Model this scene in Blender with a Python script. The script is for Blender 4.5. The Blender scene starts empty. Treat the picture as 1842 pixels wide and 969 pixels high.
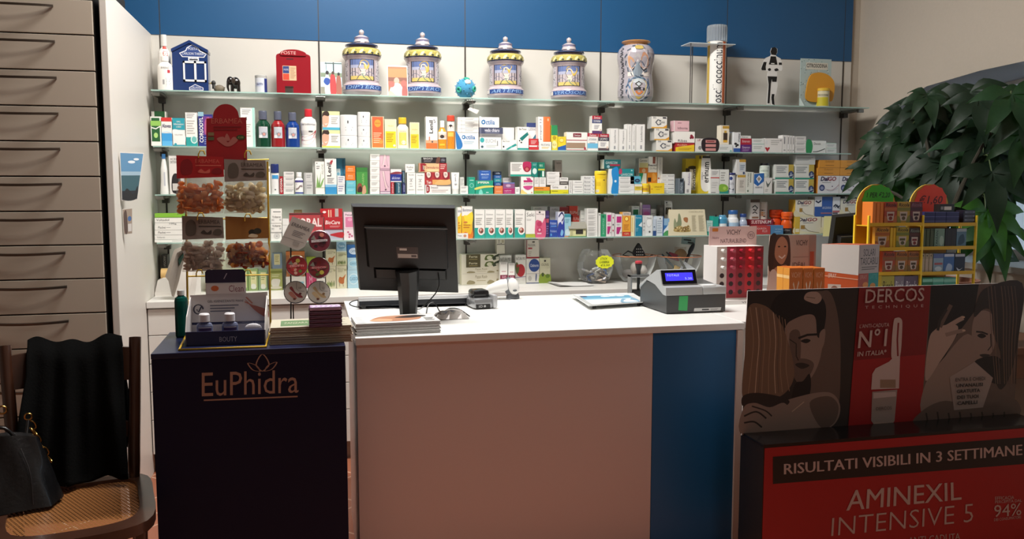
import bpy,bmesh,math,random
from mathutils import Matrix,Vector
from mathutils.geometry import tessellate_polygon
random.seed(7)
S = bpy.context.scene
COL = S.collection
R = math.radians

# ------------------------------------------------------------------ camera, light, exposure
F_PX,PITCH,YAW,EYE = 1531.1,0.0941,0.2329,Vector((0,0,1.5))
FW = Vector((math.sin(YAW)*math.cos(PITCH),math.cos(YAW)*math.cos(PITCH),-math.sin(PITCH)))
RT = Vector((math.cos(YAW),-math.sin(YAW),0)); UP = RT.cross(FW)
cd = bpy.data.cameras.new('camera'); cam = bpy.data.objects.new('camera',cd); COL.objects.link(cam)
cd.sensor_width = 36; cd.lens = 36*F_PX/1842; cd.clip_start = .05
cam.matrix_world = Matrix(((RT.x,UP.x,-FW.x,0),(RT.y,UP.y,-FW.y,0),(RT.z,UP.z,-FW.z,1.5),(0,0,0,1)))
S.camera = cam
vs = S.view_settings
vs.view_transform = 'Standard'; vs.look = 'None'; vs.gamma = 1; vs.use_curve_mapping = False
vs.exposure = .14
W = bpy.data.worlds.new('daylight'); S.world = W; W.use_nodes = True
bg = W.node_tree.nodes['Background']; bg.inputs[1].default_value = 2.2
wn = W.node_tree; w1 = wn.nodes.new('ShaderNodeTexCoord'); w2 = wn.nodes.new('ShaderNodeSeparateXYZ'); w3 = wn.nodes.new('ShaderNodeValToRGB')
wn.links.new(w1.outputs['Generated'],w2.inputs[0]); wn.links.new(w2.outputs[2],w3.inputs[0]); wn.links.new(w3.outputs[0],bg.inputs[0])
for e,(p_,c_) in zip((w3.color_ramp.elements[0],w3.color_ramp.elements[1],w3.color_ramp.elements.new(.04)),((-.0,(.05,.055,.06,1)),(1,(.4,.65,1,1)),(0,0))):
    if c_: e.position = p_; e.color = c_
    else: e.position = .03; e.color = (.68,.86,1,1)
S.cycles.max_bounces = 8; S.cycles.transparent_max_bounces = 24; S.cycles.caustics_reflective = False; S.cycles.caustics_refractive = False
S.cycles.sample_clamp_indirect = 4

def area(name,loc,sx,sy,power,col,rot=(0,0,0),spread=180):
    l = bpy.data.lights.new(name,'AREA'); l.shape = 'RECTANGLE'; l.size = sx; l.size_y = sy
    l.energy = power; l.color = col; l.spread = R(spread)
    o = bpy.data.objects.new(name,l); COL.objects.link(o); o.location = loc; o.rotation_euler = rot
    return o
area('lamp_or_fill',(.6,3.72,3.72),1.6,.3,128,(1,.98,.94))
area('lamp_or_fill',(.0,2.98,3.72),.7,.3,22,(1,.93,.84))
area('lamp_or_fill',(1.2,.2,3.72),.6,.6,11,(1,.93,.88))  # unseen fill light added to brighten the dim front of the shop

# ------------------------------------------------------------------ helpers
def ray(px,py):
    return (FW + RT*((px-921)/F_PX) - UP*((py-484.5)/F_PX))
def at_plane(px,py,p0,n):
    d = ray(px,py); return EYE + d*((Vector(p0)-EYE).dot(n)/d.dot(n))
def atY(px,py,Y): return at_plane(px,py,(0,Y,0),Vector((0,1,0)))
def atX(px,py,X): return at_plane(px,py,(X,0,0),Vector((1,0,0)))
def atZ(px,py,Z): return at_plane(px,py,(0,0,Z),Vector((0,0,1)))
def depth(p): return (Vector(p)-EYE).dot(FW)
def proj(p):
    d = Vector(p)-EYE; k = d.dot(FW); return (921+F_PX*d.dot(RT)/k,484.5-F_PX*d.dot(UP)/k)
def lerp(xs,x):
    if x <= xs[0][0]: a,b = xs[0],xs[1]
    elif x >= xs[-1][0]: a,b = xs[-2],xs[-1]
    else:
        for a,b in zip(xs,xs[1:]):
            if a[0] <= x <= b[0]: break
    return a[1]+(b[1]-a[1])*(x-a[0])/(b[0]-a[0])

def lin(h):
    h = h.lstrip('#'); c = [int(h[i:i+2],16)/255 for i in (0,2,4)]
    return tuple(x/12.92 if x <= .04045 else ((x+.055)/1.055)**2.4 for x in c)
MATS = {}
def M(h,rough=.5,metal=0,name=None,**kw):
    key = (h,rough,metal,tuple(sorted(kw.items())))
    if key in MATS: return MATS[key]
    m = bpy.data.materials.new(name or 'paint_%s' % h.lstrip('#')); m.use_nodes = True
    nt = m.node_tree; b = nt.nodes['Principled BSDF']
    b.inputs['Base Color'].default_value = (*lin(h),1); b.inputs['Roughness'].default_value = rough; b.inputs['Metallic'].default_value = metal
    for k,v in kw.items():
        if k == 'emit':
            b.inputs['Emission Color'].default_value = (*lin(h),1); b.inputs['Emission Strength'].default_value = v
        elif k == 'noise':
            t = nt.nodes.new('ShaderNodeTexNoise'); t.inputs['Scale'].default_value = v[0]; t.inputs['Detail'].default_value = 4
            tc = nt.nodes.new('ShaderNodeTexCoord'); nt.links.new(tc.outputs['Object'],t.inputs['Vector'])
            mx = nt.nodes.new('ShaderNodeMix'); mx.data_type = 'RGBA'; c = lin(h)
            mx.inputs[6].default_value = (*[x*(1-v[1]) for x in c],1); mx.inputs[7].default_value = (*[min(1,x*(1+v[1])) for x in c],1)
            nt.links.new(t.outputs[0],mx.inputs[0]); nt.links.new(mx.outputs[2],b.inputs['Base Color'])
            if len(v) > 2:
                bp = nt.nodes.new('ShaderNodeBump'); bp.inputs['Strength'].default_value = v[2]; bp.inputs['Distance'].default_value = .004
                nt.links.new(t.outputs[0],bp.inputs['Height']); nt.links.new(bp.outputs[0],b.inputs['Normal'])
        else:
            b.inputs[{'trans': 'Transmission Weight','ior': 'IOR','alpha': 'Alpha','coat': 'Coat Weight','spec': 'Specular IOR Level','sheen': 'Sheen Weight'}[k]].default_value = v
    MATS[key] = m; return m
def mix_glass(name,tint,trans,rough=.02):
    """thin clear sheet: part transparent, part glossy, tinted"""
    m = bpy.data.materials.new(name); m.use_nodes = True; nt = m.node_tree; nt.nodes.clear()
    o = nt.nodes.new('ShaderNodeOutputMaterial'); mx = nt.nodes.new('ShaderNodeMixShader'); t = nt.nodes.new('ShaderNodeBsdfTransparent')
    p = nt.nodes.new('ShaderNodeBsdfPrincipled'); t.inputs[0].default_value = (*lin(trans),1)
    p.inputs['Base Color'].default_value = (*lin(tint),1); p.inputs['Roughness'].default_value = rough
    fr = nt.nodes.new('ShaderNodeFresnel'); fr.inputs[0].default_value = 1.5
    ad = nt.nodes.new('ShaderNodeMath'); ad.operation = 'ADD'; nt.links.new(fr.outputs[0],ad.inputs[0])
    nt.links.new(ad.outputs[0],mx.inputs[0]); nt.links.new(t.outputs[0],mx.inputs[1]); nt.links.new(p.outputs[0],mx.inputs[2]); nt.links.new(mx.outputs[0],o.inputs[0])
    m['add'] = 1; return m,ad
def clear(name,tint,trans,add,rough=.02):
    m,ad = mix_glass(name,tint,trans,rough); ad.inputs[1].default_value = add; return m

def leaf_mat(c,tr,k):
    m = bpy.data.materials.new('leaf_green'); m.use_nodes = True; nt = m.node_tree; b = nt.nodes['Principled BSDF']; o = nt.nodes['Material Output']
    nz = nt.nodes.new('ShaderNodeTexNoise'); nz.inputs['Scale'].default_value = 30; mx = nt.nodes.new('ShaderNodeMix'); mx.data_type = 'RGBA'; c = lin(c); mx.inputs[6].default_value = (*[x*.7 for x in c],1); mx.inputs[7].default_value = (*[x*1.3 for x in c],1); nt.links.new(nz.outputs[0],mx.inputs[0]); nt.links.new(mx.outputs[2],b.inputs['Base Color']); b.inputs['Roughness'].default_value = .5; b.inputs['Specular IOR Level'].default_value = .35
    t = nt.nodes.new('ShaderNodeBsdfTranslucent'); t.inputs[0].default_value = (*lin(tr),1); ms = nt.nodes.new('ShaderNodeMixShader'); ms.inputs[0].default_value = k; nt.links.new(b.outputs[0],ms.inputs[1]); nt.links.new(t.outputs[0],ms.inputs[2]); nt.links.new(ms.outputs[0],o.inputs[0]); return m
TXT = {}
def text_geo(s,shear=0,bold=0):
    k = (s,shear,bold)
    if k in TXT: return TXT[k]
    c = bpy.data.curves.new('t','FONT'); c.body = s; c.resolution_u = 2; c.shear = shear; c.offset = bold
    o = bpy.data.objects.new('t',c); me = bpy.data.meshes.new_from_object(o)
    v = [(p.co.x,p.co.y) for p in me.vertices]; f = [tuple(p.vertices) for p in me.polygons]
    bpy.data.meshes.remove(me); bpy.data.objects.remove(o); bpy.data.curves.remove(c)
    if not v: v = [(0,0)]; f = []
    x0 = min(a for a,b in v); x1 = max(a for a,b in v); y0 = min(b for a,b in v); y1 = max(b for a,b in v)
    w = max(x1-x0,1e-4); h = max(y1-y0,1e-4)
    TXT[k] = ([((a-x0)/w,(b-y0)/h) for a,b in v],f,w,h); return TXT[k]

def tri2d(pts):
    return tessellate_polygon([[Vector((p[0],p[1],0)) for p in pts]])
def smooth2(pts,n=6,closed=True):
    out = []; N = len(pts)
    for i in range(N if closed else N-1):
        if closed: p = [pts[(i+k-1) % N] for k in range(4)]
        else: p = [pts[max(0,min(N-1,i+k-1))] for k in range(4)]
        for j in range(n):
            t = j/n
            out.append(tuple(.5*((2*p[1][d])+(-p[0][d]+p[2][d])*t+(2*p[0][d]-5*p[1][d]+4*p[2][d]-p[3][d])*t*t+(-p[0][d]+3*p[1][d]-3*p[2][d]+p[3][d])*t**3) for d in range(len(pts[0]))))
    if not closed: out.append(tuple(pts[-1]))
    return out

class MB:
    def __init__(s): s.v = []; s.f = []; s.m = []; s.mats = []; s.X = None
    def mi(s,m):
        if isinstance(m,str): m = M(m)
        if m not in s.mats: s.mats.append(m)
        return s.mats.index(m)
    def add(s,vs,fs,m):
        o = len(s.v); i = s.mi(m)
        s.v += [(s.X @ Vector(p)) if s.X else Vector(p) for p in vs]
        for f in fs: s.f.append(tuple(o+k for k in f)); s.m.append(i)
        return s
    def quad(s,a,b,c,d,m): return s.add([a,b,c,d],[(0,1,2,3)],m)
    def box(s,x0,x1,y0,y1,z0,z1,m,front=None,top=None,side=None,bev=0):
        if bev:
            bm = bmesh.new(); bmesh.ops.create_cube(bm,size=1)
            for v in bm.verts: v.co = Vector((x0+(v.co.x+.5)*(x1-x0),y0+(v.co.y+.5)*(y1-y0),z0+(v.co.z+.5)*(z1-z0)))
            bmesh.ops.bevel(bm,geom=bm.edges[:],offset=bev,segments=2,affect='EDGES',profile=.5,clamp_overlap=True)
            return s.bm(bm,m)
        V = [(x0,y0,z0),(x1,y0,z0),(x1,y1,z0),(x0,y1,z0),(x0,y0,z1),(x1,y0,z1),(x1,y1,z1),(x0,y1,z1)]
        o = len(s.v); s.v += [(s.X @ Vector(p)) if s.X else Vector(p) for p in V]
        for f,mm in (((0,1,5,4),front or m),((1,2,6,5),side or m),((2,3,7,6),m),((3,0,4,7),side or m),((4,5,6,7),top or m),((3,2,1,0),m)):
            s.f.append(tuple(o+k for k in f)); s.m.append(s.mi(mm))
        return s
    def bm(s,bm,m):
        bm.verts.index_update(); s.add([v.co.copy() for v in bm.verts],[tuple(v.index for v in f.verts) for f in bm.faces],m); bm.free(); return s
    def lathe(s,prof,m,c=(0,0,0),n=24,sy=1.0,cap=True):
        """prof: (r, z) or (r, z, material of the band above it)"""
        c = Vector(c)
        for k,(a,b) in enumerate(zip(prof,prof[1:])):
            mm = a[2] if len(a) > 2 else m
            vs = [c+Vector((p[0]*math.cos(2*math.pi*i/n),sy*p[0]*math.sin(2*math.pi*i/n),p[1])) for p in (a,b) for i in range(n)]
            s.add(vs,[(i,(i+1) % n,n+(i+1) % n,n+i) for i in range(n)],mm)
        if cap:
            for p,fl in ((prof[0],1),(prof[-1],0)):
                if p[0] > 1e-5:
                    vs = [c+Vector((p[0]*math.cos(2*math.pi*i/n),sy*p[0]*math.sin(2*math.pi*i/n),p[1])) for i in range(n)]
                    mm = p[2] if len(p) > 2 and not fl else (prof[-2][2] if not fl and len(prof[-2]) > 2 else m)
                    s.add(vs,[tuple(range(n))[::-1] if fl else tuple(range(n))],mm)
        return s
    def tube(s,pts,r,m,n=6,closed=False):
        pts = [Vector(p) for p in pts]; N = len(pts); vs = []; last = None
        rr = r if isinstance(r,(list,tuple)) else [r]*N
        for i,p in enumerate(pts):
            t = (pts[(i+1) % N]-pts[i-1]) if closed else (pts[min(N-1,i+1)]-pts[max(0,i-1)])
            t.normalize()
            if last is None: a = t.orthogonal().normalized()
            else: a = (last-t*last.dot(t)); a = a.normalized() if a.length > 1e-6 else t.orthogonal().normalized()
            last = a; b = t.cross(a)
            vs += [p+(a*math.cos(2*math.pi*k/n)+b*math.sin(2*math.pi*k/n))*rr[i] for k in range(n)]
        fs = []
        for i in range(N if closed else N-1):
            j = (i+1) % N
            fs += [(i*n+k,i*n+(k+1) % n,j*n+(k+1) % n,j*n+k) for k in range(n)]
        if not closed: fs += [tuple(range(n))[::-1],tuple((N-1)*n+k for k in range(n))]
        return s.add(vs,fs,m)
    def prism(s,poly,fn,m,side=None,back=True):
        """poly in 2D; fn(u, v, k) -> point, k 0 front, 1 back"""
        n = len(poly); vs = [fn(p[0],p[1],0) for p in poly]+[fn(p[0],p[1],1) for p in poly]
        tr = tri2d(poly); s.add(vs,[tuple(t) for t in tr],m)
        s.add(vs,[tuple(n+k for k in t[::-1]) for t in tr],side or m)
        s.add(vs,[(i,(i+1) % n,n+(i+1) % n,n+i) for i in range(n)],side or m); return s
    def poly(s,pts,fn,m): 
        return s.add([fn(*p) for p in pts],[tuple(t) for t in tri2d(pts)],m)
    def text(s,t,fn,m,u0,v0,u1,v1,rot=0,shear=0,bold=0,fit=True,aspect=None):
        """text stretched into the box u0..v1 of the map fn; rot 90 reads upward"""
        V,Fc,w,h = text_geo(t,shear,bold)
        if rot == 90: P = [fn(u1-(u1-u0)*b,v0+(v1-v0)*a) for a,b in V]
        else: P = [fn(u0+(u1-u0)*a,v0+(v1-v0)*b) for a,b in V]
        return s.add(P,Fc,m)
    def art(s,items,fn,d0=.0004,step=.00012):
        """items drawn in order on the map fn(u, v, lift)"""
        for i,it in enumerate(items):
            e = d0+step*i; k = it[0]; g = lambda u,v,e=e: fn(u,v,e)
            if k == 'r':
                _,a,b,c,d,m = it; n = 8
                vs = [g(a+(c-a)*j/n,y) for y in (b,d) for j in range(n+1)]
                s.add(vs,[(j,j+1,n+2+j,n+1+j) for j in range(n)],m)
            elif k == 'e':
                _,a,b,c,d,m = it; n = 20
                s.add([g(a,b)]+[g(a+c*math.cos(2*math.pi*j/n),b+d*math.sin(2*math.pi*j/n)) for j in range(n)],[(0,1+j,1+(j+1) % n) for j in range(n)],m)
            elif k == 't': s.text(it[1],g,it[6],*it[2:6],rot=it[7] if len(it) > 7 else 0,shear=it[8] if len(it) > 8 else 0,bold=it[9] if len(it) > 9 else 0)
            elif k == 'p': s.poly(it[1],g,it[2])
            elif k == 's': s.poly(smooth2(it[1],5),g,it[2])
            elif k == 'l':
                _,a,b,c,d,n,m = it
                for j in range(n):
                    y = d-(d-b)*(j+.25)/n; hh = (d-b)/n*.42; w = (c-a)*(1-.35*((j*7) % 5)/5)
                    s.add([g(a,y-hh),g(a+w,y-hh),g(a+w,y),g(a,y)],[(0,1,2,3)],m)
            elif k == 'w':   # a drawn line
                _,pts,wd,m = it; pts = [Vector(p) for p in pts]; vs = []
                for j,p in enumerate(pts):
                    t = (pts[min(len(pts)-1,j+1)]-pts[max(0,j-1)]); t = t.normalized() if t.length else Vector((1,0)); nn = Vector((-t.y,t.x))*wd/2
                    vs += [g(*(p+nn)),g(*(p-nn))]
                s.add(vs,[(2*j,2*j+1,2*j+3,2*j+2) for j in range(len(pts)-1)],m)
        return s
    def build(s,name,parent=None,base=None,smooth=None):
        me = bpy.data.meshes.new(name); loc = Vector(base) if base is not None else (parent_loc(parent) if parent else Vector((0,0,0)))
        me.from_pydata([p-loc for p in s.v],[],s.f)
        for m in s.mats: me.materials.append(m)
        me.polygons.foreach_set('material_index',s.m)
        if smooth:
            me.polygons.foreach_set('use_smooth',[True]*len(me.polygons)); me.set_sharp_from_angle(angle=R(smooth))
        me.validate(); me.update()
        o = bpy.data.objects.new(name,me); COL.objects.link(o)
        if parent: o.parent = parent
        else: o.location = loc
        return o
def parent_loc(p):
    v = Vector((0,0,0))
    while p: v += p.location; p = p.parent
    return v
def weld(o):
    bm = bmesh.new(); bm.from_mesh(o.data); bmesh.ops.remove_doubles(bm,verts=bm.verts[:],dist=1e-5); bm.to_mesh(o.data); bm.free(); return o
def tag(o,label,cat,group=None):
    o['label'] = label; o['category'] = cat
    if group: o['group'] = group
    return o
def thing(name,label,cat,loc,group=None):
    o = bpy.data.objects.new(name,None); COL.objects.link(o); o.location = loc; o.empty_display_size = .05
    return tag(o,label,cat,group)
def struct(mb,name,**k):
    o = mb.build(name,**k); o['kind'] = 'structure'; return o
def frame(p0,ux,uz,n):
    """map (u, v, lift) on a rectangle with corner p0, edges ux and uz, outward normal n"""
    p0,ux,uz,n = Vector(p0),Vector(ux),Vector(uz),Vector(n)
    return lambda u,v,e=0: p0+ux*u+uz*v+n*e
# ------------------------------------------------------------------ the room
YW,YS,YT,YC,ZT,ZC = 5.159,4.909,4.683,3.169,.919,.95     # wall, shelf front, worktop front, counter front; worktop and counter tops
ZS = [2.027,1.731,1.472,1.212]
XP,XR = -.835,3.64
YP = 4.066
white_wall = M('#cdc9c1',.28,name='white_laminate',coat=.3)
plaster = M('#b8ad9f',.9,name='plaster',noise=(60,.03,.15))
blue = M('#1b4f7a',.4,name='blue_laminate')
white_lam = M('#dcd8d2',.4,name='white_front')

def tile_mat():
    m = bpy.data.materials.new('terracotta_tiles'); m.use_nodes = True; nt = m.node_tree; b = nt.nodes['Principled BSDF']
    tc = nt.nodes.new('ShaderNodeTexCoord'); mp = nt.nodes.new('ShaderNodeMapping'); br = nt.nodes.new('ShaderNodeTexBrick')
    mp.inputs['Rotation'].default_value = (0,0,R(45)); br.offset = 0; br.inputs['Scale'].default_value = 1
    for k,v in (('Color1','#a8674c'),('Color2','#9a5d45'),('Mortar','#c9a48c')): br.inputs[k].default_value = (*lin(v),1)
    br.inputs['Mortar Size'].default_value = .005; br.inputs['Brick Width'].default_value = .3; br.inputs['Row Height'].default_value = .3
    nt.links.new(tc.outputs['Object'],mp.inputs[0]); nt.links.new(mp.outputs[0],br.inputs[0]); nt.links.new(br.outputs[0],b.inputs['Base Color'])
    b.inputs['Roughness'].default_value = .35; return m
fl = MB(); fl.box(-3.2,4.6,-1.6,5.5,-.1,0,tile_mat()); struct(fl,'floor')
struct(MB().box(-3.2,4.6,-1.6,5.5,3.8,3.9,M('#cfc8bd',.9,name='ceiling_paint')),'ceiling')
dimw = M('#9a8f84',.9,name='shop_wall_paint')
struct(MB().box(-3.3,4.2,-1.7,-1.6,0,3.8,dimw),'wall_front')
struct(MB().box(-3.3,-3.2,-1.6,5.5,0,3.8,dimw),'wall_left')
# back wall: white panel below, blue panels above, with thin dark seams at the uprights
bw = MB()
bw.box(-3.2,XR+.1,YW+.012,YW+.2,0,3.8,plaster)
struct(bw,'wall_back')
SX = [-.788+.8604*i for i in range(6)]
ZB = 2.355
wp = MB(); wp.box(-.86,3.575,YW,YW+.012,.9,ZB,white_wall); struct(wp,'trim_1')
edges = [-2.5,-1.65]+SX+[3.575]
for i,(a,b) in enumerate(zip(edges,edges[1:])):
    o = MB().box(a+.0025,b-.0025,YW-.004,YW+.012,ZB,3.78,blue).build('wall_panel'); o['kind'] = 'structure'
dark = M('#1a1816',.5)
# slotted uprights
# right wall with its arched window niche
curve = [(1842,110),(1763,127),(1722,139),(1667,155),(1636,174),(1610,189),(1585,215),(1563,251),(1555,285),(1552,330)]
arc = [atX(px,py,XR) for px,py in curve]
arc = [(p.y,p.z) for p in arc]
zs = atX(1830,482,XR).z; zs = min(zs,1.2)
top = arc[0]
yc = top[0]-.12                                              # crown of the arch, mirrored to the near side
left = arc+[(arc[-1][0]+.005,zs)]
ymir = lambda y: 2*yc-y
hole = left[::-1]+[(ymir(y),z) for y,z in left]            # runs far jamb -> crown -> near jamb
def wall_with_hole():
    mb = MB(); X0,X1 = XR,XR+.5
    y0,y1 = -1.6,YW+.05
    # strips between the hole outline and the wall edges
    n = len(hole)
    far = left[::-1]
    def P(y,z,x=X0): return (x,y,z)
    # above
    for a,b in zip(hole,hole[1:]):
        mb.quad(P(a[0],a[1]),P(b[0],b[1]),P(b[0],3.8),P(a[0],3.8),plaster)
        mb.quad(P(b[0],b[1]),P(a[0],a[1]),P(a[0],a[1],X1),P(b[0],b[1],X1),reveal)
    mb.quad(P(y1,zs),P(hole[0][0],zs),P(hole[0][0],3.8),P(y1,3.8),plaster)
    mb.quad(P(hole[-1][0],zs),P(y0,zs),P(y0,3.8),P(hole[-1][0],3.8),plaster)
    mb.quad(P(y1,0),P(y0,0),P(y0,zs),P(y1,zs),plaster)
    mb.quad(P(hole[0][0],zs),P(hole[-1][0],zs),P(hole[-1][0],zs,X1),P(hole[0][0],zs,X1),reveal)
    # outer skin so no daylight leaks
    for a,b in zip(hole,hole[1:]):
        mb.quad(P(a[0],a[1],X1),P(a[0],3.8,X1),P(b[0],3.8,X1),P(b[0],b[1],X1),plaster)
    mb.quad(P(y1,zs,X1),P(y1,3.8,X1),P(hole[0][0],3.8,X1),P(hole[0][0],zs,X1),plaster)
    mb.quad(P(hole[-1][0],zs,X1),P(hole[-1][0],3.8,X1),P(y0,3.8,X1),P(y0,zs,X1),plaster)
    mb.quad(P(y1,0,X1),P(y1,zs,X1),P(y0,zs,X1),P(y0,0,X1),plaster)
    return mb
reveal = M('#8f9094',.9,name='reveal_plaster_shaded')  # plaster greyed down, the shade of the niche is put into its colour
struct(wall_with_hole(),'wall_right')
# window in the niche: white frame, mullions, glass
wx = XR+.44; ya,yb = hole[-1][0],hole[0][0]; zt_ = max(z for y,z in hole)
wf = MB(); wm = M('#d8d8d6',.4,name='window_paint')
ny = 4
for i in range(ny+1):
    y = ya+(yb-ya)*i/ny; wf.box(wx-.025,wx+.025,y-.028,y+.028,zs,zt_,wm)
for z in (zs+.03,zs+.62,zt_-.02): wf.box(wx-.02,wx+.02,ya,yb,z-.03,z+.03,wm)
w1 = struct(wf,'window_1')
gl = MB(); gl.box(wx-.002,wx+.002,ya,yb,zs,zt_,clear('window_glass','#ffffff','#f4faff',.0)); gl.build('pane',parent=w1)
# sill board
struct(MB().box(XR-.02,XR+.42,ya-.05,yb+.0,zs-.03,zs+.004,M('#a9a6a0',.5)),'trim_2')

# white side panel between the drawer tower and the shelves
struct(MB().box(XP-.03,XP,YP,YW,0,ZB,M('#d2ccc4',.45,name='side_panel_white'),bev=.003),'wall_side')

# ------------------------------------------------------------------ glass shelves with brackets
glass_edge = M('#b4d6cc',.15,name='glass_edge',alpha=.6)
shelf_glass = clear('shelf_glass','#dfeae6','#f8fcfa',.0)
steel = M('#8d8a85',.35,metal=1,name='bracket_steel'); iron = M('#3a342e',.5,name='upright_iron')
ENDS = [1560,1530,1556,1500]
ORD = ['top','second','third','fourth']
for k,z in enumerate(ZS):
    xe = min(atY(ENDS[k],300,YS).x,XR-.03)
    th = thing('glass_shelf',['clear glass shelf carrying the majolica jars','clear glass shelf carrying the mouthwash bottles','clear glass shelf carrying the pink leg care boxes','clear glass shelf carrying the little model house'][k],'shelf',(1.3,YS+.12,z-.004),'glass wall shelves')
    cuts = [SX[0]-.02]+SX[1:5]+[xe]
    for i,(a,b) in enumerate(zip(cuts,cuts[1:])):
        mb = MB(); mb.box(a+.001,b-.001,YS,YW-.012,z-.007,z,shelf_glass,front=glass_edge,side=glass_edge); mb.build('glass_pane',parent=th)
    for x in SX:
        if x > xe: continue
        mb = MB(); mb.box(x-.016,x+.016,YW-.05,YW-.001,z-.05,z-.0095,iron); mb.box(x-.028,x+.028,YW-.2,YW-.03,z-.022,z-.0095,steel,bev=.003); mb.box(x-.02,x+.02,YW-.215,YW-.195,z-.03,z-.0095,steel,bev=.003)
        mb.build('bracket',parent=th)
for i,x in enumerate(SX):
    o = MB().box(x-.0045,x+.0045,YW-.003,YW+.01,ZT+.001,ZB+1.4,iron).build('trim_%d' % (3+i)); o['kind'] = 'structure'

# ------------------------------------------------------------------ worktop and base drawers behind the counter
wt = MB(); wt.box(XP+.002,3.575,YT,YW-.001,ZT-.035,ZT,M('#dbd8d3',.3,name='worktop_white'),bev=.003)
tag(wt.build('worktop',base=(1.3,YT+.2,ZT-.035)),'long white laminate worktop under the glass shelves','worktop')
wide = (3.575-XP)/6
for c in range(6):
    x0 = XP+.004+wide*c; x1 = x0+wide-.004
    th = thing('drawer_unit',['white base drawer unit under the worktop beside the tall side panel','white base drawer unit seen in the gap between navy plinth and sales counter','white base drawer unit behind the monitor side of the counter','white base drawer unit behind the middle of the counter','white base drawer unit behind the till','white base drawer unit in the far corner by the window wall'][c],'drawer unit',((x0+x1)/2,YT+.3,0),'base drawer units')
    mb = MB(); mb.box(x0,x1,YT+.035,YW-.02,.1,ZT-.036,M('#2a2826',.6)); mb.build('carcass',parent=th)
    MB().box(x0,x1,YT+.07,YW-.05,0,.1,M('#8f8983',.4,metal=.3)).build('plinth',parent=th)
    zz = [.105,.29,.44,.59,.74,.88]
    for a,b in zip(zz,zz[1:]):
        MB().box(x0+.001,x1-.001,YT+.015,YT+.034,a+.002,b-.002,white_lam,bev=.0015).build('drawer',parent=th)

# ------------------------------------------------------------------ tall drawer tower at the left
xr = atY(188,300,YP-.0).x-.008; xl = xr-.62
th = thing('drawer_tower','tall grey-white pharmacy drawer cabinet with bow handles beside the side panel','cabinet',((xl+xr)/2,YP+.3,0))
lam = M('#b3a798',.55,name='greige_laminate',noise=(300,.02)); hm = M('#6b6259',.35,metal=.9,name='handle_metal')
MB().box(xl,xr-.012,YP+.022,YP+.7,.05,2.45,M('#211e1c',.7)).build('carcass',parent=th)
MB().box(xl,xr-.012,YP+.05,YP+.7,0,.05,M('#3a3632',.6)).build('plinth',parent=th)
ys = [-5,59.5,125,189.8,253.5,317,380,441.5,503,565.5]
zz = [atY(60,y,YP).z for y in ys]
step = (zz[1]-zz[-1])/8
while zz[-1] > .25: zz.append(zz[-1]-step)
zz = [2.44]+zz if zz[0] < 2.3 else zz
for b,a in zip(zz,zz[1:]):
    if b-a < .05: continue
    d = MB().box(xl+.002,xr-.014,YP,YP+.02,a+.003,b-.003,lam,bev=.0015).build('drawer',parent=th)
    hz = b-.034; cx = (xl+xr)/2-.02; L = .165
    pts = [(cx-L+2*L*i/14,YP-.004-.034*math.sin(math.pi*i/14)**.7,hz-.004*math.sin(math.pi*i/14)) for i in range(15)]
    mb = MB()
    vs = []
    for p in pts:
        for dy,dz in ((-.006,.005),(.002,.007),(.004,-.003),(-.005,-.005)): vs.append((p[0],p[1]+dy,p[2]+dz))
    mb.add(vs,[(i*4+k,i*4+(k+1) % 4,i*4+4+(k+1) % 4,i*4+4+k) for i in range(14) for k in range(4)]+[(3,2,1,0),(56,57,58,59)],hm)
    mb.build('handle',parent=d,smooth=40)

# ------------------------------------------------------------------ sales counter
XL = atZ(641,607,ZC).x; XB = atY(1177.5,600,YC).x; XE = atY(1327,600,YC).x
th = thing('sales_counter','white sales counter with a blue end panel and bright white top','counter',((XL+XE)/2,YC+.35,0))
wc = M('#dac6c2',.5,name='counter_front'); ctop = M('#e9e9e6',.25,name='counter_top')
MB().box(XL,XB-.002,YC+.012,YC+.03,0,ZC-.03,wc).build('front_panel',parent=th)
MB().box(XB,XE,YC+.012,YC+.03,0,ZC-.03,M('#1c6299',.4,name='counter_blue')).build('blue_panel',parent=th)
MB().box(XE,XE+.025,YC+.0,YC+.66,0,ZC-.03,M('#d5c5ba',.5)).build('side_panel',parent=th)
MB().box(XL,XL+.02,YC+.03,YC+.72,0,ZC-.03,wc).build('side_panel',parent=th)
MB().box(XL+.02,XE,YC+.8,YC+.82,.06,ZC-.03,white_lam).build('back_panel',parent=th)
MB().box(XL-.004,XE+.03,YC-.002,YC+1.08,ZC-.028,ZC,ctop,bev=.002).build('counter_top',parent=th)
# side counter carrying the displays, behind the advertising stand
th = thing('side_counter','white counter extension carrying the promotional displays behind the advertising board','counter',(XE+.6,YC+.35,0))
X2 = XE+1.0
MB().box(XE+.034,X2,YC+.05,YC+.62,.05,ZC-.03,M('#cdc6be',.5)).build('body',parent=th)
MB().box(XE+.034,X2,YC+.07,YC+.6,0,.05,M('#4b4743',.5)).build('plinth',parent=th)
MB().box(XE+.032,X2+.01,YC+.03,YC+1.08,ZC-.028,ZC,ctop,bev=.002).build('counter_top',parent=th)
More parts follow.
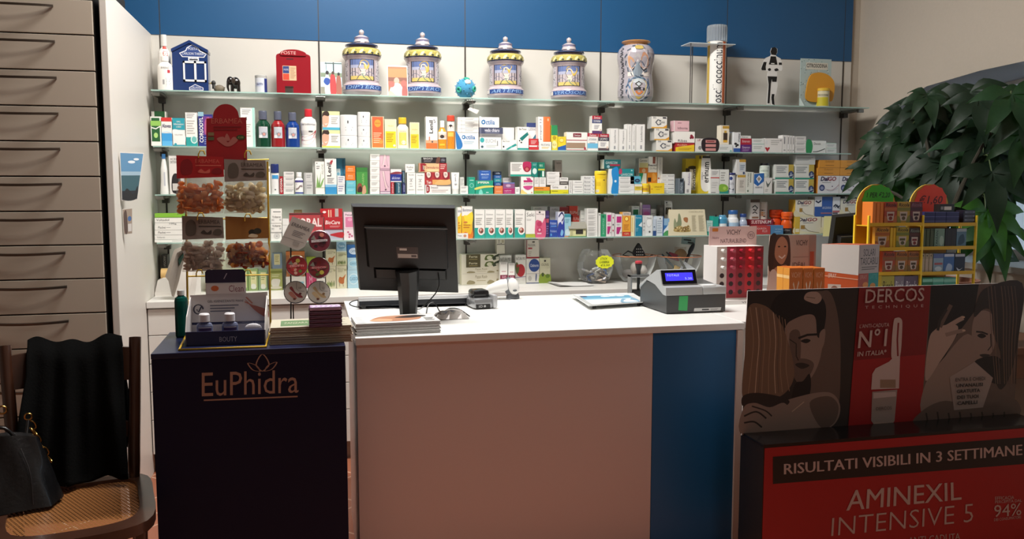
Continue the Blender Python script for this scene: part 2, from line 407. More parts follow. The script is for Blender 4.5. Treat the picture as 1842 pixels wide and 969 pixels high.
# ------------------------------------------------------------------ goods on the shelves: builders
CUR = [[(272,159),(563,167.5),(836,177),(1075,185),(1220,185.5),(1560,187.5)],
       [(278,262),(570,266),(836,270),(1100,272),(1526,271)],
       [(280,349),(590,350.5),(836,350.5),(1060,349),(1290,347.6),(1553,344)],
       [(276,435.7),(490,434),(852,429.7),(1060,427),(1270,422.5),(1361,420),(1500,417)]]
SUF = [', top shelf',', second shelf',', third shelf',', lowest glass shelf',', rear worktop']
def spot(k,x0,x1,yt,yb,dy=0):
    """real-world extents of a thing seen between those pixels when it stands on shelf k, dy behind the front row"""
    if k == 4:
        p = atZ((x0+x1)/2,yb,ZT); Y = min(p.y,YW-.09)+dy
    else: Y = YS+.022+dy
    ym = (yt+yb)/2; a = atY(x0,ym,Y).x; b = atY(x1,ym,Y).x
    c = Vector(((a+b)/2,Y,ZT if k == 4 else ZS[k])); s = depth(c)/F_PX
    if k == 4:
        z0 = ZT; z1 = atY((x0+x1)/2,yt,Y).z; return a,b,Y,z0,z1
    xm = (x0+x1)/2; e = atY(xm,300,YS).x
    dl = lerp(CUR[k],xm)-proj((e,YS,ZS[k]))[1]
    g = proj(c)[1]+dl
    z = lambda y: ZS[k]+(g-y)*s
    return a,b,Y,(ZS[k] if abs(yb-lerp(CUR[k],xm)) < 4.5 else z(yb)),z(yt)
INK = '#2b2b2e'; GR = '#9a9a9c'
def B(k,x0,x1,yt,yb,col,desc,art=(),dep=.055,dy=0,side=None,top=None,on=None,z0=None,name='medicine_box',cat='medicine box',group=None,lab=None,gap=.0006,tilt=0,fold=True,Y0=None):
    a,b,Y,za,zb = spot(k,x0,x1,yt,yb if on is None else yt+1,dy)
    if on is not None: za = on
    if Y0: Y = Y0; a,b,zb = atY(x0,yt,Y).x,atY(x1,yt,Y).x,atY(x0,yt,Y).z
    if z0 is not None: za = z0
    if zb < za+.004: zb = za+.012
    mb = MB(); c = M(col,.45)
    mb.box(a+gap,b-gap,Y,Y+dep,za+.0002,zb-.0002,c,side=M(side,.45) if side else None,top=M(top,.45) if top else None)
    mb.art(art,frame((a+gap,Y,za),(b-a-2*gap,0,0),(0,0,zb-za),(0,-1,0)))
    if fold and zb-za > .05:   # the tuck flap of the carton, seen on its end
        mb.art([('r',.02,.985,.98,.992,'#8d8a86')],frame((a+gap,Y,za),(b-a-2*gap,0,0),(0,0,zb-za),(0,-1,0)),d0=.0002)
    o = mb.build(name,base=((a+b)/2,Y+dep/2,za)); tag(o,lab or desc+SUF[k],cat,group); o['zt'] = zb
    return zb
def order(n):
    if n == 2: return ['upper of two','lower of two']
    q = ['second','third','fourth','fifth','sixth']
    return ['topmost']+[q[i]+' from the top' for i in range(n-2)]+['bottom one']
def ST(k,x0,x1,ys,col,desc,arts=None,place='',**kw):
    """a pile of like cartons; ys from the top edge down to the bottom edge"""
    n = len(ys)-1; kw.setdefault('group','piles of cartons'+SUF[k].replace(',',' on the')); base = kw.pop('base',None); z = None; od = order(n)
    for i in range(n-1,-1,-1):
        art = arts[i] if isinstance(arts,list) and arts and isinstance(arts[0],(list,tuple)) and arts[0] and isinstance(arts[0][0],tuple) else (arts or ())
        cc = col[i] if isinstance(col,(list,tuple)) else col
        d = desc[i] if isinstance(desc,(list,tuple)) else '%s, %s%s' % (desc,od[i],(' '+place) if place else ''); kw['lab'] = d if place and d is not desc else None
        z = B(k,x0,x1,ys[i],ys[i+1],cc,d,art,on=z if z is not None else base,**kw)
    return z
def cyl(c,r,span,z0,z1,sy=1,rf=None):
    """map (u, v, lift) around the front of an upright round body"""
    t0 = -math.atan2(c[0],c[1])
    def f(u,v,e=0):
        t = (u-.5)*span+t0; z = z0+(z1-z0)*v; rr = (rf(z) if rf else r)+e
        return Vector((c[0]+rr*math.sin(t),c[1]-rr*sy*math.cos(t),z))
    return f
def BOT(k,x0,x1,yt,yb,col,cap,desc,prof=None,capfrac=.2,capw=.45,art=(),sy=.75,dy=0,name='bottle',cat='bottle',group=None,span=2.0,lv=(.12,.7),lab=None,rough=.25,mat=None,neck=.03,z0=None):
    a,b,Y,za,zb = spot(k,x0,x1,yt,yb,dy)
    if z0 is not None: za = z0
    r = (b-a)/2*.985; h = zb-za; c = ((a+b)/2,Y+r*sy,za)
    th = thing(name,lab or desc+SUF[k],cat,c,group)
    hb = h*(1-capfrac); bodym = mat or M(col,rough)
    prof = prof or [(.93,0),(1,.02),(1,.78),(.93,.86),(.62,.94),(capw*.9,.97),(capw*.9,1)]
    pts = [(p*r,za+q*hb) for p,q in prof]
    mb = MB(); mb.lathe([(p,z-za) for p,z in pts],bodym,c,28,sy); mb.build('body',parent=th,smooth=35)
    if capfrac > 0:
        cm = M(cap,.4) if isinstance(cap,str) else cap; cw = capw*r
        mb = MB(); mb.lathe([(cw,hb+.0006),(cw,h*.97),(cw*.93,h)],cm,c,24,min(1,sy*1.15)); mb.build('cap',parent=th,smooth=35)
    if art:
        def rf(z):
            for (p0,q0),(p1,q1) in zip(pts,pts[1:]):
                if q0 <= z <= q1: return p0+(p1-p0)*(z-q0)/max(1e-6,q1-q0)
            return r
        mb = MB(); mb.art(art,cyl(c,r,span,za+lv[0]*hb,za+lv[1]*hb,sy,rf),d0=.0006); mb.build('label',parent=th)
    return zb
def ell(mb,c,rx,ry,rz,m,n=16,rot=None):
    bm = bmesh.new(); bmesh.ops.create_uvsphere(bm,u_segments=n,v_segments=max(6,n//2),radius=1)
    Mx = Matrix.Translation(Vector(c)) @ (rot.to_4x4() if rot else Matrix.Identity(4)) @ Matrix.Diagonal((rx,ry,rz,1))
    bmesh.ops.transform(bm,matrix=Mx,verts=bm.verts[:]); return mb.bm(bm,m)
def word(t,v0=.55,v1=.8,u0=.1,u1=.9,c=INK,**k): return ('t',t,u0,v0,u1,v1,c)
LN = lambda a=.1,b=.15,c=.9,d=.45,n=3,col=GR: ('l',a,b,c,d,n,col)

# ------------------------------------------------------------------ top shelf
def top_items():
    k = 0
    # white spray bottles at the end
    BOT(k,283,306,62,158,'#e9e6e0','#d8d6d0','tall white lotion bottle with an orange price sticker, behind the squat one',dy=.09,capfrac=.2,capw=.5,art=[('r',.3,.72,.85,1.0,'#e8992c'),('r',.3,.93,.85,1.0,'#c23a2a'),('t','€7.5',.36,.76,.8,.88,'#c8321f')],lv=(.1,1.0))
    BOT(k,281,310,100,158,'#efece6','#ece9e2','squat white lotion bottle with a small red square, beside the blue letter box',capfrac=.14,capw=.5,art=[('r',.05,.0,.95,1,'#e6e3dd'),('r',.62,.72,.8,.86,'#b8303c'),('t','AVEENO',.2,.9,.75,1,'#666'[0:4]+'666'),('r',.3,.2,.42,.42,'#9a9a9a'),('l',.5,.1,.85,.5,6,'#8a8a8a')],lv=(.05,.8))
    # blue letter box money bank
    a,b,Y,z0,z1 = spot(k,310,374,77,159,.02); c = ((a+b)/2,Y+.05,z0); w = b-a; h = z1-z0
    th = thing('letter_box','blue gabled letter box with white window frame and white crest lettering'+SUF[k],'money box',c)
    bl = M('#1f3566',.25,coat=.4); wh = M('#dcdde0',.35)
    gab = [(0,0),(1,0),(1,.82),(.92,.87),(.5,1),(.08,.87),(0,.82)]
    MB().prism(gab,lambda u,v,q: (a+w*u,Y+.1*q,z0+h*v),bl).build('body',parent=th)
    F = frame((a,Y,z0),(w,0,0),(0,0,h),(0,-1,0))
    MB().prism([(-.02,.8),(.0,.8),(.5,.99),(1,.8),(1.02,.8),(1.02,.86),(.5,1.05),(-.02,.86)],lambda u,v,q: (a+w*u,Y-.006+.112*q,z0+h*v),bl).build('roof',parent=th)
    mb = MB()
    for (u0,v0,u1,v1) in ((.3,.2,.95,.24),(.3,.58,.95,.62),(.3,.2,.35,.62),(.61,.2,.67,.62),(.9,.2,.95,.62)):
        mb.box(a+w*u0,a+w*u1,Y-.004,Y-.0002,z0+h*v0,z0+h*v1,wh)
    mb.build('window_frame',parent=th)
    mb = MB(); mb.art([('p',[(.2,.78),(.38,.84),(.42,.9),(.58,.97),(.74,.9),(.8,.84),(.98,.78),(.9,.7),(.28,.7)],'#dcdde0'),('p',[(.23,.775),(.4,.825),(.44,.89),(.58,.95),(.72,.89),(.77,.825),(.95,.775),(.88,.715),(.3,.715)],'#27417e'),
        ('t','POSTA',.46,.85,.72,.9,'#dcdde0'),('t','CARLSON THIERRY',.28,.75,.92,.8,'#dcdde0'),('r',.45,.63,.75,.7,'#dcdde0'),('r',.48,.64,.72,.665,'#101624'),('t','LETTERE',.5,.67,.71,.695,'#27417e'),
        ],F); mb.build('crest',parent=th)
    mb = MB(); mb.art([('p',[(.45,.02),(.45,.08),(.62,.15),(.85,.08),(.85,.02)],'#dcdde0'),('p',[(.47,.03),(.47,.075),(.62,.135),(.83,.075),(.83,.03)],'#27417e'),('t','MILANO',.52,.07,.78,.1,'#dcdde0'),('t','MDCCCL',.49,.035,.81,.065,'#dcdde0')],F); mb.build('foot_crest',parent=th)
    # duck
    a,b,Y,z0,z1 = spot(k,376,404,143,160.5,.05); c = ((a+b)/2,Y+.025,z0); w = b-a; h = z1-z0
    mb = MB(); br = M('#6d6250',.6,noise=(90,.4)); dk = M('#2d2c28',.5)
    ell(mb,(c[0]+w*.12,c[1],z0+h*.33),w*.36,w*.2,h*.33,br); ell(mb,(a+w*.26,c[1],z0+h*.8),w*.15,w*.13,h*.2,dk)
    mb.tube([(a+w*.3,c[1],z0+h*.35),(a+w*.26,c[1],z0+h*.75)],[w*.14,w*.09],dk,10)
    mb.tube([(c[0]+w*.4,c[1],z0+h*.35),(c[0]+w*.5,c[1],z0+h*.5)],[w*.08,w*.01],br,8)
    o = thing('duck_figurine','small brown wooden duck figurine facing the blue letter box'+SUF[k],'figurine',c)
    mb.build('body',parent=o,smooth=60)
    mb = MB(); mb.tube([(a+w*.14,c[1],z0+h*.78),(a+w*.0,c[1],z0+h*.74)],[w*.06,w*.03],M('#b5a06a',.5),8); mb.build('bill',parent=o,smooth=50)
    # black elephant figurine
    a,b,Y,z0,z1 = spot(k,407,432,136,162,.04); w = b-a; h = z1-z0; c = ((a+b)/2,Y+.03,z0); mb = MB(); bk = M('#17120f',.18,coat=.6)
    ell(mb,(c[0]+w*.14,c[1],z0+h*.62),w*.36,w*.3,h*.36,bk); ell(mb,(a+w*.26,c[1]-.004,z0+h*.74),w*.26,w*.25,h*.26,bk)
    mb.tube([(a+w*.12,c[1]-.012,z0+h*.7),(a+w*.08,c[1]-.018,z0+h*.35),(a+w*.16,c[1]-.016,z0+h*.06),(a+w*.26,c[1]-.014,z0+h*.05)],[w*.12,w*.09,w*.06,w*.04],bk,10)
    for x in (.4,.85):
        for y in (-.012,.012): mb.tube([(a+w*x,c[1]+y,z0),(a+w*x,c[1]+y,z0+h*.5)],[w*.13,w*.12],bk,10)
    ell(mb,(a+w*.5,c[1]-.022,z0+h*.72),w*.15,w*.04,h*.2,M('#3a322b',.25,coat=.5))
    tag(mb.build('elephant_figurine',base=c,smooth=60),'small glossy black elephant figurine beside the wooden duck'+SUF[k],'figurine')
    # tin
    BOT(k,458,480,134,164,'#c9ccd2','#a9a8a4','small round tin with silver lid and blue band beside the red letter box',prof=[(1,0),(1,1)],capfrac=.16,capw=1.02,sy=1,art=[('r',.72,0,1.05,1,'#24306e'),('t','LATTE',.15,.5,.6,.62,'#44507e'),('e',.35,.56,.28,.14,'#aab2c8'),('t','SODA',.2,.52,.5,.6,'#24306e')],lv=(.04,.96),name='tin',cat='tin',span=2.6)
    # red letter box
    a,b,Y,z0,z1 = spot(k,497,559,90,167.5,.02); c = ((a+b)/2,Y+.05,z0); w = b-a; h = z1-z0
    th = thing('letter_box','red round-topped letter box with white lettering on its crown'+SUF[k],'money box',c); rd = M('#8a1722',.28,coat=.4)
    body = [(0,0),(.24,0),(.24,.17),(.48,.17),(.48,0),(1,0),(1,.82)]+smooth2([(1,.82),(.97,.88),(.8,.92),(.5,.935),(.2,.92),(.03,.88),(0,.82)],4,False)[1:]
    MB().prism(body,lambda u,v,q: (a+w*u,Y+.1*q,z0+h*v),rd).build('body',parent=th)
    cr = smooth2([(.14,.86),(.13,.93),(.3,.985),(.5,1),(.68,.985),(.86,.93),(.86,.86)],4,False)
    MB().prism(cr,lambda u,v,q: (a+w*u,Y-.006+.112*q,z0+h*v),rd).build('crown',parent=th)
    mb = MB(); mb.art([('t','POSTE',.15,.885,.58,.955,'#d9b0a8'),('r',.3,.77,.5,.8,'#4d0a10'),('r',.18,.3,.58,.63,'#d7b08c'),('r',.19,.46,.37,.62,'#273a72'),('r',.19,.31,.37,.45,'#c4442c'),('l',.4,.34,.56,.6,8,'#9a7a5a'),('t','POSTE',.22,.52,.35,.56,'#d0d0d8')][1:],frame((a,Y-.0061,z0),(w,0,0),(0,0,h),(0,-1,0)),d0=.0004)
    mb.v = [Vector((p.x,p.y+.0057,p.z)) for p in mb.v]
    mb.build('notice_plate',parent=th)
    mb = MB(); mb.art([('t','POSTE',.15,.885,.58,.955,'#d9b0a8')],frame((a,Y-.0061,z0),(w,0,0),(0,0,h),(0,-1,0))); mb.build('lettering',parent=th)
    # photo cards standing against the wall
    def card(x0,x1,yt,yb,dy,art,label,lean=.02):
        a,b,Y,z0,z1 = spot(0,x0,x1,yt,yb,dy)
        F = lambda u,v,e=0: Vector((a+(b-a)*u,Y+lean*v-e,z0+(z1-z0)*v))
        mb = MB(); n = [F(0,0),F(1,0),F(1,1),F(0,1)]; m = M('#e4e0da',.3)
        bk = [p+Vector((0,.0015,0)) for p in n]; mb.add(n+bk,[(0,1,2,3),(7,6,5,4),(0,4,5,1),(1,5,6,2),(2,6,7,3),(3,7,4,0)],m); mb.art(art,F)
        tag(mb.build('postcard',base=((a+b)/2,Y,z0)),label,'postcard')
    card(577,615,112,166,.05,[('r',0,0,1,1,'#b9d6dc'),('r',0,0,1,.25,'#8a8778'),('r',0,.55,1,.68,'#7d8c74'),('r',.58,.7,.64,1,'#3a3f45'),('r',.2,.95,1,.98,'#4d5a55'),('w',[(.25,1),(.3,.5)],.02,'#333a40'),
        ('s',[(.2,.05),(.2,.5),(.3,.66),(.42,.5),(.45,.05)],'#c9ccd2'),('s',[(.14,.4),(.3,.3),(.45,.4),(.4,.5),(.22,.52)],'#234a9a'),('e',.31,.68,.08,.06,'#2a2526'),('s',[(.46,.05),(.45,.55),(.58,.66),(.7,.5),(.72,.05)],'#b33a3c'),('e',.58,.68,.07,.05,'#4a3026'),('s',[(.75,.05),(.74,.5),(.84,.62),(.95,.5),(.97,.05)],'#9a5b4c'),('e',.85,.65,.06,.05,'#2a2526')],'postcard of costumed people outdoors, standing beside the first majolica jar'+SUF[0])
    card(697,734,119,172,.05,[('r',.04,.02,.96,.96,'#a8785a'),('r',.04,.62,.96,.9,'#b58a5e'),('r',.04,.5,.96,.62,'#8a5a4c'),('e',.45,.52,.13,.1,'#d8a898'),('s',[(.1,.05),(.2,.35),(.4,.44),(.6,.42),(.72,.3),(.7,.03)],'#eee6e0'),('e',.2,.4,.15,.1,'#b0685e'),('e',.8,.42,.15,.12,'#b0685e'),('s',[(.7,.05),(.75,.35),(.95,.3),(.95,.03)],'#a85f5a'),('s',[(.05,.05),(.1,.2),(.3,.12),(.4,.04)],'#dcb0a0')],'postcard with a reddish photograph of people, between two majolica jars'+SUF[0])
    # covered majolica jars
    glaze = M('#b3a3a8',.22,name='majolica_glaze',coat=.5); bluep = M('#343c58',.25,coat=.4); yel = M('#b0a45a',.25,coat=.4); dkb = M('#23253a',.25,coat=.4); wht = M('#bdb0ae',.18,coat=.5); navy = M('#2c4a80',.2,coat=.4); lav = M('#858099',.2,coat=.4)
    def jar(x0,x1,yt,yb,label,name,hat,robe):
        a,b,Y,z0,z1 = spot(0,x0,x1,yt,yb,.0); r = (b-a)/2; h = z1-z0; c = ((a+b)/2,Y+r+.002,z0)
        th = thing('majolica_jar',label,'apothecary jar',c,'majolica apothecary jars')
        P = [(.8,0,glaze),(.86,.02,glaze),(.98,.06,glaze),(1.0,.09,navy),(1.0,.155,glaze),(.97,.175,glaze),(.88,.2,glaze),(.87,.22,glaze),(.87,.53,glaze),(.9,.55,glaze),(.99,.59,dkb),(1.0,.61,yel),(.98,.67,yel),(.9,.705,dkb),(.74,.72,glaze),(.74,.74,glaze)]
        mb = MB(); mb.lathe([(p*r,q*h,m) for p,q,m in P],glaze,c,40); mb.build('body',parent=th,smooth=40)
        L = [(.72,.742,dkb),(.84,.745,bluep),(.84,.765,dkb),(.62,.785,wht),(.42,.8,dkb),(.41,.81,wht),(.36,.85,lav),(.36,.86,lav),(.38,.88,wht),(.3,.895,wht),(.16,.915,bluep),(.1,.925,wht),(.14,.955,wht),(.12,.985,wht),(.04,1.0)]
        mb = MB(); mb.lathe([(p[0]*r,p[1]*h)+tuple(p[2:]) for p in L],wht,c,32); mb.build('lid',parent=th,smooth=40)
        f = cyl(c,.87*r,1.55,z0+.225*h,z0+.535*h); mb = MB()
        sky = [('r',0,0,1,1,'#2b2a34'),('r',.05,.03,.95,.97,'#b5a8aa'),('r',.05,.72,.95,.97,'#5f6f9c'),('r',.05,.58,.95,.72,'#a3a6bc'),('r',.05,.03,.95,.2,'#cdb66a'),('s',[(.05,.2),(.08,.36),(.2,.42),(.34,.34),(.4,.2)],'#6c7088'),('s',[(.62,.2),(.66,.34),(.78,.42),(.94,.34),(.95,.2)],'#6c7088')]
        mb.art(sky+[('s',[(.3,.04),(.38,.2),(.5,.3),(.7,.25),(.85,.04)],robe),('s',[(.47,.25),(.46,.5),(.6,.5),(.62,.25)],'#d9cbb8'),('s',[(.4,.52),(.36,.6),(.42,.72),(.42,.8),(.55,.86),(.66,.72),(.64,.5),(.5,.42)],'#dccfba'),('s',hat,'#c5a64a'),('w',[(.42,.8),(.41,.72),(.36,.6),(.41,.55),(.44,.45),(.47,.4)],.02,'#3f3a3a'),('w',[(.3,.04),(.38,.2),(.5,.3),(.7,.25),(.85,.04)],.02,'#3a4a5a'),('w',[(.5,.3),(.58,.12),(.7,.04)],.03,'#5f8a78')],f,d0=.0008)
        for s0,s1 in ((-.36,-.09),(1.09,1.36)):   # scribbled side panels
            mb.art([('r',s0,.02,s1,.98,'#c9c2c6')],f,d0=.0007); rnd = random.Random(int(x0)+int(s0*100))
            for j in range(26):
                u = s0+.04+rnd.random()*(s1-s0-.08); v = .05+.9*rnd.random(); mb.art([('w',[(u,v),(u+.04*rnd.choice((-1,1)),v+.03),(u,v+.05)],.018,'#3d3a46')],f,d0=.0009)
        g = cyl(c,r,1.9,z0+.09*h,z0+.155*h)
        mb.art([('r',-.22,.05,-.02,.9,'#d5cac6'),('r',-.0,0,1.1,1,'#2f4a86'),('t',name,.06,.12,1.04,.9,'#8fb0d8',0,.2)],g,d0=.001)
        for j in range(7):
            u = .5+(j-3)*.17; gg = cyl(c,r,2.6,z0+.6*h,z0+.685*h,rf=lambda z: r*lerp([(z0+.59*h,.99),(z0+.61*h,1.0),(z0+.67*h,.98),(z0+.705*h,.9)],z))
            mb.art([('s',[(u-.05,.2),(u-.02,.75),(u+.04,.85),(u+.01,.35)],'#e6dda0'),('e',u+.045,.32,.03,.16,'#33362e'),('w',[(u-.07,.15),(u+.06,.9)],.018,'#5d6a46')],gg,d0=.0008)
        mb.build('painted_panel',parent=th)
    jar(617,689,50,173,'covered majolica jar painted with a yellow-bonneted lady, beside the postcard of costumed people','DIPTERO',[(.42,.78),(.5,.95),(.68,.92),(.78,.72),(.7,.52),(.6,.56),(.56,.76)],'#b9b28a')
    jar(730.5,799,56,177,'covered majolica jar painted with a lady in a domed helmet hat, beside the blue plush','DIPTERO',[(.36,.78),(.5,.97),(.68,.95),(.74,.76),(.74,.55),(.64,.45),(.58,.72)],'#5d8a86')
    jar(883.5,950,65,180,'covered majolica jar painted with a feathered-hat figure in a blue cloak, past the blue plush','ARTEMIS',[(.33,.78),(.3,.88),(.45,.97),(.6,.93),(.76,.92),(.7,.72),(.64,.55),(.55,.74)],'#7d93a8')
    jar(1001,1065,68,183,'covered majolica jar painted with a long-haired woman, next to the tall albarello','VEROSOLA',[(.4,.78),(.46,.95),(.62,.92),(.82,.9),(.84,.7),(.72,.5),(.64,.56),(.56,.78)],'#b8a860')
    # tall albarello
    a,b,Y,z0,z1 = spot(k,1124,1188,69,185,0); r = (b-a)/2; h = z1-z0; c = ((a+b)/2,Y+r+.002,z0)
    th = thing('majolica_jar','tall waisted albarello with orange rim, painted with an armorial shield and scrollwork','apothecary jar',c,'majolica apothecary jars')
    gz = M('#a9a2a8',.2,coat=.5); og = M('#c58a48',.3,coat=.4)
    prof = [(.72,0),(.82,.02),(.95,.1),(.97,.2),(.93,.32),(.88,.44),(.92,.56),(1,.68),(1,.76),(.92,.83),(.74,.885),(.6,.9)]
    mb = MB(); mb.lathe([(p*r,q*h) for p,q in prof],gz,c,40); mb.lathe([(.6*r,.9*h),(.62*r,.915*h),(.74*r,.935*h),(.78*r,.945*h),(.76*r,.955*h)],og,c,36); mb.build('body',parent=th,smooth=40)
    mb = MB(); mb.lathe([(.7*r,.956*h,og),(.5*r,.962*h,gz),(.12*r,.97*h,M('#26305a',.3)),(.1*r,.985*h,M('#26305a',.3)),(.14*r,.992*h,M('#26305a',.3)),(.05*r,1.0*h)],gz,c,24); mb.build('lid',parent=th,smooth=40)
    rf = lambda z: r*lerp(prof and [(z0+q*h,p) for p,q in prof],z); f = cyl(c,r,2.4,z0+.03*h,z0+.87*h,rf=rf); mb = MB()
    art = [('e',.55,.72,.3,.3,'#7f8a94'),('e',.55,.72,.24,.25,'#cfc6c4'),('e',.57,.2,.3,.24,'#6f8494'),('e',.57,.2,.23,.2,'#b9c0c4'),('s',[(.35,.6),(.33,.8),(.45,.74),(.5,.6)],'#c99872'),('s',[(.62,.62),(.66,.86),(.78,.8),(.82,.6)],'#c08f72'),('s',[(.4,.52),(.5,.7),(.55,.62),(.62,.72),(.8,.52)],'#666c7c'),('s',[(.46,.6),(.48,.8),(.56,.84),(.62,.74),(.6,.6)],'#a9a4a4'),('w',[(.42,.54),(.48,.6),(.55,.54),(.62,.6),(.7,.54),(.78,.58)],.03,'#2a2c38'),('r',.3,.44,.86,.515,'#d6ccc4'),('t','SEMI E D FINAVII',.32,.455,.84,.5,'#4a4a52'),
           ('s',[(.45,.36),(.42,.2),(.58,.02),(.75,.2),(.74,.36)],'#b9a258'),('w',[(.5,.3),(.58,.25),(.66,.3),(.58,.34),(.5,.3)],.02,'#33302a'),('w',[(.47,.2),(.58,.22),(.72,.2)],.05,'#2e2c30'),('s',[(.5,.16),(.58,.1),(.68,.16),(.58,.18)],'#b86a34'),('w',[(.35,.4),(.32,.3),(.38,.22)],.03,'#4d6a8c'),('w',[(.82,.4),(.84,.3),(.78,.22)],.03,'#4d6a8c')]
    for i in range(9):
        v = .06+.1*i; art += [('w',smooth2([(.12+.05*(i % 2),v),(.2,v+.02),(.1,v+.05),(.2,v+.08),(.13,v+.1)],4,False),.014,'#4a4a50')]
        v = .06+.1*i; 
    for i in range(14):
        t = i/14*2*math.pi; art += [('w',[(.55+.27*math.cos(t),.72+.275*math.sin(t)),(.55+.31*math.cos(t+.25),.72+.3*math.sin(t+.25))],.02,'#3d4a5c'),('w',[(.57+.26*math.cos(t),.2+.21*math.sin(t)),(.57+.3*math.cos(t+.25),.2+.23*math.sin(t+.25))],.02,'#34506c')]
    art += [('s',[(.5,.93),(.5,.99),(.66,.99),(.66,.93)],'#b9a258')]
    mb.art(art,f,d0=.0008,step=.00006); mb.build('painted_shield',parent=th)
    # blue plush virus toy with a hanging tag
    a,b,Y,z0,z1 = spot(k,820,861,141,179.5,-.005); r = (b-a)/2*.88; c = Vector(((a+b)/2,Y+r,z0+r*.98))
    th = thing('plush_toy','round blue spiky plush toy with green suckers and a white eye'+SUF[k],'toy',(c.x,c.y,z0)); pb = M('#3b8ab0',.8,sheen=.3); gn = M('#2c9c86',.6)
    mb = MB(); ell(mb,c,r,r,r,pb,28); rnd = random.Random(3)
    for i in range(46):
        z = 1-2*(i+.5)/46; t = i*2.39996; q = math.sqrt(1-z*z); d = Vector((q*math.cos(t),q*math.sin(t),z))
        if (c+d*r*1.2).z < z0+.002: continue
        mb.tube([c+d*r*.97,c+d*r*1.13],[r*.07,r*.01],pb,6)
    mb.build('body',parent=th,smooth=50)
    for d in ((.75,-.66,-.1),(.05,-.4,.92),(-.75,-.62,-.2)):
        d = Vector(d).normalized(); u = d.orthogonal().normalized(); w = d.cross(u); mb = MB(); rr = r*.3
        mb.tube([c+d*r*1.0+(u*math.cos(q)+w*math.sin(q))*rr*.7 for q in [i*math.pi/8 for i in range(16)]],rr*.35,gn,8,True); mb.build('sucker',parent=th,smooth=60)
    d = Vector((.12,-.78,.62)).normalized(); mb = MB(); ell(mb,c+d*r*.86,r*.34,r*.34,r*.3,M('#e8e6e2',.4),16); mb.build('eye',parent=th,smooth=60)
    t0 = c+Vector((r*.35,-r*.9,-r*.55)); t1 = atY(851,186,YS-.03); t2 = atY(851,196,YS-.03); mb = MB(); mb.tube([t0,t1,t2],.0012,M('#5a4a42',.7),5); mb.build('tag_cord',parent=th)
    mb = MB(); q = [atY(x,y,YS-.03) for x,y in ((841,197),(858,205),(862,198),(845,193))]; mb.add(q+[p+Vector((0,.001,0)) for p in q],[(0,1,2,3),(7,6,5,4)],'#e2ddd5'); mb.build('paper_tag',parent=th)
    # giant tube in its acrylic stand
    acr = clear('acrylic','#ffffff','#fbfdfd',.06)
    a,b,Y,z0,z1 = spot(k,1281,1312,46,184.5,.03); r = (b-a)/2; c = ((a+b)/2,Y+r,z0); h = z1-z0
    th = thing('display_tube','giant white pill tube with ribbed clear cap and yellow and orange stripes','tube',c)
    mb = MB(); mb.lathe([(r,.001),(r,h*.8)],M('#ecebe6',.3),c,32); mb.build('body',parent=th,smooth=40)
    mb = MB(); ns = 48; cm = clear('ribbed_cap','#dfe6ea','#dfe6ea',.25,.15)
    prof = [(1.05,h*.8),(1.05,h*.97),(.98,h)]; vs = []
    for p,z in prof: vs += [Vector((c[0]+r*(p+.04*(i % 2))*math.cos(2*math.pi*i/ns),c[1]+r*(p+.04*(i % 2))*math.sin(2*math.pi*i/ns),z0+z)) for i in range(ns)]
    mb.add(vs,[(q*ns+i,q*ns+(i+1) % ns,q*ns+ns+(i+1) % ns,q*ns+ns+i) for q in range(2) for i in range(ns)]+[tuple(2*ns+i for i in range(ns))],cm); mb.build('cap',parent=th)
    mb = MB(); mb.art([('r',.02,.03,.2,1,'#c3a44c'),('r',.76,.03,.92,1,'#c56a40'),('t','oscillococcinum',.38,.03,.74,.98,'#2c2e3a',90)],cyl(c,r,2.6,z0,z0+h*.79),d0=.0008); mb.build('label',parent=th)
    th = thing('display_stand','clear acrylic stand with two thin legs holding the giant white pill tube','display stand',(c[0]-.05,c[1],z0))
    xa = atY(1238,100,Y).x; xb = c[0]+r*1.5; zp = z0+h*.745
    mb = MB(); n = 24; ol = [(xa,Y-.02),(xb,Y-.02),(xb,Y+.11),(xa,Y+.11)]; ring = [(c[0]+r*1.06*math.cos(2*math.pi*i/n),c[1]+r*1.06*math.sin(2*math.pi*i/n)) for i in range(n)]
    tr = tessellate_polygon([[Vector((x,y,0)) for x,y in ol],[Vector((x,y,0)) for x,y in ring[::-1]]]); al = ol+ring[::-1]
    for z in (zp,zp+.004): mb.add([(x,y,z) for x,y in al],[tuple(t) for t in tr],acr)
    m4 = len(ol); mb.add([(x,y,zp) for x,y in ol]+[(x,y,zp+.004) for x,y in ol],[(i,(i+1) % 4,4+(i+1) % 4,4+i) for i in range(4)],M('#c9d4d6',.1)); mb.build('plate',parent=th)
    for x,y in ((xa+.012,Y-.01),(xa+.075,Y+.1)):
        mb = MB(); mb.tube([(x,y,z0),(x,y,zp)],.0035,M('#7d7a78',.2,metal=.6),8); mb.lathe([(.008,0),(.008,.005)],M('#7d7a78',.3),(x,y,z0),12); mb.build('leg',parent=th)
    # black and white cut-out man
    a,b,Y,z0,z1 = spot(k,1369,1408,84,184.5,.06); w = b-a; h = z1-z0; c = ((a+b)/2,Y+.03,z0)
    th = thing('cutout_figure','flat black and white cut-out of a standing man with folded hands'+SUF[k],'figurine',c); zf = z0+.004
    full = [(.32,.02),(.3,.1),(.35,.35),(.28,.5),(.32,.58),(.02,.6),(.0,.63),(.12,.76),(.2,.81),(.4,.845),(.44,.87),(.4,.92),(.46,.985),(.6,1.0),(.72,.97),(.72,.9),(.66,.86),(.68,.845),(.88,.81),(.96,.72),(.98,.63),(.94,.6),(.74,.6),(.74,.5),(.78,.35),(.72,.2),(.64,.14),(.68,.02),(.5,.0),(.52,.1),(.46,.12),(.44,.02)]
    mb = MB(); mb.prism(full,lambda u,v,q: (a+w*u,Y+.004*q,zf+(h-.004)*v),M('#d9d8d4',.4))
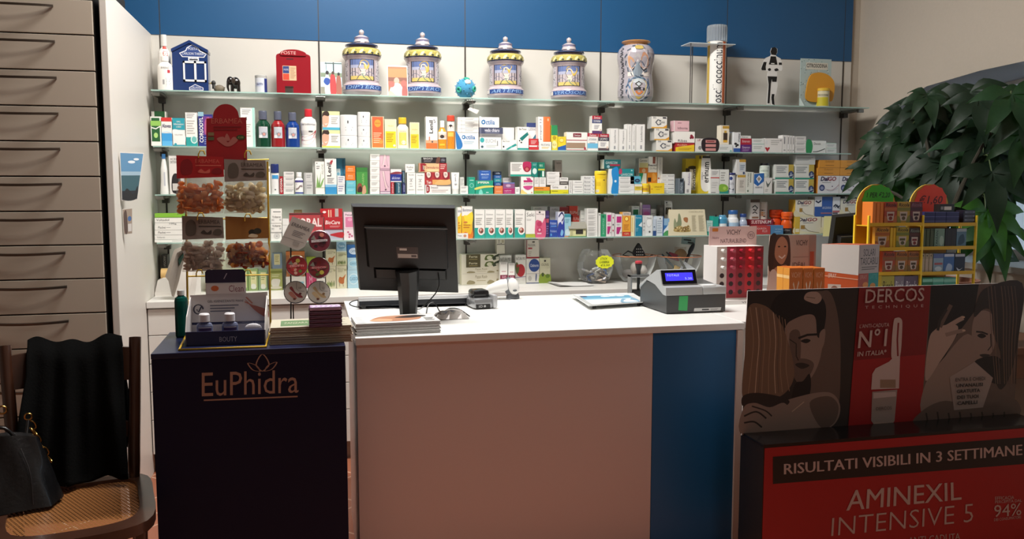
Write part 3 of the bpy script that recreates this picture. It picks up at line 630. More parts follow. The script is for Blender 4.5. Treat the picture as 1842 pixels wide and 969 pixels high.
    F = frame((a,Y,zf),(w,0,0),(0,0,h-.004),(0,-1,0)); K = '#121212'
    mb.art([('p',[(.44,.87),(.4,.92),(.46,.985),(.6,1.0),(.7,.97),(.71,.91),(.66,.86)],K),('p',[(.42,.84),(.66,.84),(.72,.74),(.74,.7),(.34,.7),(.38,.76)],K),('p',[(.1,.74),(.24,.74),(.2,.66),(.22,.6),(.02,.6),(.0,.63)],K),('p',[(.8,.74),(.94,.74),(.95,.7),(.8,.7)],K),('s',[(.3,.62),(.4,.64),(.45,.61),(.36,.59)],K),('s',[(.6,.62),(.72,.64),(.8,.61),(.66,.59)],K),('p',[(.3,.5),(.74,.5),(.72,.41),(.52,.41),(.5,.46),(.46,.38),(.44,.2),(.42,.04),(.33,.04),(.36,.36)],K),('p',[(.5,.14),(.54,.03),(.66,.01),(.62,.14),(.64,.2),(.52,.2)],K),('r',.44,.71,.6,.725,'#d9d8d4')],F); mb.build('body',parent=th)
    mb = MB(); mb.box(c[0]-.055,c[0]+.055,Y-.03,Y+.03,z0,z0+.004,M('#c9cac6',.2)); mb.build('base',parent=th)
    # card display with jar
    a,b,Y,z0,z1 = spot(k,1449,1512,101,186,.03); w = b-a; h = z1-z0; c = ((a+b)/2,Y+.03,z0)
    th = thing('card_display','pale blue speckled card display with an orange shape and a small yellow jar'+SUF[k],'display',c)
    mb = MB(); mb.box(a,a+w*.88,Y+.06,Y+.066,z0,z1,M('#a9bab8',.6)); mb.box(a,b-.005,Y,Y+.06,z0,z0+.006,M('#a9bab8',.6)); mb.add([(a,Y+.06,z0),(a,Y,z0),(a,Y+.06,z0+h*.2),(a+.003,Y+.06,z0),(a+.003,Y,z0),(a+.003,Y+.06,z0+h*.2)],[(0,1,2),(5,4,3),(0,3,4,1),(1,4,5,2)],'#b9c6c2')
    F = frame((a,Y+.06,z0),(w*.88,0,0),(0,0,h),(0,-1,0)); rnd = random.Random(5); art = []
    for i in range(90):
        u,v = rnd.random()*.95,.1+rnd.random()*.88; art.append(('e',u,v,.012,.01,rnd.choice(('#3f5552','#6d8a88','#dfe6e2'))))
    mb.art(art,F,step=.000002); mb.art([('r',.17,.78,.88,.92,'#c9c6b8'),('t','CITROSODINA',.19,.82,.86,.9,'#2c2a2c',0,0,.02)],F,d0=.001); mb.build('card',parent=th)
    mb = MB(); pg = smooth2([(.22,.14),(.18,.4),(.3,.66),(.6,.72),(.9,.66),(1.08,.5),(1.05,.2),(.9,.13)],5); mb.prism(pg,lambda u,v,q: (a+w*.88*u,Y+.045+.01*q,z0+h*v),M('#cf922c',.5)); mb.build('orange_shape',parent=th)
    jx0,jx1 = atY(1476,170,Y+.01).x,atY(1497,170,Y+.01).x; jr = (jx1-jx0)/2; jc = ((jx0+jx1)/2,Y+.01+jr,z0+.006); jh = h*.37
    mb = MB(); mb.lathe([(jr,0),(jr,jh*.86),(jr*.9,jh*.87)],M('#d8cfae',.3),jc,24); mb.art([('r',.1,.05,.9,.6,'#c3b52e'),('t','CITROSODINA',.1,.66,.9,.8,'#33302c')],cyl(jc,jr,2.4,jc[2],jc[2]+jh*.86),d0=.0006); j = mb.build('jar',parent=th,smooth=40)
    mb = MB(); mb.lathe([(jr*1.04,jh*.87),(jr*1.04,jh),(jr*.9,jh*1.03)],M('#d9b23c',.4),jc,24); mb.build('lid',parent=j,smooth=40)
top_items()
# ------------------------------------------------------------------ second shelf
def plus_art(n): return [x for j in range(n) for x in (('r',.42,(j+.62)/n,.5,(j+.68)/n,INK),('r',.44,(j+.57)/n,.48,(j+.73)/n,INK),('l',.3,(j+.2)/n,.75,(j+.45)/n,2,GR))]
def second_shelf():
    k = 1; W = '#ece9e3'
    B(k,273,300,201,258,W,'white and green box partly hidden behind a smaller green-labelled one',[('r',.2,.8,.9,1,'#1f5a30'),('r',.2,.68,.95,.82,'#9ac46a')],dy=.075)
    B(k,271,290,210,258.5,W,'white box with dark green label and pale green lid band',[('r',.08,.15,.88,.95,'#205a2e'),('r',.0,.68,1,.85,'#8fbf5c'),('e',.48,.36,.2,.09,'#a8d07a'),('w',[(.1,.62),(.5,.58),(.88,.66)],.04,W)])
    B(k,290.5,309.5,212,259,W,'red, white and blue box with dark lettering',[('r',0,.86,1,1,'#c62f2d'),('r',0,.0,1,.45,'#3f9ad6'),('r',0,.0,1,.18,'#5fb4e4'),('t','Alovex',.06,.64,.94,.78,'#2a2a5a',0,0,.02),('w',[(0,.47),(.5,.52),(1,.45)],.04,'#cfe3ee')])
    B(k,310.5,333,213,260,'#eae8e4','teal box with a white leaf-shaped lower half',[('r',0,.58,1,1,'#2795a5'),('s',[(.0,.58),(.6,.56),(1.0,.4),(.98,.12),(.6,.1),(.1,.3)],'#efede8'),('r',0,0,1,.05,'#2795a5'),('t','DMG',.35,.84,.65,.9,W),('t','Infiammazioni',.1,.75,.9,.82,W),('t','e dolori',.3,.66,.7,.73,W),('t','COLLUTORIO',.15,.38,.8,.43,'#888888'),('e',.2,.07,.1,.04,'#2795a5')])
    B(k,334,355,203,261,W,'tall white box with a teal base and a round emblem',[('r',0,0,1,.27,'#2a9c9a'),('e',.7,.2,.3,.12,'#d8e6e2'),('e',.7,.2,.22,.09,'#6fb8b2'),('l',.1,.82,.8,.97,3,GR),('l',.1,.35,.8,.78,6,'#b9b7b2')])
    B(k,357,382,206,261,'#29307e','dark blue and violet box with upright lettering, behind the red card',[('r',.35,.35,1,.93,'#6a3a86'),('s',[(.45,.4),(.5,.8),(.8,.9),(1,.6),(.8,.4)],'#b0567e'),('t','CORSODYL',.06,.12,.34,.9,W,90,0,.02),('r',0,.93,.4,1.06,'#8fb8c8'),('l',.4,.05,.95,.3,4,'#8a90c0')])
    B(k,433,459,195,263,W,'tall white box with a pale teal edge beside the green mouthwash',[('r',.82,0,1,1,'#a9d4cc'),('l',.1,.82,.72,.96,3,GR),('r',.35,.68,.45,.76,'#777777'),('l',.12,.25,.7,.6,6,'#bdbbb6')])
    mprof = [(.9,0),(1,.03),(1,.5),(.96,.62),(1,.74),(.92,.84),(.6,.95),(.5,.98),(.5,1)]
    for x0,x1,yt,c,d in ((459,486.5,200,'#123d2b','dark green'),(487,512.5,201,'#8e2226','red'),(513,539,203,'#16397c','blue')):
        BOT(k,x0,x1,yt,264,c,'#55596a',d+' mouthwash bottle with a mottled dark cap',mprof,.24,.56,[('r',.18,.1,.82,.9,'#b9bcc4'),('r',.18,.74,.82,.9,'#2a2d3a'),('t','LISTERINE',.2,.77,.8,.87,W),('r',.18,.1,.42,.6,'#e2e2e4'),('e',.55,.42,.17,.2,'#7d828c'),('e',.55,.36,.1,.1,'#c98f86'),('l',.24,.62,.78,.72,2,'#555a66')],lv=(.28,.8),name='mouthwash_bottle',cat='mouthwash',span=1.9,rough=.12,group='mouthwash bottles')
    BOT(k,540,570,197,264,'#e6e3df','#bf2430','white mouthwash bottle with red cap and red swoosh',[(.88,0),(.95,.03),(.86,.4),(.97,.55),(1,.8),(.85,.92),(.5,.97),(.46,1)],.2,.46,[('t','parodontax',.05,.72,.95,.82,'#4a4a5a'),('s',[(.0,.35),(.3,.33),(.7,.42),(1,.58),(1,.48),(.7,.26),(.3,.2),(.0,.22)],'#c02836'),('s',[(.0,.24),(.4,.2),(1,.36),(1,.3),(.5,.05),(0,.1)],'#d8888a'),('r',.5,.5,.75,.55,'#555')if 0 else ('r',.5,.5,.75,.55,'#555555')],lv=(.05,.95),name='mouthwash_bottle',cat='mouthwash',span=2.2,group='mouthwash bottles')
    face = [('r',0,.8,1,1,'#d8dba0'),('s',[(.02,.3),(.02,.75),(.2,.92),(.36,.8),(.36,.4),(.2,.12)],'#d9a68c'),('s',[(.0,.7),(.05,.95),(.3,1.0),(.4,.85),(.34,.74),(.1,.78)],'#3a2a24'),('w',[(.14,.34),(.2,.28),(.28,.36)],.04,'#f2e6e0'),('s',[(0,0),(.02,.2),(.2,.1),(.4,.0)],'#d9a68c'),('l',.5,.3,.9,.7,4,'#a9a7a2')]
    z = B(k,579.5,612,235,267,W,'white box with a smiling child face and lime base, lower of two',face+[('r',0,0,1,.1,'#c4cf5a')],group='face cream boxes')
    B(k,579.5,611,202,235,W,'white box with a smiling child face and blue base, upper of two',face+[('r',0,0,1,.14,'#4fa9c4')],on=z,group='face cream boxes')
    def canister(x0,x1,ys,desc):
        n = len(ys)-1; a,b,Y,z0,z1 = spot(k,x0,x1,ys[0],ys[-1]); r = (b-a)/2; z = z0; od = order(n); s = (z1-z0)/(ys[-1]-ys[0])
        for i in range(n-1,-1,-1):
            h = (ys[i+1]-ys[i])*s; c = ((a+b)/2,Y+r*.7,z); mb = MB(); mb.lathe([(r*.99,.0004),(r,.004),(r,h-.006),(r*.97,h-.0004)],M('#dfdedd',.35),c,28,.7)
            mb.art(plus_art(1),cyl(c,r,1.9,z,z+h,.7),d0=.0005); tag(mb.build('canister',base=c,smooth=40),'%s, %s%s' % (desc,od[i],SUF[k]),'canister','white oval canisters on the second shelf'); z += h
    canister(612.5,643.5,[208,245,267],'wide white oval canister with a black cross')
    canister(644,667,[203,228,247,267],'slim white oval canister with a black cross')
    B(k,668,691,211,268,'#e9d8b4','orange-fronted box with a sun disc, next to the slim white canisters',[('r',.06,.03,.94,.98,'#d8603a'),('r',.06,.03,.94,.3,'#e07a3c'),('e',.5,.78,.26,.12,'#e8983e'),('t','WELEDA',.28,.76,.72,.8,'#7a3a24'),('l',.15,.15,.8,.5,6,'#f0c8a0'),('e',.75,.2,.15,.06,'#d89a4a')])
    B(k,692,713.5,216,268,'#efe6c4','cream box with a bright yellow lower half',[('r',.06,.02,.94,.58,'#e9cb2e'),('r',.06,.58,.94,.97,'#f2e7b2'),('t','WELEDA',.25,.74,.75,.79,'#a08a4a'),('l',.15,.2,.75,.52,5,'#b08a20'),('e',.8,.1,.1,.04,'#f4efd8')])
    BOT(k,714,736,213,268.5,'#f1e7d2','#e5b62f','cream baby lotion bottle with a yellow cap',capfrac=.2,capw=.66,art=[('r',.2,.1,.85,.85,'#e9d26a'),('t','WELEDA',.25,.88,.8,.94,'#a08a4a'),('l',.3,.5,.75,.75,3,'#b89a3a'),('e',.6,.25,.18,.12,'#f2ecd0')],lv=(.08,.75))
    B(k,737.5,754.5,222,268.5,'#f0e8cc','small cream and yellow box beside the yellow-capped lotion bottle',[('r',.06,.02,.94,.55,'#e8c832'),('r',.06,.55,.94,.97,'#f0d9a0'),('t','WELEDA',.2,.7,.8,.75,'#a08a4a'),('l',.15,.2,.75,.5,5,'#b08a20')])
    B(k,766,787,212,269,W,'tall white box with upright black lettering and an orange base',[('r',0,0,1,.18,'#e2713a'),('r',0,.18,1,.27,'#eba67e'),('t','Lenil',.28,.48,.62,.88,'#26262c',90,0,.02),('w',[(.66,.9),(.8,.88),(.72,.82),(.86,.84)],.04,'#8a8a90'),('e',.55,.22,.08,.03,'#555555'),('r',.25,.25,.35,.38,'#c87a5a')])
    BOT(k,788.5,804.5,219,269.5,'#e0962e','#eceae6','orange insect spray bottle with a white nozzle',[(.95,0),(1,.03),(1,.55),(.98,.56),(1,.57),(.98,.8),(.6,.93),(.5,1)],.24,.5,[('r',-.4,.56,1.4,1.0,'#e6e2da'),('e',.5,.72,.25,.1,'#3a3030'),('l',.2,.1,.8,.5,5,'#b0541e'),('r',.2,.2,.8,.3,'#e7c23a')],lv=(.0,.8))
    BOT(k,805,818.5,210,269.5,'#de8b2b','#c94a34','tall orange insect spray bottle with a red cap',[(.95,0),(1,.03),(1,.62),(.95,.7),(1,.8),(1,1)],.17,1.05,[('r',-.4,.64,1.4,1.0,'#e6e2da'),('e',.5,.78,.3,.1,'#3a3030'),('r',.1,.45,.9,.6,'#e9c05a'),('l',.2,.1,.8,.4,4,'#b0541e')],lv=(.0,1.0))
    z = B(k,819.5,861,240.5,270.5,W,'white eyedrop box with a blue drop, carrying four thin boxes',[('s',[(.0,1.0),(.08,.96),(.26,.5),(.3,.2),(.2,.0),(.05,.02)],'#2f74b4'),('e',.34,.72,.07,.12,'#2a7fb0'),('t','Octilia',.27,.6,.85,.85,'#2a6fae',0,0,.02),('e',.34,.72,.035,.06,W),('l',.35,.3,.8,.5,2,'#b0c8d8')])
    ST(k,823,861,[213.5,220,227,234,240.5],W,'thin white box',[('r',.18,0,.19,1,'#8d8b88'),('l',.35,.3,.8,.8,2,'#b5b3b0'),('r',0,.02,1,.06,'#8f8d8a')],'above the blue-drop box',base=z)
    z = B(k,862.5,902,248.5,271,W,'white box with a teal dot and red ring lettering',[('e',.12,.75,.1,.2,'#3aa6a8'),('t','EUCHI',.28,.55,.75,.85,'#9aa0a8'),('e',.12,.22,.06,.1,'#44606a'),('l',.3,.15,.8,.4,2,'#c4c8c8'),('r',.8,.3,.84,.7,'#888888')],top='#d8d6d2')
    z = B(k,862.5,904,242.5,248.5,'#8d8a8a','flat grey box between the dark blue band box and the teal-dot box',[('l',.1,.2,.8,.8,2,'#6a6868')],on=z)
    z = B(k,862,905,231.5,242.5,'#4a4f68','dark slate box with white lettering',[('t','vedo chiaro',.22,.3,.85,.85,'#dcdce4',0,0,.02),('l',.25,.06,.85,.22,1,'#9a9cb0'),('r',.0,.0,.08,1,'#6c7086')],on=z)
    B(k,862,898,213,231.5,W,'white eyedrop box on top of the dark slate box',[('e',.2,.5,.1,.22,'#2a7fb0'),('e',.2,.5,.05,.1,W),('t','Octilia',.12,.28,.78,.75,'#2a6fae',0,0,.02),('s',[(.0,1),(.1,1),(.05,.6),(0,.5)],'#cfd8e0')],on=z)
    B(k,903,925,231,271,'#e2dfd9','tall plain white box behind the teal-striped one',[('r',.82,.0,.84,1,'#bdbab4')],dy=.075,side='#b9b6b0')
    teal_slip = [('p',[(.25,.05),(.9,.62),(1.0,.45),(.4,.0)],'#25908c'),('p',[(.5,.28),(.62,.4),(.74,.26),(.62,.16)],'#5fb5ae'),('t','Be-Total',.08,.78,.5,.9,INK)]
    B(k,902.5,930,253,271.5,W,'low white box with a slanted teal tablet strip',teal_slip+[('e',.12,.3,.05,.1,INK)])
    B(k,930.5,951,230,271.5,W,'taller white box with a dark teal tablet strip and teal base',[('p',[(.2,.5),(.9,.78),(1,.66),(.4,.38)],'#17756f'),('r',0,0,1,.08,'#1f8f88'),('t','Be-Total',.15,.86,.8,.94,INK),('e',.35,.32,.08,.03,INK),('e',.2,.4,.06,.03,INK)])
    B(k,947,968,223,271,W,'white box with a navy blue top behind the red-capped pack',[('r',0,.84,1,1,'#39477f'),('t','LIERAC',.2,.72,.85,.82,'#454a6a'),('p',[(.3,.3),(.8,.6),(.9,.5),(.4,.2)],'#2a6f8a')],dy=.075)
    B(k,951.5,969,251,272,'#c4383c','small red and white box with a crimson cap shape',[('r',0,.28,1,.4,W),('l',.2,.5,.8,.85,3,'#eec0bc'),('e',.9,.34,.07,.06,'#b02a30')],group=None)
    z = B(k,969.5,993,256.5,272,W,'low white box carrying the tall orange one',[('t','PROSTAMOL',.15,.5,.85,.75,'#4a4a50'),('l',.2,.15,.8,.4,2,'#d8b84a')])
    B(k,968,990,212,256.5,'#ece9e3','tall orange and white box with upright lettering',[('r',.42,0,1,1,'#e2723a'),('r',.5,0,.56,1,'#e98a55'),('t','propol 12',.12,.08,.3,.92,'#54406a',90),('e',.82,.88,.07,.06,'#f0b48a')],on=z)
    B(k,991.5,1003,227,272,'#e6cf3e','slim yellow box with a green top',[('r',0,.6,1,1,'#2f8a54'),('e',.5,.5,.3,.08,'#b59a2a'),('e',.5,.22,.42,.16,'#f0e29a'),('t','MELLIN',.2,.18,.8,.26,'#8a7a2a')])
    B(k,1003.5,1018,247,272,'#e7ce34','small yellow box with a blue lower corner',[('p',[(0,0),(1,0),(1,.4),(0,.22)],'#2c5da8'),('e',.45,.72,.32,.18,'#d8b02c'),('e',.45,.72,.24,.12,'#f0dc7a')])
    sw = lambda c2,t,c3: [('r',0,.8,1,1,'#a8283a'),('t','Swisse',.18,.83,.84,.96,W,0,.2),('r',0,.58,1,.8,c2),('t',t,.15,.63,.85,.76,W),('r',0,.0,1,.16,c3),('e',.85,.2,.09,.07,'#d8c0b0'),('l',.2,.25,.75,.5,3,'#a8a6b0')]
    B(k,1019,1056,239,272,W,'wide white box with a brown panel and a dark red logo',[('r',.32,.72,.72,.93,'#7a2434'),('t','Swisse',.37,.77,.67,.88,W,0,.2),('r',0,.12,.92,.42,'#a08670'),('r',0,.54,1,.58,'#b0505a'),('e',.9,.12,.05,.08,'#a83a44'),('r',0,.02,1,.05,'#b0505a')],top='#b9a898')
    B(k,1056.5,1075.5,241,272.3,W,'red-topped white vitamin box with a pale blue panel',sw('#e8e4e0',' ','#e6e2de')+[('r',0,.14,1,.42,'#6fb6d8'),('t','VITAMINA',.15,.6,.85,.7,'#6a7a8a')],group='red-topped vitamin boxes')
    z = B(k,1076,1095.5,242,272.3,W,'red-topped white vitamin box lettered UOMO',sw('#3c3a4a','UOMO','#5a4a50'),group='red-topped vitamin boxes')
    B(k,1065,1083,210,241.5,W,'red-topped vitamin box lettered DONNA, perched on the other two',sw('#33406e','DONNA','#5c3a6a'),on=z+.0005,group='red-topped vitamin boxes')
    for i,(x0,x1,yt) in enumerate(((1096.5,1112,232),(1112.5,1127,233),(1127.5,1136,224),(1136.5,1143,226),(1143.5,1160,224))):
        B(k,x0,x1,yt,272.5,'#e3e1dd',['white upright carton next to the UOMO vitamin box','white upright carton with faint grey side lettering, second of its row','narrow white upright carton, third of its row','thinnest white upright carton of its row','wide white upright carton at the end of its row'][i],[('t',['Lactoferrina','Magnesio','Lactoferrin','Lattoferr','Lactoferrina'][i],.5,.35,.72,.92,'#6a6a70',90),('r',.5,.08,.7,.22,'#9a9a9e'),('r',.02,.0,.05,1,'#b8b6b2')],group='upright white cartons on the second shelf')
    car = [('r',0,0,1,.1,'#d8a23c'),('w',[(.62,.38),(.42,.28),(.28,.5),(.42,.72),(.62,.62)],.09,'#5a5c66'),('t','Cardiol',.5,.42,.86,.62,'#44464e'),('p',[(.75,.1),(1,.1),(1,.3)],'#d8983a'),('r',.72,.82,.95,.95,'#44444a'),('t','30',.1,.82,.3,.96,'#6a6a70')]
    zz = None
    for x0,x1,yt,yb,d in ((1180,1209,252,272.5,'lowest of three'),(1177,1204,231,252,'middle of three'),(1172,1200,210,231,'top of three')):
        zz = B(k,x0,x1,yt,yb,'#e2dfd8','white and orange box with a large grey C, '+d,car,on=zz,side='#b9b7b3',dep=.07,group='piled white and orange boxes')
    z = B(k,1215,1249,257,272.5,'#b32c34','red box with a yellow diagonal half',[('p',[(0,.0),(0,.5),(1,.85),(1,0)],'#e4bf2c'),('t','FLUSSO',.1,.66,.6,.88,'#e8d0a0'),('l',.15,.15,.85,.45,2,'#a8842a')])
    z = B(k,1213,1250,236,257,W,'white box with a cluster of dark red berries',[('e',.84,.62,.07,.13,'#8c2438'),('e',.9,.5,.06,.12,'#8c2438'),('e',.8,.46,.05,.1,'#74202f'),('t','Ribes',.18,.1,.62,.32,'#4a4450'),('r',0,0,1,.06,'#8a3440')],on=z)
    B(k,1212,1240,217,236,'#dfb4ba','pink box on top of the berry box',[('t','Isdinorma',.25,.2,.9,.42,'#5a3a44'),('l',.25,.7,.5,.85,1,'#a0707a'),('r',0,0,.06,1,'#e8dcda')],on=z)
    B(k,1251,1291,248,272.5,'#ddd8d4','white box with three pink tubes on a black field',[('s',[(.32,.95),(.36,.05),(1.0,.05),(1.0,.95)],'#2a2024'),('r',.45,.68,.92,.88,'#c98a86'),('r',.45,.38,.92,.58,'#c98a86'),('r',.45,.08,.92,.28,'#c98a86'),('r',.5,.74,.85,.82,'#8a3a40'),('t','LIP',.08,.8,.22,.94,'#9a3a44'),('e',.2,.3,.08,.14,'#8a8a8a')])
    z = B(k,1291.5,1318,258,272.5,'#d9dcda','low pale box under the small gold vial box',[('p',[(.78,.08),(.88,.3),(.98,.08)],'#5aa89e'),('l',.1,.3,.7,.7,2,'#aab0b0')])
    B(k,1297,1312,224,258,'#e6ddca','small white box picturing a dark vial with gold lettering',[('r',.2,.82,1,.96,'#b9913a'),('r',.3,.1,.8,.6,'#3a2c22'),('r',.4,.6,.7,.72,'#c8a24a'),('r',.3,.1,.8,.22,'#d8a83a')],on=z)
    B(k,1312.5,1319.5,236,272.5,'#dfe0e0','narrow white box with a navy top behind the low pale box',[('r',0,.86,1,1,'#26427a'),('l',.1,.3,.9,.8,4,GR)],dy=.08)
    B(k,1319.5,1332,236,272.5,'#dee0e2','white box with black flowers and a blue base',[('r',0,0,1,.2,'#2f57a0'),('e',.3,.42,.2,.06,INK),('e',.6,.36,.18,.05,INK),('e',.4,.3,.14,.05,INK),('t','VITAMINE',.68,.5,.92,.94,'#4a4a50',90)])
    z = B(k,1332.5,1352,258,272.5,'#5b2a70','purple box under a red box',[('t','Enterum',.15,.5,.85,.8,'#d8c8e0'),('l',.15,.15,.8,.4,2,'#a88ab8')])
    z = B(k,1332.5,1352,247,258,'#a3283a','red box between the purple box and a white one',[('t','Enterum',.15,.35,.85,.75,'#e8c8c8')],on=z)
    B(k,1333,1351,242,247,'#dcdcd8','thin white box on the red box',[('t','Enterum',.1,.2,.7,.8,'#5a5a60')],on=z,fold=False)
    ST(k,1353,1375,[247,257,272.5],'#dbdedb','white box with a pale teal foot',[('r',0,0,1,.1,'#9cc4bc'),('l',.1,.4,.8,.8,2,'#aab0ae')],'past the purple box')
    B(k,1375.5,1407,246,272.5,'#e0ddda','white box with a small red heart',[('s',[(.08,.2),(.02,.34),(.12,.36),(.16,.3),(.2,.36),(.3,.34),(.24,.2),(.16,.06)],'#a82a34'),('e',.1,.72,.06,.16,'#d8d8d8'),('l',.35,.5,.9,.9,3,'#b5b3b0'),('r',.9,.8,.95,.92,'#8a8a8a')])
    xs = [1407.5,1416,1421,1425,1430]
    for i in range(4): B(k,xs[i],xs[i+1]-.4,240+i*.4,272.5,'#dedcd9',['widest white upright pack past the red-heart box','second white upright pack past the red-heart box','third slim white upright pack past the red-heart box','last slim white upright pack past the red-heart box'][i],[('r',.3,.5,.6,.9,'#8d8d90'),('e',.5,.15,.25,.03,'#9a9a9a')],group='upright white packs by the heart box',fold=False)
    ST(k,1431,1450,[242,251,261,272.5],'#dcdad7','white box with grey print',[('l',.1,.4,.9,.8,2,'#8f9090'),('r',0,0,1,.04,'#8f9090')],'before the green-edged box')
    B(k,1450.5,1486,249,272.5,'#dcdfdb','white box with a green end and a dark sweeping line',[('s',[(0,0),(0,1),(.24,1),(.32,.5),(.24,0)],'#2f8a54'),('t','Daosin',.38,.66,.72,.84,'#33363a'),('w',smooth2([(.34,.1),(.6,.14),(.95,.36)],5,False),.05,'#26302c')])
    ST(k,1486.5,1505,[253,262,272.5],'#d4d8d5','pale white box with green hairlines',[('r',0,.9,1,1,'#9fc0b0'),('l',.1,.3,.8,.7,2,'#a4aaa8')],'last before the upright post')
second_shelf()

# ------------------------------------------------------------------ third shelf
def third_shelf():
    k = 2; W = '#ece9e3'
    BOT(k,286,303,277,349,'#e2e2de','#3b78b4','slender white electric toothbrush pack with a blue tip',[(.95,0),(1,.05),(.8,.35),(.75,.7),(.45,.95),(.4,1)],.12,.42,[('r',.4,.2,.6,.75,'#b9bcc4'),('e',.5,.5,.06,.05,'#5a7ab0')],lv=(.1,.8),name='toothbrush_pack',cat='toothbrush pack')
    B(k,304.5,330,280,349,'#e0dcd8','white box picturing a dark domed bottle behind the hanging bags',[('t','ACIDO',.1,.88,.7,.94,INK),('t','DETERGENTE',.1,.8,.9,.86,INK),('s',[(.2,.05),(.15,.35),(.3,.52),(.6,.52),(.8,.35),(.8,.05)],'#241f22'),('r',.2,.1,.8,.28,'#c9c5c0')])
    B(k,482,486.5,300,350,W,'very thin white upright box beside the yellow rack post',[('r',.2,.8,.8,.92,'#6a6a70')],fold=False)
    BOT(k,487,502,296,350,'#e4e4e2','#1d2c66','white spray can with a tall dark blue cap',[(1,0),(1,1)],.3,.98,[('r',.1,.72,.95,.9,'#3f93c9'),('p',[(.0,.9),(.4,.9),(.1,.72)],'#e6e6e6'),('e',.5,.2,.1,.03,'#5a5a60')],lv=(.02,1.0),name='spray_can',cat='spray can')
    B(k,503,509.5,318,350,'#a82531','narrow red box with upright white lettering',[('t','OTOMA',.2,.1,.75,.9,W,90,0,.02)],fold=False)
    ST(k,510,529,[310,319,329,339,350],'#dfdcd8','white box with a dark print line',[('l',.2,.4,.95,.8,2,'#8a8a8c'),('r',0,0,1,.03,'#a5a29e')],'beside the narrow red box')
    BOT(k,530,546,311,350,'#ebe9e6','#efedea','small white bottle with a purple band and a white cap',[(.95,0),(1,.03),(1,.82),(.6,.95),(.58,1)],.22,.62,[('r',-.1,.78,1.1,.92,'#4a4488'),('w',smooth2([(.1,.3),(.4,.36),(.6,.52),(.9,.5)],5,False),.12,'#8a7a78'),('r',-.1,.0,1.1,.1,'#2f3f8a'),('l',.1,.6,.9,.72,2,'#7a7a80')],lv=(.03,.88))
    z = B(k,547,563,328,350,'#c6c5c2','pale grey box, lower of two, next to the purple-banded bottle',[('l',.3,.4,.9,.8,2,'#9a9a9a'),('r',.0,.0,.25,1,'#adacaa')],group='pale grey boxes')
    B(k,546.5,562,312,328,'#c9c8c5','pale grey box, upper of two, next to the purple-banded bottle',[('l',.3,.4,.8,.8,2,'#9a9a9a'),('r',.0,.0,.2,1,'#adacaa')],on=z,group='pale grey boxes')
    B(k,562.5,581,286,350,'#dcdad4','tall plain white box behind the aloe box',[('r',.1,.88,.9,.9,'#c0beb8')],dy=.075)
    B(k,567,584,292,350.5,W,'white box with green aloe leaves',[('s',[(.1,.22),(.2,.5),(.16,.62),(.34,.4),(.36,.22)],'#7fa860'),('s',[(.3,.22),(.5,.5),(.62,.68),(.52,.4),(.48,.22)],'#6c9850'),('s',[(.45,.22),(.7,.4),(.95,.5),(.8,.34),(.62,.22)],'#86b068'),('w',[(0,.2),(1,.2)],.015,'#a8c090'),('t','ALOE',.7,.6,.9,.92,'#b0b8a8',90),('e',.2,.94,.05,.02,INK),('l',.15,.76,.5,.88,2,GR)])
    B(k,584.5,605.5,287,351.5,W,'tall white box with upright black lettering and a blue base',[('r',0,0,1,.2,'#3a90c4'),('r',0,.2,1,.27,'#8fc0dc'),('t','Lenil',.18,.5,.55,.88,INK,90,0,.02),('w',[(.45,.86),(.7,.94)],.07,'#a83a44'),('w',[(.52,.94),(.62,.84)],.07,'#a83a44'),('l',.2,.3,.8,.46,4,GR)])
    B(k,603,622,286,351.5,'#3f86a8','tall blue box with upright dark lettering behind low white ones',[('r',.1,.0,.5,.7,'#c5d8e0'),('t','Connettivina',.6,.5,.85,.96,'#1d3a66',90),('e',.3,.56,.14,.04,'#7ab0c8')],dy=.08)
    ST(k,606.5,620.5,[318,333,351],'#e0e0e0','white box with two violet lines',[('l',.15,.2,.85,.9,3,'#9896b0')],'in front of the tall blue box')
    z = ST(k,622.5,640,[326,338,350.5],'#6cbccb','turquoise box',[('l',.15,.4,.8,.7,2,'#a8dce2'),('r',0,.0,1,.03,'#4a9aa8')],'under the orange boxes')
    ST(k,621.5,639,[300,312.5,325.5],'#e27a30','orange box',[('t','aboca',.25,.5,.75,.75,'#f4d8b8'),('l',.2,.2,.8,.4,1,'#f0b888'),('r',0,.0,1,.04,'#b05a20')],'over the turquoise boxes',base=z)
    B(k,641,661.5,303,350.5,'#4a9246','green box with brown cocoa shells',[('r',0,.84,1,1,'#3a7a3a'),('t','PHARMA',.5,.35,.7,.78,'#9ccc7a',90),('s',[(.02,.1),(.1,.36),(.4,.4),(.55,.2),(.4,.08),(.15,.14)],'#8a4a34'),('s',[(.1,.08),(.2,.26),(.42,.28),(.5,.1)],'#3a2220'),('s',[(.5,.02),(.6,.3),(.8,.3),(.85,.05)],'#c99a7a')])
    ST(k,665.5,683,[279,291,303,315,327,339,350.5],W,'small white carton',[('l',.15,.35,.8,.8,3,'#a8a6a4'),('r',0,0,1,.04,'#b8b6b2')],'beside the pink leg boxes')
    leg = lambda: [('s',[(.2,.9),(.4,.55),(.55,.3),(.72,.2),(.6,.4),(.5,.6),(.4,.92)],'#e6c8c8'),('w',smooth2([(.2,.95),(.4,.55),(.5,.3),(.6,.2)],5,False),.025,'#8a6a78'),('w',smooth2([(.45,.95),(.55,.6),(.75,.35),(.88,.28)],5,False),.025,'#8a6a78'),('e',.55,.18,.09,.03,'#4a3a44')]
    z = B(k,683.5,702,308,350.5,'#d9b2c0','pink box with a drawing of bent legs, lower of two',leg()+[('r',0,0,1,.12,'#9a7a92'),('r',0,.03,1,.08,'#e2ccd4')],group='pink leg care boxes')
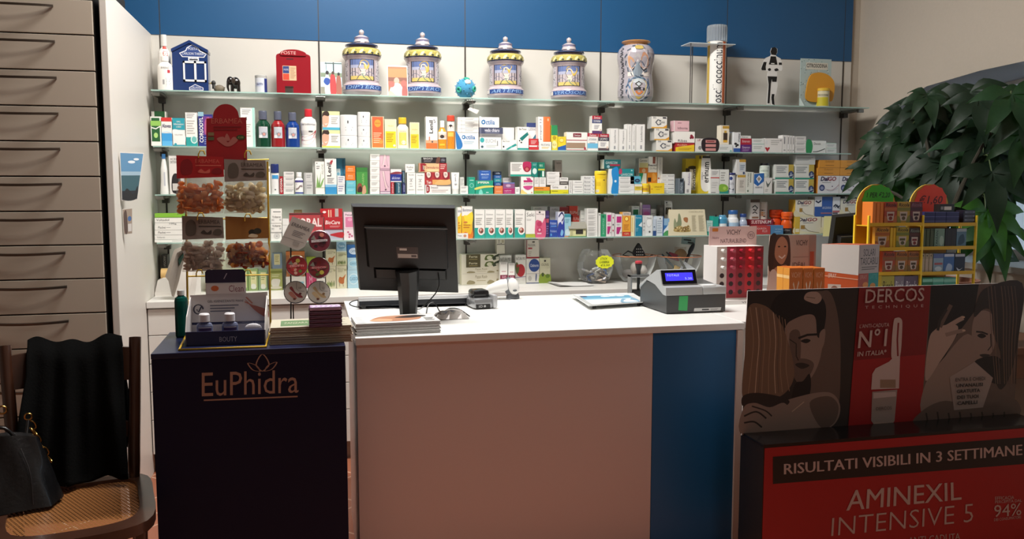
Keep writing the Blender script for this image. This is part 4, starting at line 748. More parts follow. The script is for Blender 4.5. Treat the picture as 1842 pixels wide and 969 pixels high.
    B(k,683,701,281,308,'#dcb6c2','pink box with a drawing of crossed legs, upper of two',[('s',[(.4,.98),(.3,.5),(.2,.3),(.4,.4),(.55,.8),(.75,.3),(.7,.5),(.6,.98)],'#e8cccc'),('w',[(.4,.98),(.3,.5),(.18,.3)],.025,'#8a6a78'),('w',[(.62,.98),(.72,.5),(.8,.28)],.025,'#8a6a78'),('e',.5,.28,.08,.05,'#4a3a44'),('r',0,0,1,.14,'#b894a4')],on=z,top='#8a4a5c',group='pink leg care boxes')
    za = B(k,703,709,329,350.5,'#b02a38','narrow red upright pack under the blue box',[('t','imodium',.2,.1,.8,.9,'#e8c8c8',90)],fold=False)
    B(k,710.5,721.5,329,350.5,'#27566a','teal upright pack with pale lettering under the blue box',[('t','enterol',.4,.12,.75,.9,'#d0dce0',90),('r',.0,.0,.2,1,'#16323e')],fold=False)
    z = B(k,702.5,722.5,315,328.6,'#2a3486','dark blue box with white italic lettering',[('t','dicloren',.12,.35,.85,.7,'#d8dcf0',0,.3),('r',0,0,1,.14,'#d8d4d4')],on=za)
    B(k,702.5,722,306,315,'#e4e0de','white box with a dark red wave on the dark blue box',[('s',[(0,.2),(.5,.5),(1,.4),(1,.1),(0,.0)],'#8a3a44')],on=z)
    z = B(k,723.5,729.5,331,350.5,'#262c5e','narrow navy upright pack, lower of two',[('t','enter',.3,.2,.75,.9,'#b0b4d0',90)],fold=False,group='narrow navy packs')
    B(k,723.5,728,309,331,'#2a4456','narrow slate upright pack, upper of two',[('t','enter',.3,.1,.75,.9,'#b0c4d0',90)],on=z,fold=False,group='narrow navy packs')
    tw = [('t','Nurofen',.2,.86,.85,.92,'#555558'),('l',.3,.3,.7,.75,4,'#bcbab8'),('e',.5,.64,.06,.03,'#8a8a8a'),('t','bambini',.2,.18,.85,.23,'#555558')]
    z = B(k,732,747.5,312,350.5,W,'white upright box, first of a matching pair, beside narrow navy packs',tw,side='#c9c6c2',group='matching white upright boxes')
    B(k,748,764,313,350.5,W,'white upright box, second of a matching pair, beside the red striped boxes',tw,group='matching white upright boxes')
    B(k,729,746,297,312,W,'white box lying on the first of two white upright boxes',[('t','Rinofren',.15,.5,.85,.75,'#5a5a5e'),('l',.3,.25,.7,.4,1,GR)],on=z+.0003)
    z = B(k,765,811,334,351,'#e8e2de','long white box with a dark red D at one end',[('p',[(.04,.12),(.04,.95),(.12,.95),(.17,.8),(.17,.28),(.12,.12)],'#96242e'),('p',[(.08,.3),(.08,.78),(.11,.76),(.11,.32)],'#e8e2de'),('r',.45,.85,1,1,'#8a8482'),('t','Detoxsolo',.22,.6,.5,.8,'#6a6a70'),('l',.25,.15,.9,.5,2,'#c9b8b4')])
    z = B(k,764,809,311.5,334,'#b4393a','long red and peach box with three cream D shapes',[x for u in (.03,.37,.71) for x in (('s',[(u,.95),(u+.24,.98),(u+.26,.6),(u+.13,.42),(u,.6)],'#8f2630'),('s',[(u+.05,.98),(u+.19,.98),(u+.2,.68),(u+.12,.55),(u+.06,.68)],'#e6d2c4'),('w',[(u+.1,.9),(u+.1,.72),(u+.15,.72),(u+.15,.86),(u+.1,.88)],.02,'#5a5a60'))]+[('r',.3,.02,1,.4,'#dba05e'),('s',[(.4,.02),(.6,.4),(.8,.3),(1,.44),(1,.02)],'#e2b070'),('t','Ten',.06,.08,.25,.32,'#e8d8d0',0,0,.02)],on=z)
    z = B(k,754,804,295.5,311.5,'#e0b98a','long red-ended peach box with one big red D',[('r',.72,0,1,1,'#a83238'),('r',.0,0,.05,1,'#d8907a'),('p',[(.04,.05),(.04,.97),(.2,.97),(.27,.8),(.2,.7),(.16,.75),(.12,.75),(.12,.25),(.16,.25),(.22,.1)],'#96242e'),('w',[(.13,.25),(.13,.7),(.18,.6),(.18,.34),(.13,.26)],.02,'#5c6480'),('t','Dermofarma',.24,.4,.7,.66,'#a8484a'),('r',.28,.08,.7,.3,'#e9cf9c'),('l',.76,.3,.96,.9,3,'#e0b8b0')],on=z,top='#c9a080')
    B(k,759.5,803,285,295.5,'#262024','long black box on top of the red D boxes',[('t','BAGAGI',.05,.62,.42,.9,W),('l',.06,.15,.4,.5,2,'#8a8488'),('s',[(.56,.05),(.62,.95),(.74,.95),(.7,.05)],'#6a4438'),('e',.86,.5,.1,.4,'#4a4650'),('t','50g',.8,.4,.92,.65,'#b0aeb4')],on=z)
    # standing tube
    a,b,Y,z0,z1 = spot(k,812,827,312,350.5); h = z1-z0; c = ((a+b)/2,Y+.012,z0); r = (b-a)/2; th = thing('cream_tube','white cream tube standing on its cap beside the red D boxes'+SUF[k],'tube',c)
    mb = MB(); n = 20; vs = []
    for j,v in enumerate((.22,.35,.7,1.0)):
        rx = r*(.78+.2*v); ry = r*.7*(1.0-v)+.0012
        vs += [Vector((c[0]+rx*math.cos(2*math.pi*i/n),c[1]+ry*math.sin(2*math.pi*i/n),z0+h*v)) for i in range(n)]
    mb.add(vs,[(q*n+i,q*n+(i+1) % n,q*n+n+(i+1) % n,q*n+n+i) for q in range(3) for i in range(n)]+[tuple(3*n+i for i in range(n)),tuple(range(n))[::-1]],'#ebe8e4'); mb.art([('t','C',.4,.78,.62,.9,INK),('e',.5,.35,.14,.06,'#b8bcc0'),('r',.44,.5,.56,.72,'#9a9ca0')],lambda u,v,e: Vector((a+(b-a)*u,c[1]-r*.75*(1-v)-.0015-e,z0+h*(.22+.78*v)))); mb.build('body',parent=th,smooth=40)
    mb = MB(); mb.lathe([(r*.75,0),(r*.8,h*.215)],M('#e6e3df',.4),c,20,.75); mb.build('cap',parent=th,smooth=40)
    ST(k,828,842,[336,343,350.5],W,'small white flat box',[('l',.1,.3,.8,.8,2,GR)],'beside the teal box')
    B(k,827.5,835,320,350.5,'#e0ddd8','white upright pack behind two small flat boxes',[('l',.1,.5,.9,.9,5,'#b0aeaa')],dy=.075)
    B(k,842.5,854.5,320,351.5,'#2a9a80','teal upright box with a pale ring',[('e',.5,.5,.32,.13,'#8ed0c0'),('e',.5,.5,.24,.1,'#2a9a80'),('l',.2,.75,.8,.85,1,'#a8dccc'),('r',0,0,.03,1,'#1c7a64')])
    z = B(k,855,887,326,351.5,'#28987e','teal box with a yellow band and a yellow balloon',[('t','IMPERIA',.14,.76,.78,.92,'#e4ecd8',0,0,.02),('s',[(0,.45),(.5,.6),(1,.6),(1,.5),(.5,.44),(0,.3)],'#d8d06a'),('s',[(.2,.0),(.25,.3),(.35,.32),(.42,.0)],'#7ccabc'),('r',.6,.08,.75,.14,'#c8e4dc')])
    B(k,862,883,308,326,'#2c5aa8','blue box on the teal one with the yellow band',[('t','MAALOX',.15,.5,.85,.68,'#c8d8f0',0,0,.02),('l',.2,.15,.8,.4,2,'#8aa8dc'),('l',.2,.8,.8,.92,1,'#8aa8dc')],on=z,side='#6a86b8')
    z = ST(k,889.5,904.5,[335.5,343,351],'#de7f48','orange box',[('l',.15,.4,.85,.8,2,'#f0b890')],'under the dark blue boxes')
    ST(k,889,902,[310,316.5,322.5,329,335.5],['#20283a','#2a5a98','#2a8a98','#24508c'],['thin near-black box on top of a blue pile','thin blue box, second in the blue pile','thin teal box, third in the blue pile','thin navy box at the foot of the blue pile'],[('t','vicks',.2,.3,.8,.75,'#c8d4e4')],base=z)
    z = B(k,905,926,340,351,'#a8306a','magenta box under the mauve one',[('t','sagform',.1,.4,.7,.7,'#f0c8dc'),('l',.1,.1,.7,.25,1,'#d890b0')])
    B(k,905,926,329.5,340,'#8f5a86','mauve box on the magenta one',[('e',.45,.45,.22,.28,'#b894b4'),('t','saft',.3,.35,.6,.6,'#e8d8e4'),('r',0,.8,1,1,'#6a74b0')],on=z)
    B(k,905,920,321,351,'#dddad6','white box behind the mauve and magenta pair',[('l',.1,.8,.9,.95,2,GR)],dy=.078)
    B(k,926.5,935,337.5,351,'#e4e1dd','tiny white box beside the magenta box',[('l',.2,.3,.8,.7,2,GR)],fold=False)
    z = B(k,937,960,318.5,350.8,W,'white box with magenta lettering blocks',[('r',.2,.66,.92,.78,'#b82a6c'),('p',[(.4,.92),(.7,.92),(.85,.78),(.5,.78)],'#c04a80'),('s',[(.2,.44),(.3,.3),(.55,.22),(.8,.3),(.92,.46)],'#c84a86'),('t','ZUCCARI',.2,.54,.9,.62,'#6a5a64'),('s',[(.0,.0),(.05,.25),(.3,.12),(.5,.0)],'#e8c878'),('e',.85,.08,.06,.03,'#c87a4a')],side='#c6c2be')
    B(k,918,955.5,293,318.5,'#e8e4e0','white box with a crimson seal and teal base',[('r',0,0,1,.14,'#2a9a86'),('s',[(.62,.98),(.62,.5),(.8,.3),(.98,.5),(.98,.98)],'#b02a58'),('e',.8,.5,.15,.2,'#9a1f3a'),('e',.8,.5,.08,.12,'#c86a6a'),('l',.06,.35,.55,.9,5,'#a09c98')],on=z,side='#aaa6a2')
    za = ST(k,961,989,[337,344,351],['#e08a2e','#97b83a'],['flat orange box under two white upright packs','flat lime green box below the flat orange one'],[('l',.06,.4,.6,.7,1,'#5a4a2a')])
    z = B(k,961,969.5,320,337,'#e2dfdb','white upright pack on the flat orange box, beside the magenta box',[('l',.15,.3,.85,.9,4,'#b0aeaa')],on=za,fold=False,group='white packs on the flat orange box')
    z = B(k,970,982,320,337,'#e2dfdb','white upright pack on the flat orange box, beside the pile',[('l',.15,.3,.85,.9,4,'#b0aeaa')],on=za,fold=False,group='white packs on the flat orange box')
    B(k,956,967.5,293,319.5,'#1f7f74','dark teal box with a white leaf, beside the crimson seal box',[('e',.5,.4,.35,.2,'#d0e0dc'),('l',.2,.75,.8,.9,2,'#8ac0b8')],on=z)
    B(k,968,980,293,319.5,'#1a7a62','green box with a yellow stripe and white bottle picture',[('r',0,.46,1,.56,'#c9c04a'),('p',[(.0,.4),(.5,.4),(.3,.05),(0,.0)],'#0f4a42'),('r',.62,.05,.9,.42,'#dce8e0'),('t','IBS',.2,.7,.7,.85,'#b8dcc4')],on=z)
    za = B(k,990.5,1022.5,342,351,'#d6cc2a','flat bright yellow box at the bottom of a pile',[('l',.06,.5,.4,.8,1,'#5a5a20'),('r',.7,.2,.95,.3,'#8a8420')])
    za = B(k,990.5,1022.5,333.5,342,'#e9e5e0','flat white box on the bright yellow one',[('t','Gelvia',.08,.3,.42,.8,'#5a5650'),('e',.85,.5,.06,.25,'#b0aca6')],on=za)
    ST(k,984,1006.5,[310,318,326,333.5],'#e4e1dd','white carton',[('l',.1,.4,.7,.8,2,'#b4b1ad'),('r',0,0,1,.03,'#aeaba7')],'on the flat white box',base=za)
    B(k,998,1011,289,351,'#a49a92','tall grey box with a glowing dark brown picture, behind the white pile',[('r',.2,.45,.9,.62,'#3a2420'),('e',.5,.55,.18,.05,'#f0dcc0'),('r',.2,.35,.9,.45,'#5a342c'),('t','boiron',.2,.88,.8,.95,'#5a524c')],dy=.08)
    zb_ = B(k,1007,1021.5,327,333.5,'#5a5450','small dark flat box on the flat white one',[('l',.1,.3,.9,.7,1,'#c8c4be')],on=za,fold=False)
    B(k,1007,1022,320,327,'#e2dfdb','small white flat box on the small dark one',[('l',.1,.4,.9,.8,1,'#7a7a7a')],on=zb_,fold=False)
    B(k,1023.5,1029.5,325,351,'#e0ddd9','narrow white upright pack with dark lettering beside the yellow pile',[('t','Promin',.3,.1,.7,.9,'#5a5a5e',90)],fold=False)
    ST(k,1030,1049,[325,333,342,351],'#e3e1dd','white carton with a grey line',[('l',.2,.4,.9,.7,1,'#9a9a9a'),('r',0,0,1,.04,'#aaa7a3')],'beside the narrow upright pack')
    ST(k,1049.5,1070,[317,324,331,337.5,344,351],'#e3e2df','white carton with a blue tick mark',[('t','Biomed',.08,.25,.6,.75,'#4a4a50'),('w',[(.82,.8),(.9,.3),(.96,.7)],.05,'#5a7a98'),('r',0,0,1,.04,'#aaa7a3')],'beside the yellow can')
    BOT(k,1072,1094,308,350.5,'#e6c52a','#ecd034','tall bright yellow tub with a rounded lid',[(1,0),(1,1)],.14,.98,[('r',.05,.02,.97,.8,'#e8c830'),('r',.2,.4,.55,.62,'#d8b41e'),('r',.1,.06,.42,.2,'#e4dcc4'),('t','150',.15,.08,.38,.18,INK),('r',.75,.7,.92,.76,'#8a6a2a')],lv=(.02,.95),name='tub',cat='tub')
    z = B(k,1094.5,1112,304,351,'#e2e4e4','white box with a big bright blue wave side',[('s',[(.35,-.0),(.3,.2),(.42,.5),(.3,.8),(.4,1.0),(1.0,1.0),(1.0,.0)],'#2286c8'),('e',.72,.5,.12,.05,'#cfe4f0')])
    B(k,1086.5,1117,287.5,304,'#1d5f62','dark teal antacid box lying on the blue wave box',[('t','GAVISCON',.1,.5,.8,.78,'#c9d8d4',0,.25),('r',.35,.3,.95,.48,'#a02a44'),('e',.25,.22,.09,.16,'#8ab0b8')],on=z,side='#c4c8c4',dep=.07)
    z = ST(k,1112.5,1141,[318,325.5,333,341.5,350],'#e0e0de','white carton with fine print',[('l',.1,.4,.75,.8,2,'#aaaaa8'),('r',0,0,1,.04,'#a8a6a4')],'under the teal antacid box')
    B(k,1113,1140.5,304,318,'#1f8288','teal antacid box with a pink ball',[('t','GAVISCON',.14,.1,.92,.42,'#d4e4e2',0,.15),('s',[(.0,.5),(.06,1),(.2,.9),(.2,.4),(.06,.3)],'#b03a5c'),('r',.8,.7,.9,.85,'#9ccacc')],on=z)
    z = B(k,1141.5,1155,331,349.5,'#e0dcd0','small white and yellow box under the sky blue one',[('r',0,.35,1,.75,'#d8c048'),('l',.15,.5,.85,.7,2,'#8a7a2a')])
    B(k,1134,1153,317,331,'#5aa8c2','sky blue box with a dark oval',[('e',.66,.42,.26,.24,'#1f3a5c'),('t','OK',.55,.35,.78,.5,'#9ac8dc')],on=z,z0=None)
    ccc = B(k,1149.5,1163,311.5,349.5,'#e0e2dc','white box with a slanting green corner behind yellow jars',[('p',[(0,1),(.55,1),(.3,.6),(0,.45)],'#1c8a5a'),('p',[(.0,.45),(.3,.6),(.55,1),(.65,1),(.3,.5),(0,.35)],'#d8d8c8')],dy=.08)
    B(k,1149,1166,285,311.5,'#e0dcd4','white box with a pale yellow panel and orange base',[('r',.1,.36,1,.68,'#dcd49a'),('r',.05,.0,1,.36,'#d8803a'),('e',.55,.17,.2,.14,'#e8c8a0'),('t','Cerotto',.1,.76,.9,.92,'#4a4a4e')],on=ccc,dy=.08,side='#c4c0bc')
    cc2 = B(k,1164,1182,310,349.5,'#dd8a28','orange box with a black bottle picture behind the yellow block',[('r',.05,.55,.4,.75,'#2a2428'),('s',[(.5,.9),(.7,.95),(.95,.7),(.6,.6)],'#e8a850'),('r',.7,.2,1,.4,'#e0a890')],dy=.08)
    B(k,1166.5,1182,282,310,'#e0dcd6','white box with dark lettering under a brown bottle picture',[('r',.5,.55,.8,.98,'#8a4a3c'),('t','Reactol',.0,.38,.95,.52,INK,0,0,.02),('t','D3 Plus',.2,.18,.95,.3,'#5a5a5e')],on=cc2,dy=.08)
    B(k,1182.5,1191.5,283,349.5,'#e2e0dc','tall white upright box with small red mark behind the white pile',[('t','Reactifargin',.4,.3,.6,.95,'#6a6a6e',90),('r',.1,.4,.4,.44,'#b04a34'),('r',.5,0,.52,1,'#b8b6b2')],dy=.08,fold=False)
    BOT(k,1155.5,1170.5,330,349.8,'#e2bf2c','#e8cb3a','squat yellow jar in front of the green-cornered box',[(1,0),(1,.95),(.95,1)],.25,1.02,[('r',.05,.4,.9,.75,'#c9962a'),('t','VITC',.15,.48,.8,.68,'#5a3a1a'),('r',-.2,.02,1.2,.2,'#e8e0c8')],lv=(.02,1),name='jar',cat='jar',sy=1)
    B(k,1172,1195,329,349.8,'#e3c32a','bright yellow block-like box beside the squat yellow jar',[('t','UPSAVIT',.2,.56,.82,.68,'#6a4a1a'),('t','vitamina',.35,.36,.65,.44,'#8a6a2a'),('r',-.05,.4,.08,.46,'#b04a34')],dep=.04)
    ST(k,1189,1213.5,[313,320,327.5,335,342.5,349.5],'#e2e2e0','white carton',[('l',.5,.3,.95,.7,1,'#8a8a8c'),('l',.1,.3,.4,.7,1,'#b4b4b4'),('r',0,0,1,.05,'#a6a6a4')],'behind the yellow block',dy=.058,dep=.06)
    B(k,1221,1230,320.5,348.8,'#49545e','narrow dark grey-blue box with black emblem',[('e',.5,.85,.3,.08,'#1a2228'),('t','SUPRADYN',.3,.08,.8,.7,'#b8c4cc',90),('r',0,0,.12,1,'#8a949c')])
    ero = [('r',0,.0,1,.15,'#c9b228'),('s',[(.25,.12),(.2,.8),(.4,.97),(.9,.95),(1.0,.5),(.9,.14)],'#dad8d4'),('e',.55,.95,.45,.05,'#2e2a28')]
    B(k,1233,1243.5,309,348.5,'#d9d8d6','white upright box with violet script in front of the yellow-black boxes',[('t','Revidox',.4,.4,.75,.95,'#6a5a8a',90),('r',.2,.05,.6,.2,'#9a9a9a')])
    B(k,1233,1254,285,348.5,'#c9b02a','yellow and white box with upright black lettering, shorter of two',[('r',.35,.1,1.0,.76,'#dcdad6'),('t','inositum',.55,.12,.9,.72,'#1a1a1c',90,0,.02),('e',.6,.74,.4,.05,'#3a3428'),('r',0,.6,.35,.72,'#3a3428')],dy=.078)
    B(k,1257,1277,279,348.5,'#cbb32c','yellow and white box with upright black lettering, taller of two',[('s',[(.25,.14),(.2,.8),(.35,.94),(1.0,.94),(1.0,.14)],'#dedcd8'),('t','erinum',.4,.28,.92,.82,'#161618',90,0,.02),('r',.3,.92,1,.98,'#33302a'),('r',0,.9,.2,.98,'#5a4a20'),('t','OMEGA',.25,.36,.36,.56,'#5a5a5e',90)],dy=.03)
    B(k,1278,1294,304,348,'#d8d8d5','white upright box with a single red line',[('r',0,.63,1,.67,'#b83a3a'),('l',.15,.75,.85,.92,3,GR),('r',.1,.03,.6,.06,'#77777a'),('l',.15,.2,.8,.5,3,'#c6c6c4')])
    B(k,1294.5,1311,304,348,'#d9dbd7','white box with a green blob and teal base',[('r',0,0,1,.14,'#2a8a80'),('s',[(.0,.36),(.6,.38),(.95,.26),(.8,.1),(.0,.1)],'#7fae3e'),('e',.55,.22,.18,.07,'#a8cc5c'),('l',.1,.5,.6,.9,4,'#a0a29e')])
    BOT(k,1311.5,1325,310,347.5,'#cfd2d8','#262a62','small white bottle with a flat navy cap and leafy print',[(1,0),(1,1)],.1,1.0,[('e',.5,.85,.2,.1,'#2a3a78'),('t','ACUTIL',.1,.48,.9,.6,'#5a6074'),('s',[(.2,.1),(.3,.3),(.6,.2),(.9,.28),(.7,.08)],'#3a4456')],lv=(.02,.95))
    z = B(k,1326,1341,313,347.3,'#d9d5cc','white patterned box with a gold band, lower of two',[('r',.0,.85,1,.97,'#b9963e'),('r',.2,.1,.9,.8,'#c9c5bd'),('l',.3,.3,.8,.7,4,'#8a847c')],group='gold-banded white boxes')
    B(k,1325,1342,286,313,'#d2d2d0','white patterned box with a gold top, upper of two',[('r',.3,.82,1,1,'#b8903a'),('r',.3,.2,.95,.75,'#bcc2c8'),('l',.4,.3,.9,.65,3,'#6a7a8c'),('e',.8,.1,.12,.08,'#3a4a6a')],on=z,group='gold-banded white boxes')
    B(k,1341.5,1355,308,347,'#d6d8d0','white upright box with dark green side lettering',[('t','TIMODORE',.2,.3,.45,.94,'#4a5648',90),('r',.6,.5,.7,.95,'#5a6a5a'),('e',.3,.12,.12,.05,'#6a7a6a')])
    B(k,1356,1374,310,346.7,'#d9dbdc','white box with a blue hexagon shield',[('p',[(0,.95),(1.0,1.0),(1.0,.6),(.4,.36),(0,.5)],'#2a62a8'),('p',[(.5,.9),(.8,.72),(.5,.5),(.2,.72)],'#d0d8e4'),('p',[(.5,.82),(.68,.72),(.5,.6),(.32,.72)],'#9a8a78'),('t','MARVIS',.15,.26,.85,.34,'#3a4a6a')])
    z = B(k,1374.5,1389,318,346.5,'#dad8d4','white box with dark sprig drawing under the black-capped jar',[('s',[(.2,.8),(.5,.6),(.9,.85),(.6,.5),(.4,.4)],'#5a625e'),('l',.15,.1,.5,.3,2,'#a8a6a2')])
    BOT(k,1371,1388,292,318,'#ccd6cc','#16181a','white and green jar with a black cap',[(1,0),(1,.95),(.9,1)],.16,.85,[('s',[(.1,.8),(.5,.95),(.95,.8),(.5,.7)],'#2f5a48'),('s',[(.1,.2),(.6,.35),(.95,.15),(.5,.05)],'#1f4a3c'),('t','ENERZONA',.15,.5,.9,.62,'#4a6a5a')],lv=(.02,.98),name='jar',cat='jar',z0=z,sy=.9)
    mg = [('r',0,0,1,.1,'#2a9078'),('r',.72,.3,1,1,'#b9a248'),('r',.72,.1,1,.3,'#dcd8cf'),('e',.86,.32,.14,.24,'#2f3f68'),('e',.86,.32,.05,.14,'#8a94b0'),('l',.06,.4,.62,.88,4,'#90969a'),('w',[(0,.16),(.6,.14),(1,.3)],.03,'#d8dcd4')]
    z = B(k,1395,1427.5,320,346.5,'#d8dad5','white supplement box with blue medallion, lower one next to the black-capped jar',mg,dep=.08,side='#c9ccc6',group='white supplement boxes with blue medallions')
    z1 = B(k,1395,1428,294,320,'#d8dad5','white supplement box with blue medallion, upper one next to the black-capped jar',mg,on=z,dep=.08,side='#c9ccc6',group='white supplement boxes with blue medallions')
    z = B(k,1430,1464,320,346,'#d8dad5','white supplement box with blue medallion, lower one next to the orange boxes',mg,dep=.08,group='white supplement boxes with blue medallions')
    z2 = B(k,1430.5,1465,294,320,'#d8dad5','white supplement box with blue medallion, upper one next to the orange boxes',mg,on=z,dep=.08,group='white supplement boxes with blue medallions')
    B(k,1431,1467,277,294,'#c9cbc8','plain grey-white box lying on top of the medallion boxes',[('l',.08,.4,.9,.8,3,'#9a9e9e'),('w',[(0,.95),(0,.0)],.015,'#a8a8a6')],on=max(z1,z2),dep=.08,side='#aeb0ae')
    dgo = [('t','DAIGO',.3,.68,.7,.88,'#8a5a1c'),('l',.3,.2,.7,.4,1,'#a06a20'),('r',0,.0,1,.03,'#a8701e')]
    dgw = [('t','DaiGO',.12,.7,.86,.95,'#8a2a34',0,.2,.03),('t','Dai',.12,.7,.5,.95,'#2c2c4a',0,.2,.03),('e',.2,.32,.13,.18,'#2c386a'),('e',.2,.3,.08,.1,'#8a90b0'),('w',smooth2([(.4,.22),(.7,.2),(1,.5)],5,False),.02,'#a06a78'),('w',smooth2([(.3,.3),(.6,.12),(.95,.3)],5,False),.012,'#8a94a8'),('e',.68,.4,.03,.03,'#4a3a5a'),('l',.2,.58,.6,.66,1,GR)]
    za = B(k,1471,1509.5,313,345,'#d9d7d8','white supplement box with orange end, under four orange boxes',dgw,side='#c9862e',dep=.085,group='white supplement boxes with red lettering')
    zb2 = B(k,1510,1547,313,344.5,'#d9d7d8','white supplement box at the end of the shelf, under four orange boxes',dgw,dep=.085,group='white supplement boxes with red lettering')
    za = zb2 = max(za,zb2)
    for row,(yt,yb) in enumerate(((299,313),(285,299))):
        na = B(k,1471+row*3,1511+row*1,yt,yb,'#cf8f33','orange supplement box, %s row, on the orange-ended white box' % ['lower','upper'][row],dgo,on=za,dep=.085,group='orange supplement boxes')
        nb = B(k,1511.5+row*1,1551,yt,yb,'#cf8f33','orange supplement box, %s row, at the shelf end by the plant' % ['lower','upper'][row],dgo,on=zb2,dep=.085,group='orange supplement boxes')
        za = zb2 = max(na,nb)
third_shelf()
# ------------------------------------------------------------------ lowest glass shelf
def fourth_shelf():
    k = 3; W = '#ece9e3'
    ST(k,278,330,[391,404,413,422,430,436],W,'long white pain gel box with dark print',[[('t','Voltadol',.05,.55,.5,.85,INK),('r',.0,.3,1,.34,'#8a8a8c'),('t','100g',.5,.02,.75,.28,'#5a5a60')]]+[[('t','Plachet',.12,.3,.38,.75,'#4a4a50'),('r',0,.0,1,.04,'#8a8a8c'),('l',.4,.4,.55,.6,1,GR)]]*2+[[('t','Voltaren',.08,.3,.35,.75,'#8a8a8c'),('r',0,0,1,.04,'#aaaaac')],[('l',.6,.3,.95,.6,1,GR)]],'behind the hanging bags',dep=.08)
    a,b,Y,z0,z1 = spot(k,278,330,383,391); B(k,278,330,383,391,'#84bb3c','bright lime green box lying on the white gel boxes',[('r',.0,.0,1,.15,'#5a8a2a')],on=spot(k,278,330,391,436)[4],dep=.08)
    vo = [('t','Voltaren',.12,.6,.9,.85,INK),('w',[(.3,.3),(.1,.3),(.1,.45),(.3,.45)],.04,'#5a5a5e'),('e',.85,.4,.09,.12,'#b5b5b5'),('r',0,.0,1,.04,'#b5b2ae')]
    ST(k,487,507,[376,386,402,418,435.5],W,'white box of gel',[[('l',.2,.3,.9,.6,1,'#6a6a6e')],vo,vo,[('e',.55,.55,.3,.35,'#d0ceca'),('e',.55,.55,.05,.05,'#77777a'),('r',0,.9,1,1,'#a9a7a3')]],'right behind the yellow rack post')
    ST(k,508,520,[394,405,435.5],'#e4e2de','plain white box',(),'next to the gel boxes')
    B(k,529,544,378,435,'#aeb47a','pale olive box peeping over the red lozenge display',[('r',.1,.88,.9,.95,'#d8dab0')],dy=.08)
    B(k,520.5,582,384,435,'#b04448','wide brick red display box with arched white lettering',[('t','IVORAL',.08,.5,.95,.82,'#ecd8d4',0,0,.03),('r',0,.94,1,1,'#5a2a2c'),('r',.05,.1,.95,.36,'#c4686a')],dep=.07)
    ca = [('t','BioCare',.05,.38,.85,.72,'#f0d8d4',0,.15,.02),('l',.3,.1,.85,.28,2,'#e0a0a0')]
    z = B(k,583.5,617,412,434,'#b0b0bc','grey blister pack with a red wave under the red boxes',[('s',[(.3,.5),(1,.7),(1,.2),(.6,.3)],'#b52c34'),('s',[(0,.8),(.3,.6),(.2,.1),(0,0)],'#c9bcd4'),('r',0,.9,1,1,'#8a3a48')])
    z = B(k,583,616.5,391,412,'#b52a32','red box with white slanted lettering',ca,on=z)
    B(k,576,616,376,391,'#b8262c','red box with cream upright stripes on top of the red pile',[('r',.35,.0,.4,.85,'#e8c8a8'),('r',.45,.0,.5,.85,'#e8b09a'),('r',.66,.05,.82,1,'#b9a8a4'),('e',.18,.6,.08,.14,'#f0e0dc'),('r',.0,.0,.12,.4,'#8a1c24')],on=z)
    z = B(k,618.5,638,412,434,'#ead8dc','white box with pink dots, lower of two, beside the monitor edge',[('e',.4,.7,.1,.08,'#c05a80'),('e',.55,.5,.12,.1,'#c05a80'),('e',.75,.35,.1,.09,'#c8688c'),('e',.5,.25,.08,.08,'#c05a80')])
    B(k,618,638,382,412,'#e8cdd6','white box with a pink panel, upper of two, beside the monitor edge',[('r',.15,.1,.95,.7,'#d47a9e'),('e',.55,.55,.2,.1,'#e2a0ba'),('t','Pelusa',.15,.78,.9,.9,'#7a6a74')],on=z)
    vit = [('r',0,0,1,.7,'#e8b832'),('s',[(0,.0),(.3,.2),(.8,.12),(1,.3),(1,0)],'#dd7a2c'),('s',[(.2,.7),(.5,.72),(1,.82),(1,.5),(.5,.4)],'#f0d23c'),('t','Bioritmon',.1,.84,.95,.93,'#4a4a70'),('l',.15,.3,.8,.45,2,'#c07a2a'),('e',.35,.5,.2,.03,'#c87a3a')]
    B(k,823,830,374,430,W,'white and yellow energy box cut off by the monitor edge',vit,fold=False)
    B(k,830.5,850,372,430.5,W,'tall white and yellow energy box beside the first teal-based box',vit,side='#cfa24a')
    a,b,Y,z0,z1 = spot(k,822,841,420,430); mb = MB(); mb.box(a,b,YS+.004,YS+.006,z0-.002,z1,M('#e9e6e2',.4)); mb.art([('t','Prezzo',.05,.4,.4,.7,'#5a5a60'),('e',.7,.5,.14,.25,'#c98a6a')],frame((a,YS+.004,z0),(b-a,0,0),(0,0,z1-z0),(0,-1,0)))
    tag(mb.build('price_card',base=((a+b)/2,YS+.005,z0)),'small white price card at the shelf edge before the yellow boxes','price card')
    tl = [('r',0,0,1,.16,'#2aa294'),('r',0,.16,.5,.36,'#2aa294'),('e',.65,.26,.34,.16,W),('e',.65,.26,.24,.1,'#a8584e'),('e',.6,.29,.1,.05,'#d8c0b0'),('e',.72,.22,.1,.04,'#5a4038'),('t','Dicloreum',.12,.8,.8,.85,'#8a8a8c'),('l',.1,.45,.75,.72,4,'#bdbab6')]
    for i,(x0,x1) in enumerate(((853.5,872),(872.5,890.5),(891,909),(909.5,923),(926,944.5))):
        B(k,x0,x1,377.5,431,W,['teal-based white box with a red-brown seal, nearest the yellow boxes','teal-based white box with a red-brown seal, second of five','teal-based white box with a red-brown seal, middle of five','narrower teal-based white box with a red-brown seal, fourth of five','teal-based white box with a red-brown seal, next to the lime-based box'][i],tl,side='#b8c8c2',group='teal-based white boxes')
    B(k,945.5,963,380,429.5,W,'white box with a lime green base and grey lettering',[('r',0,0,1,.13,'#a5ad38'),('t','Seki',.1,.78,.9,.93,'#6a6a6c'),('l',.1,.62,.6,.7,2,'#bdbab6')],side='#c4c1bc')
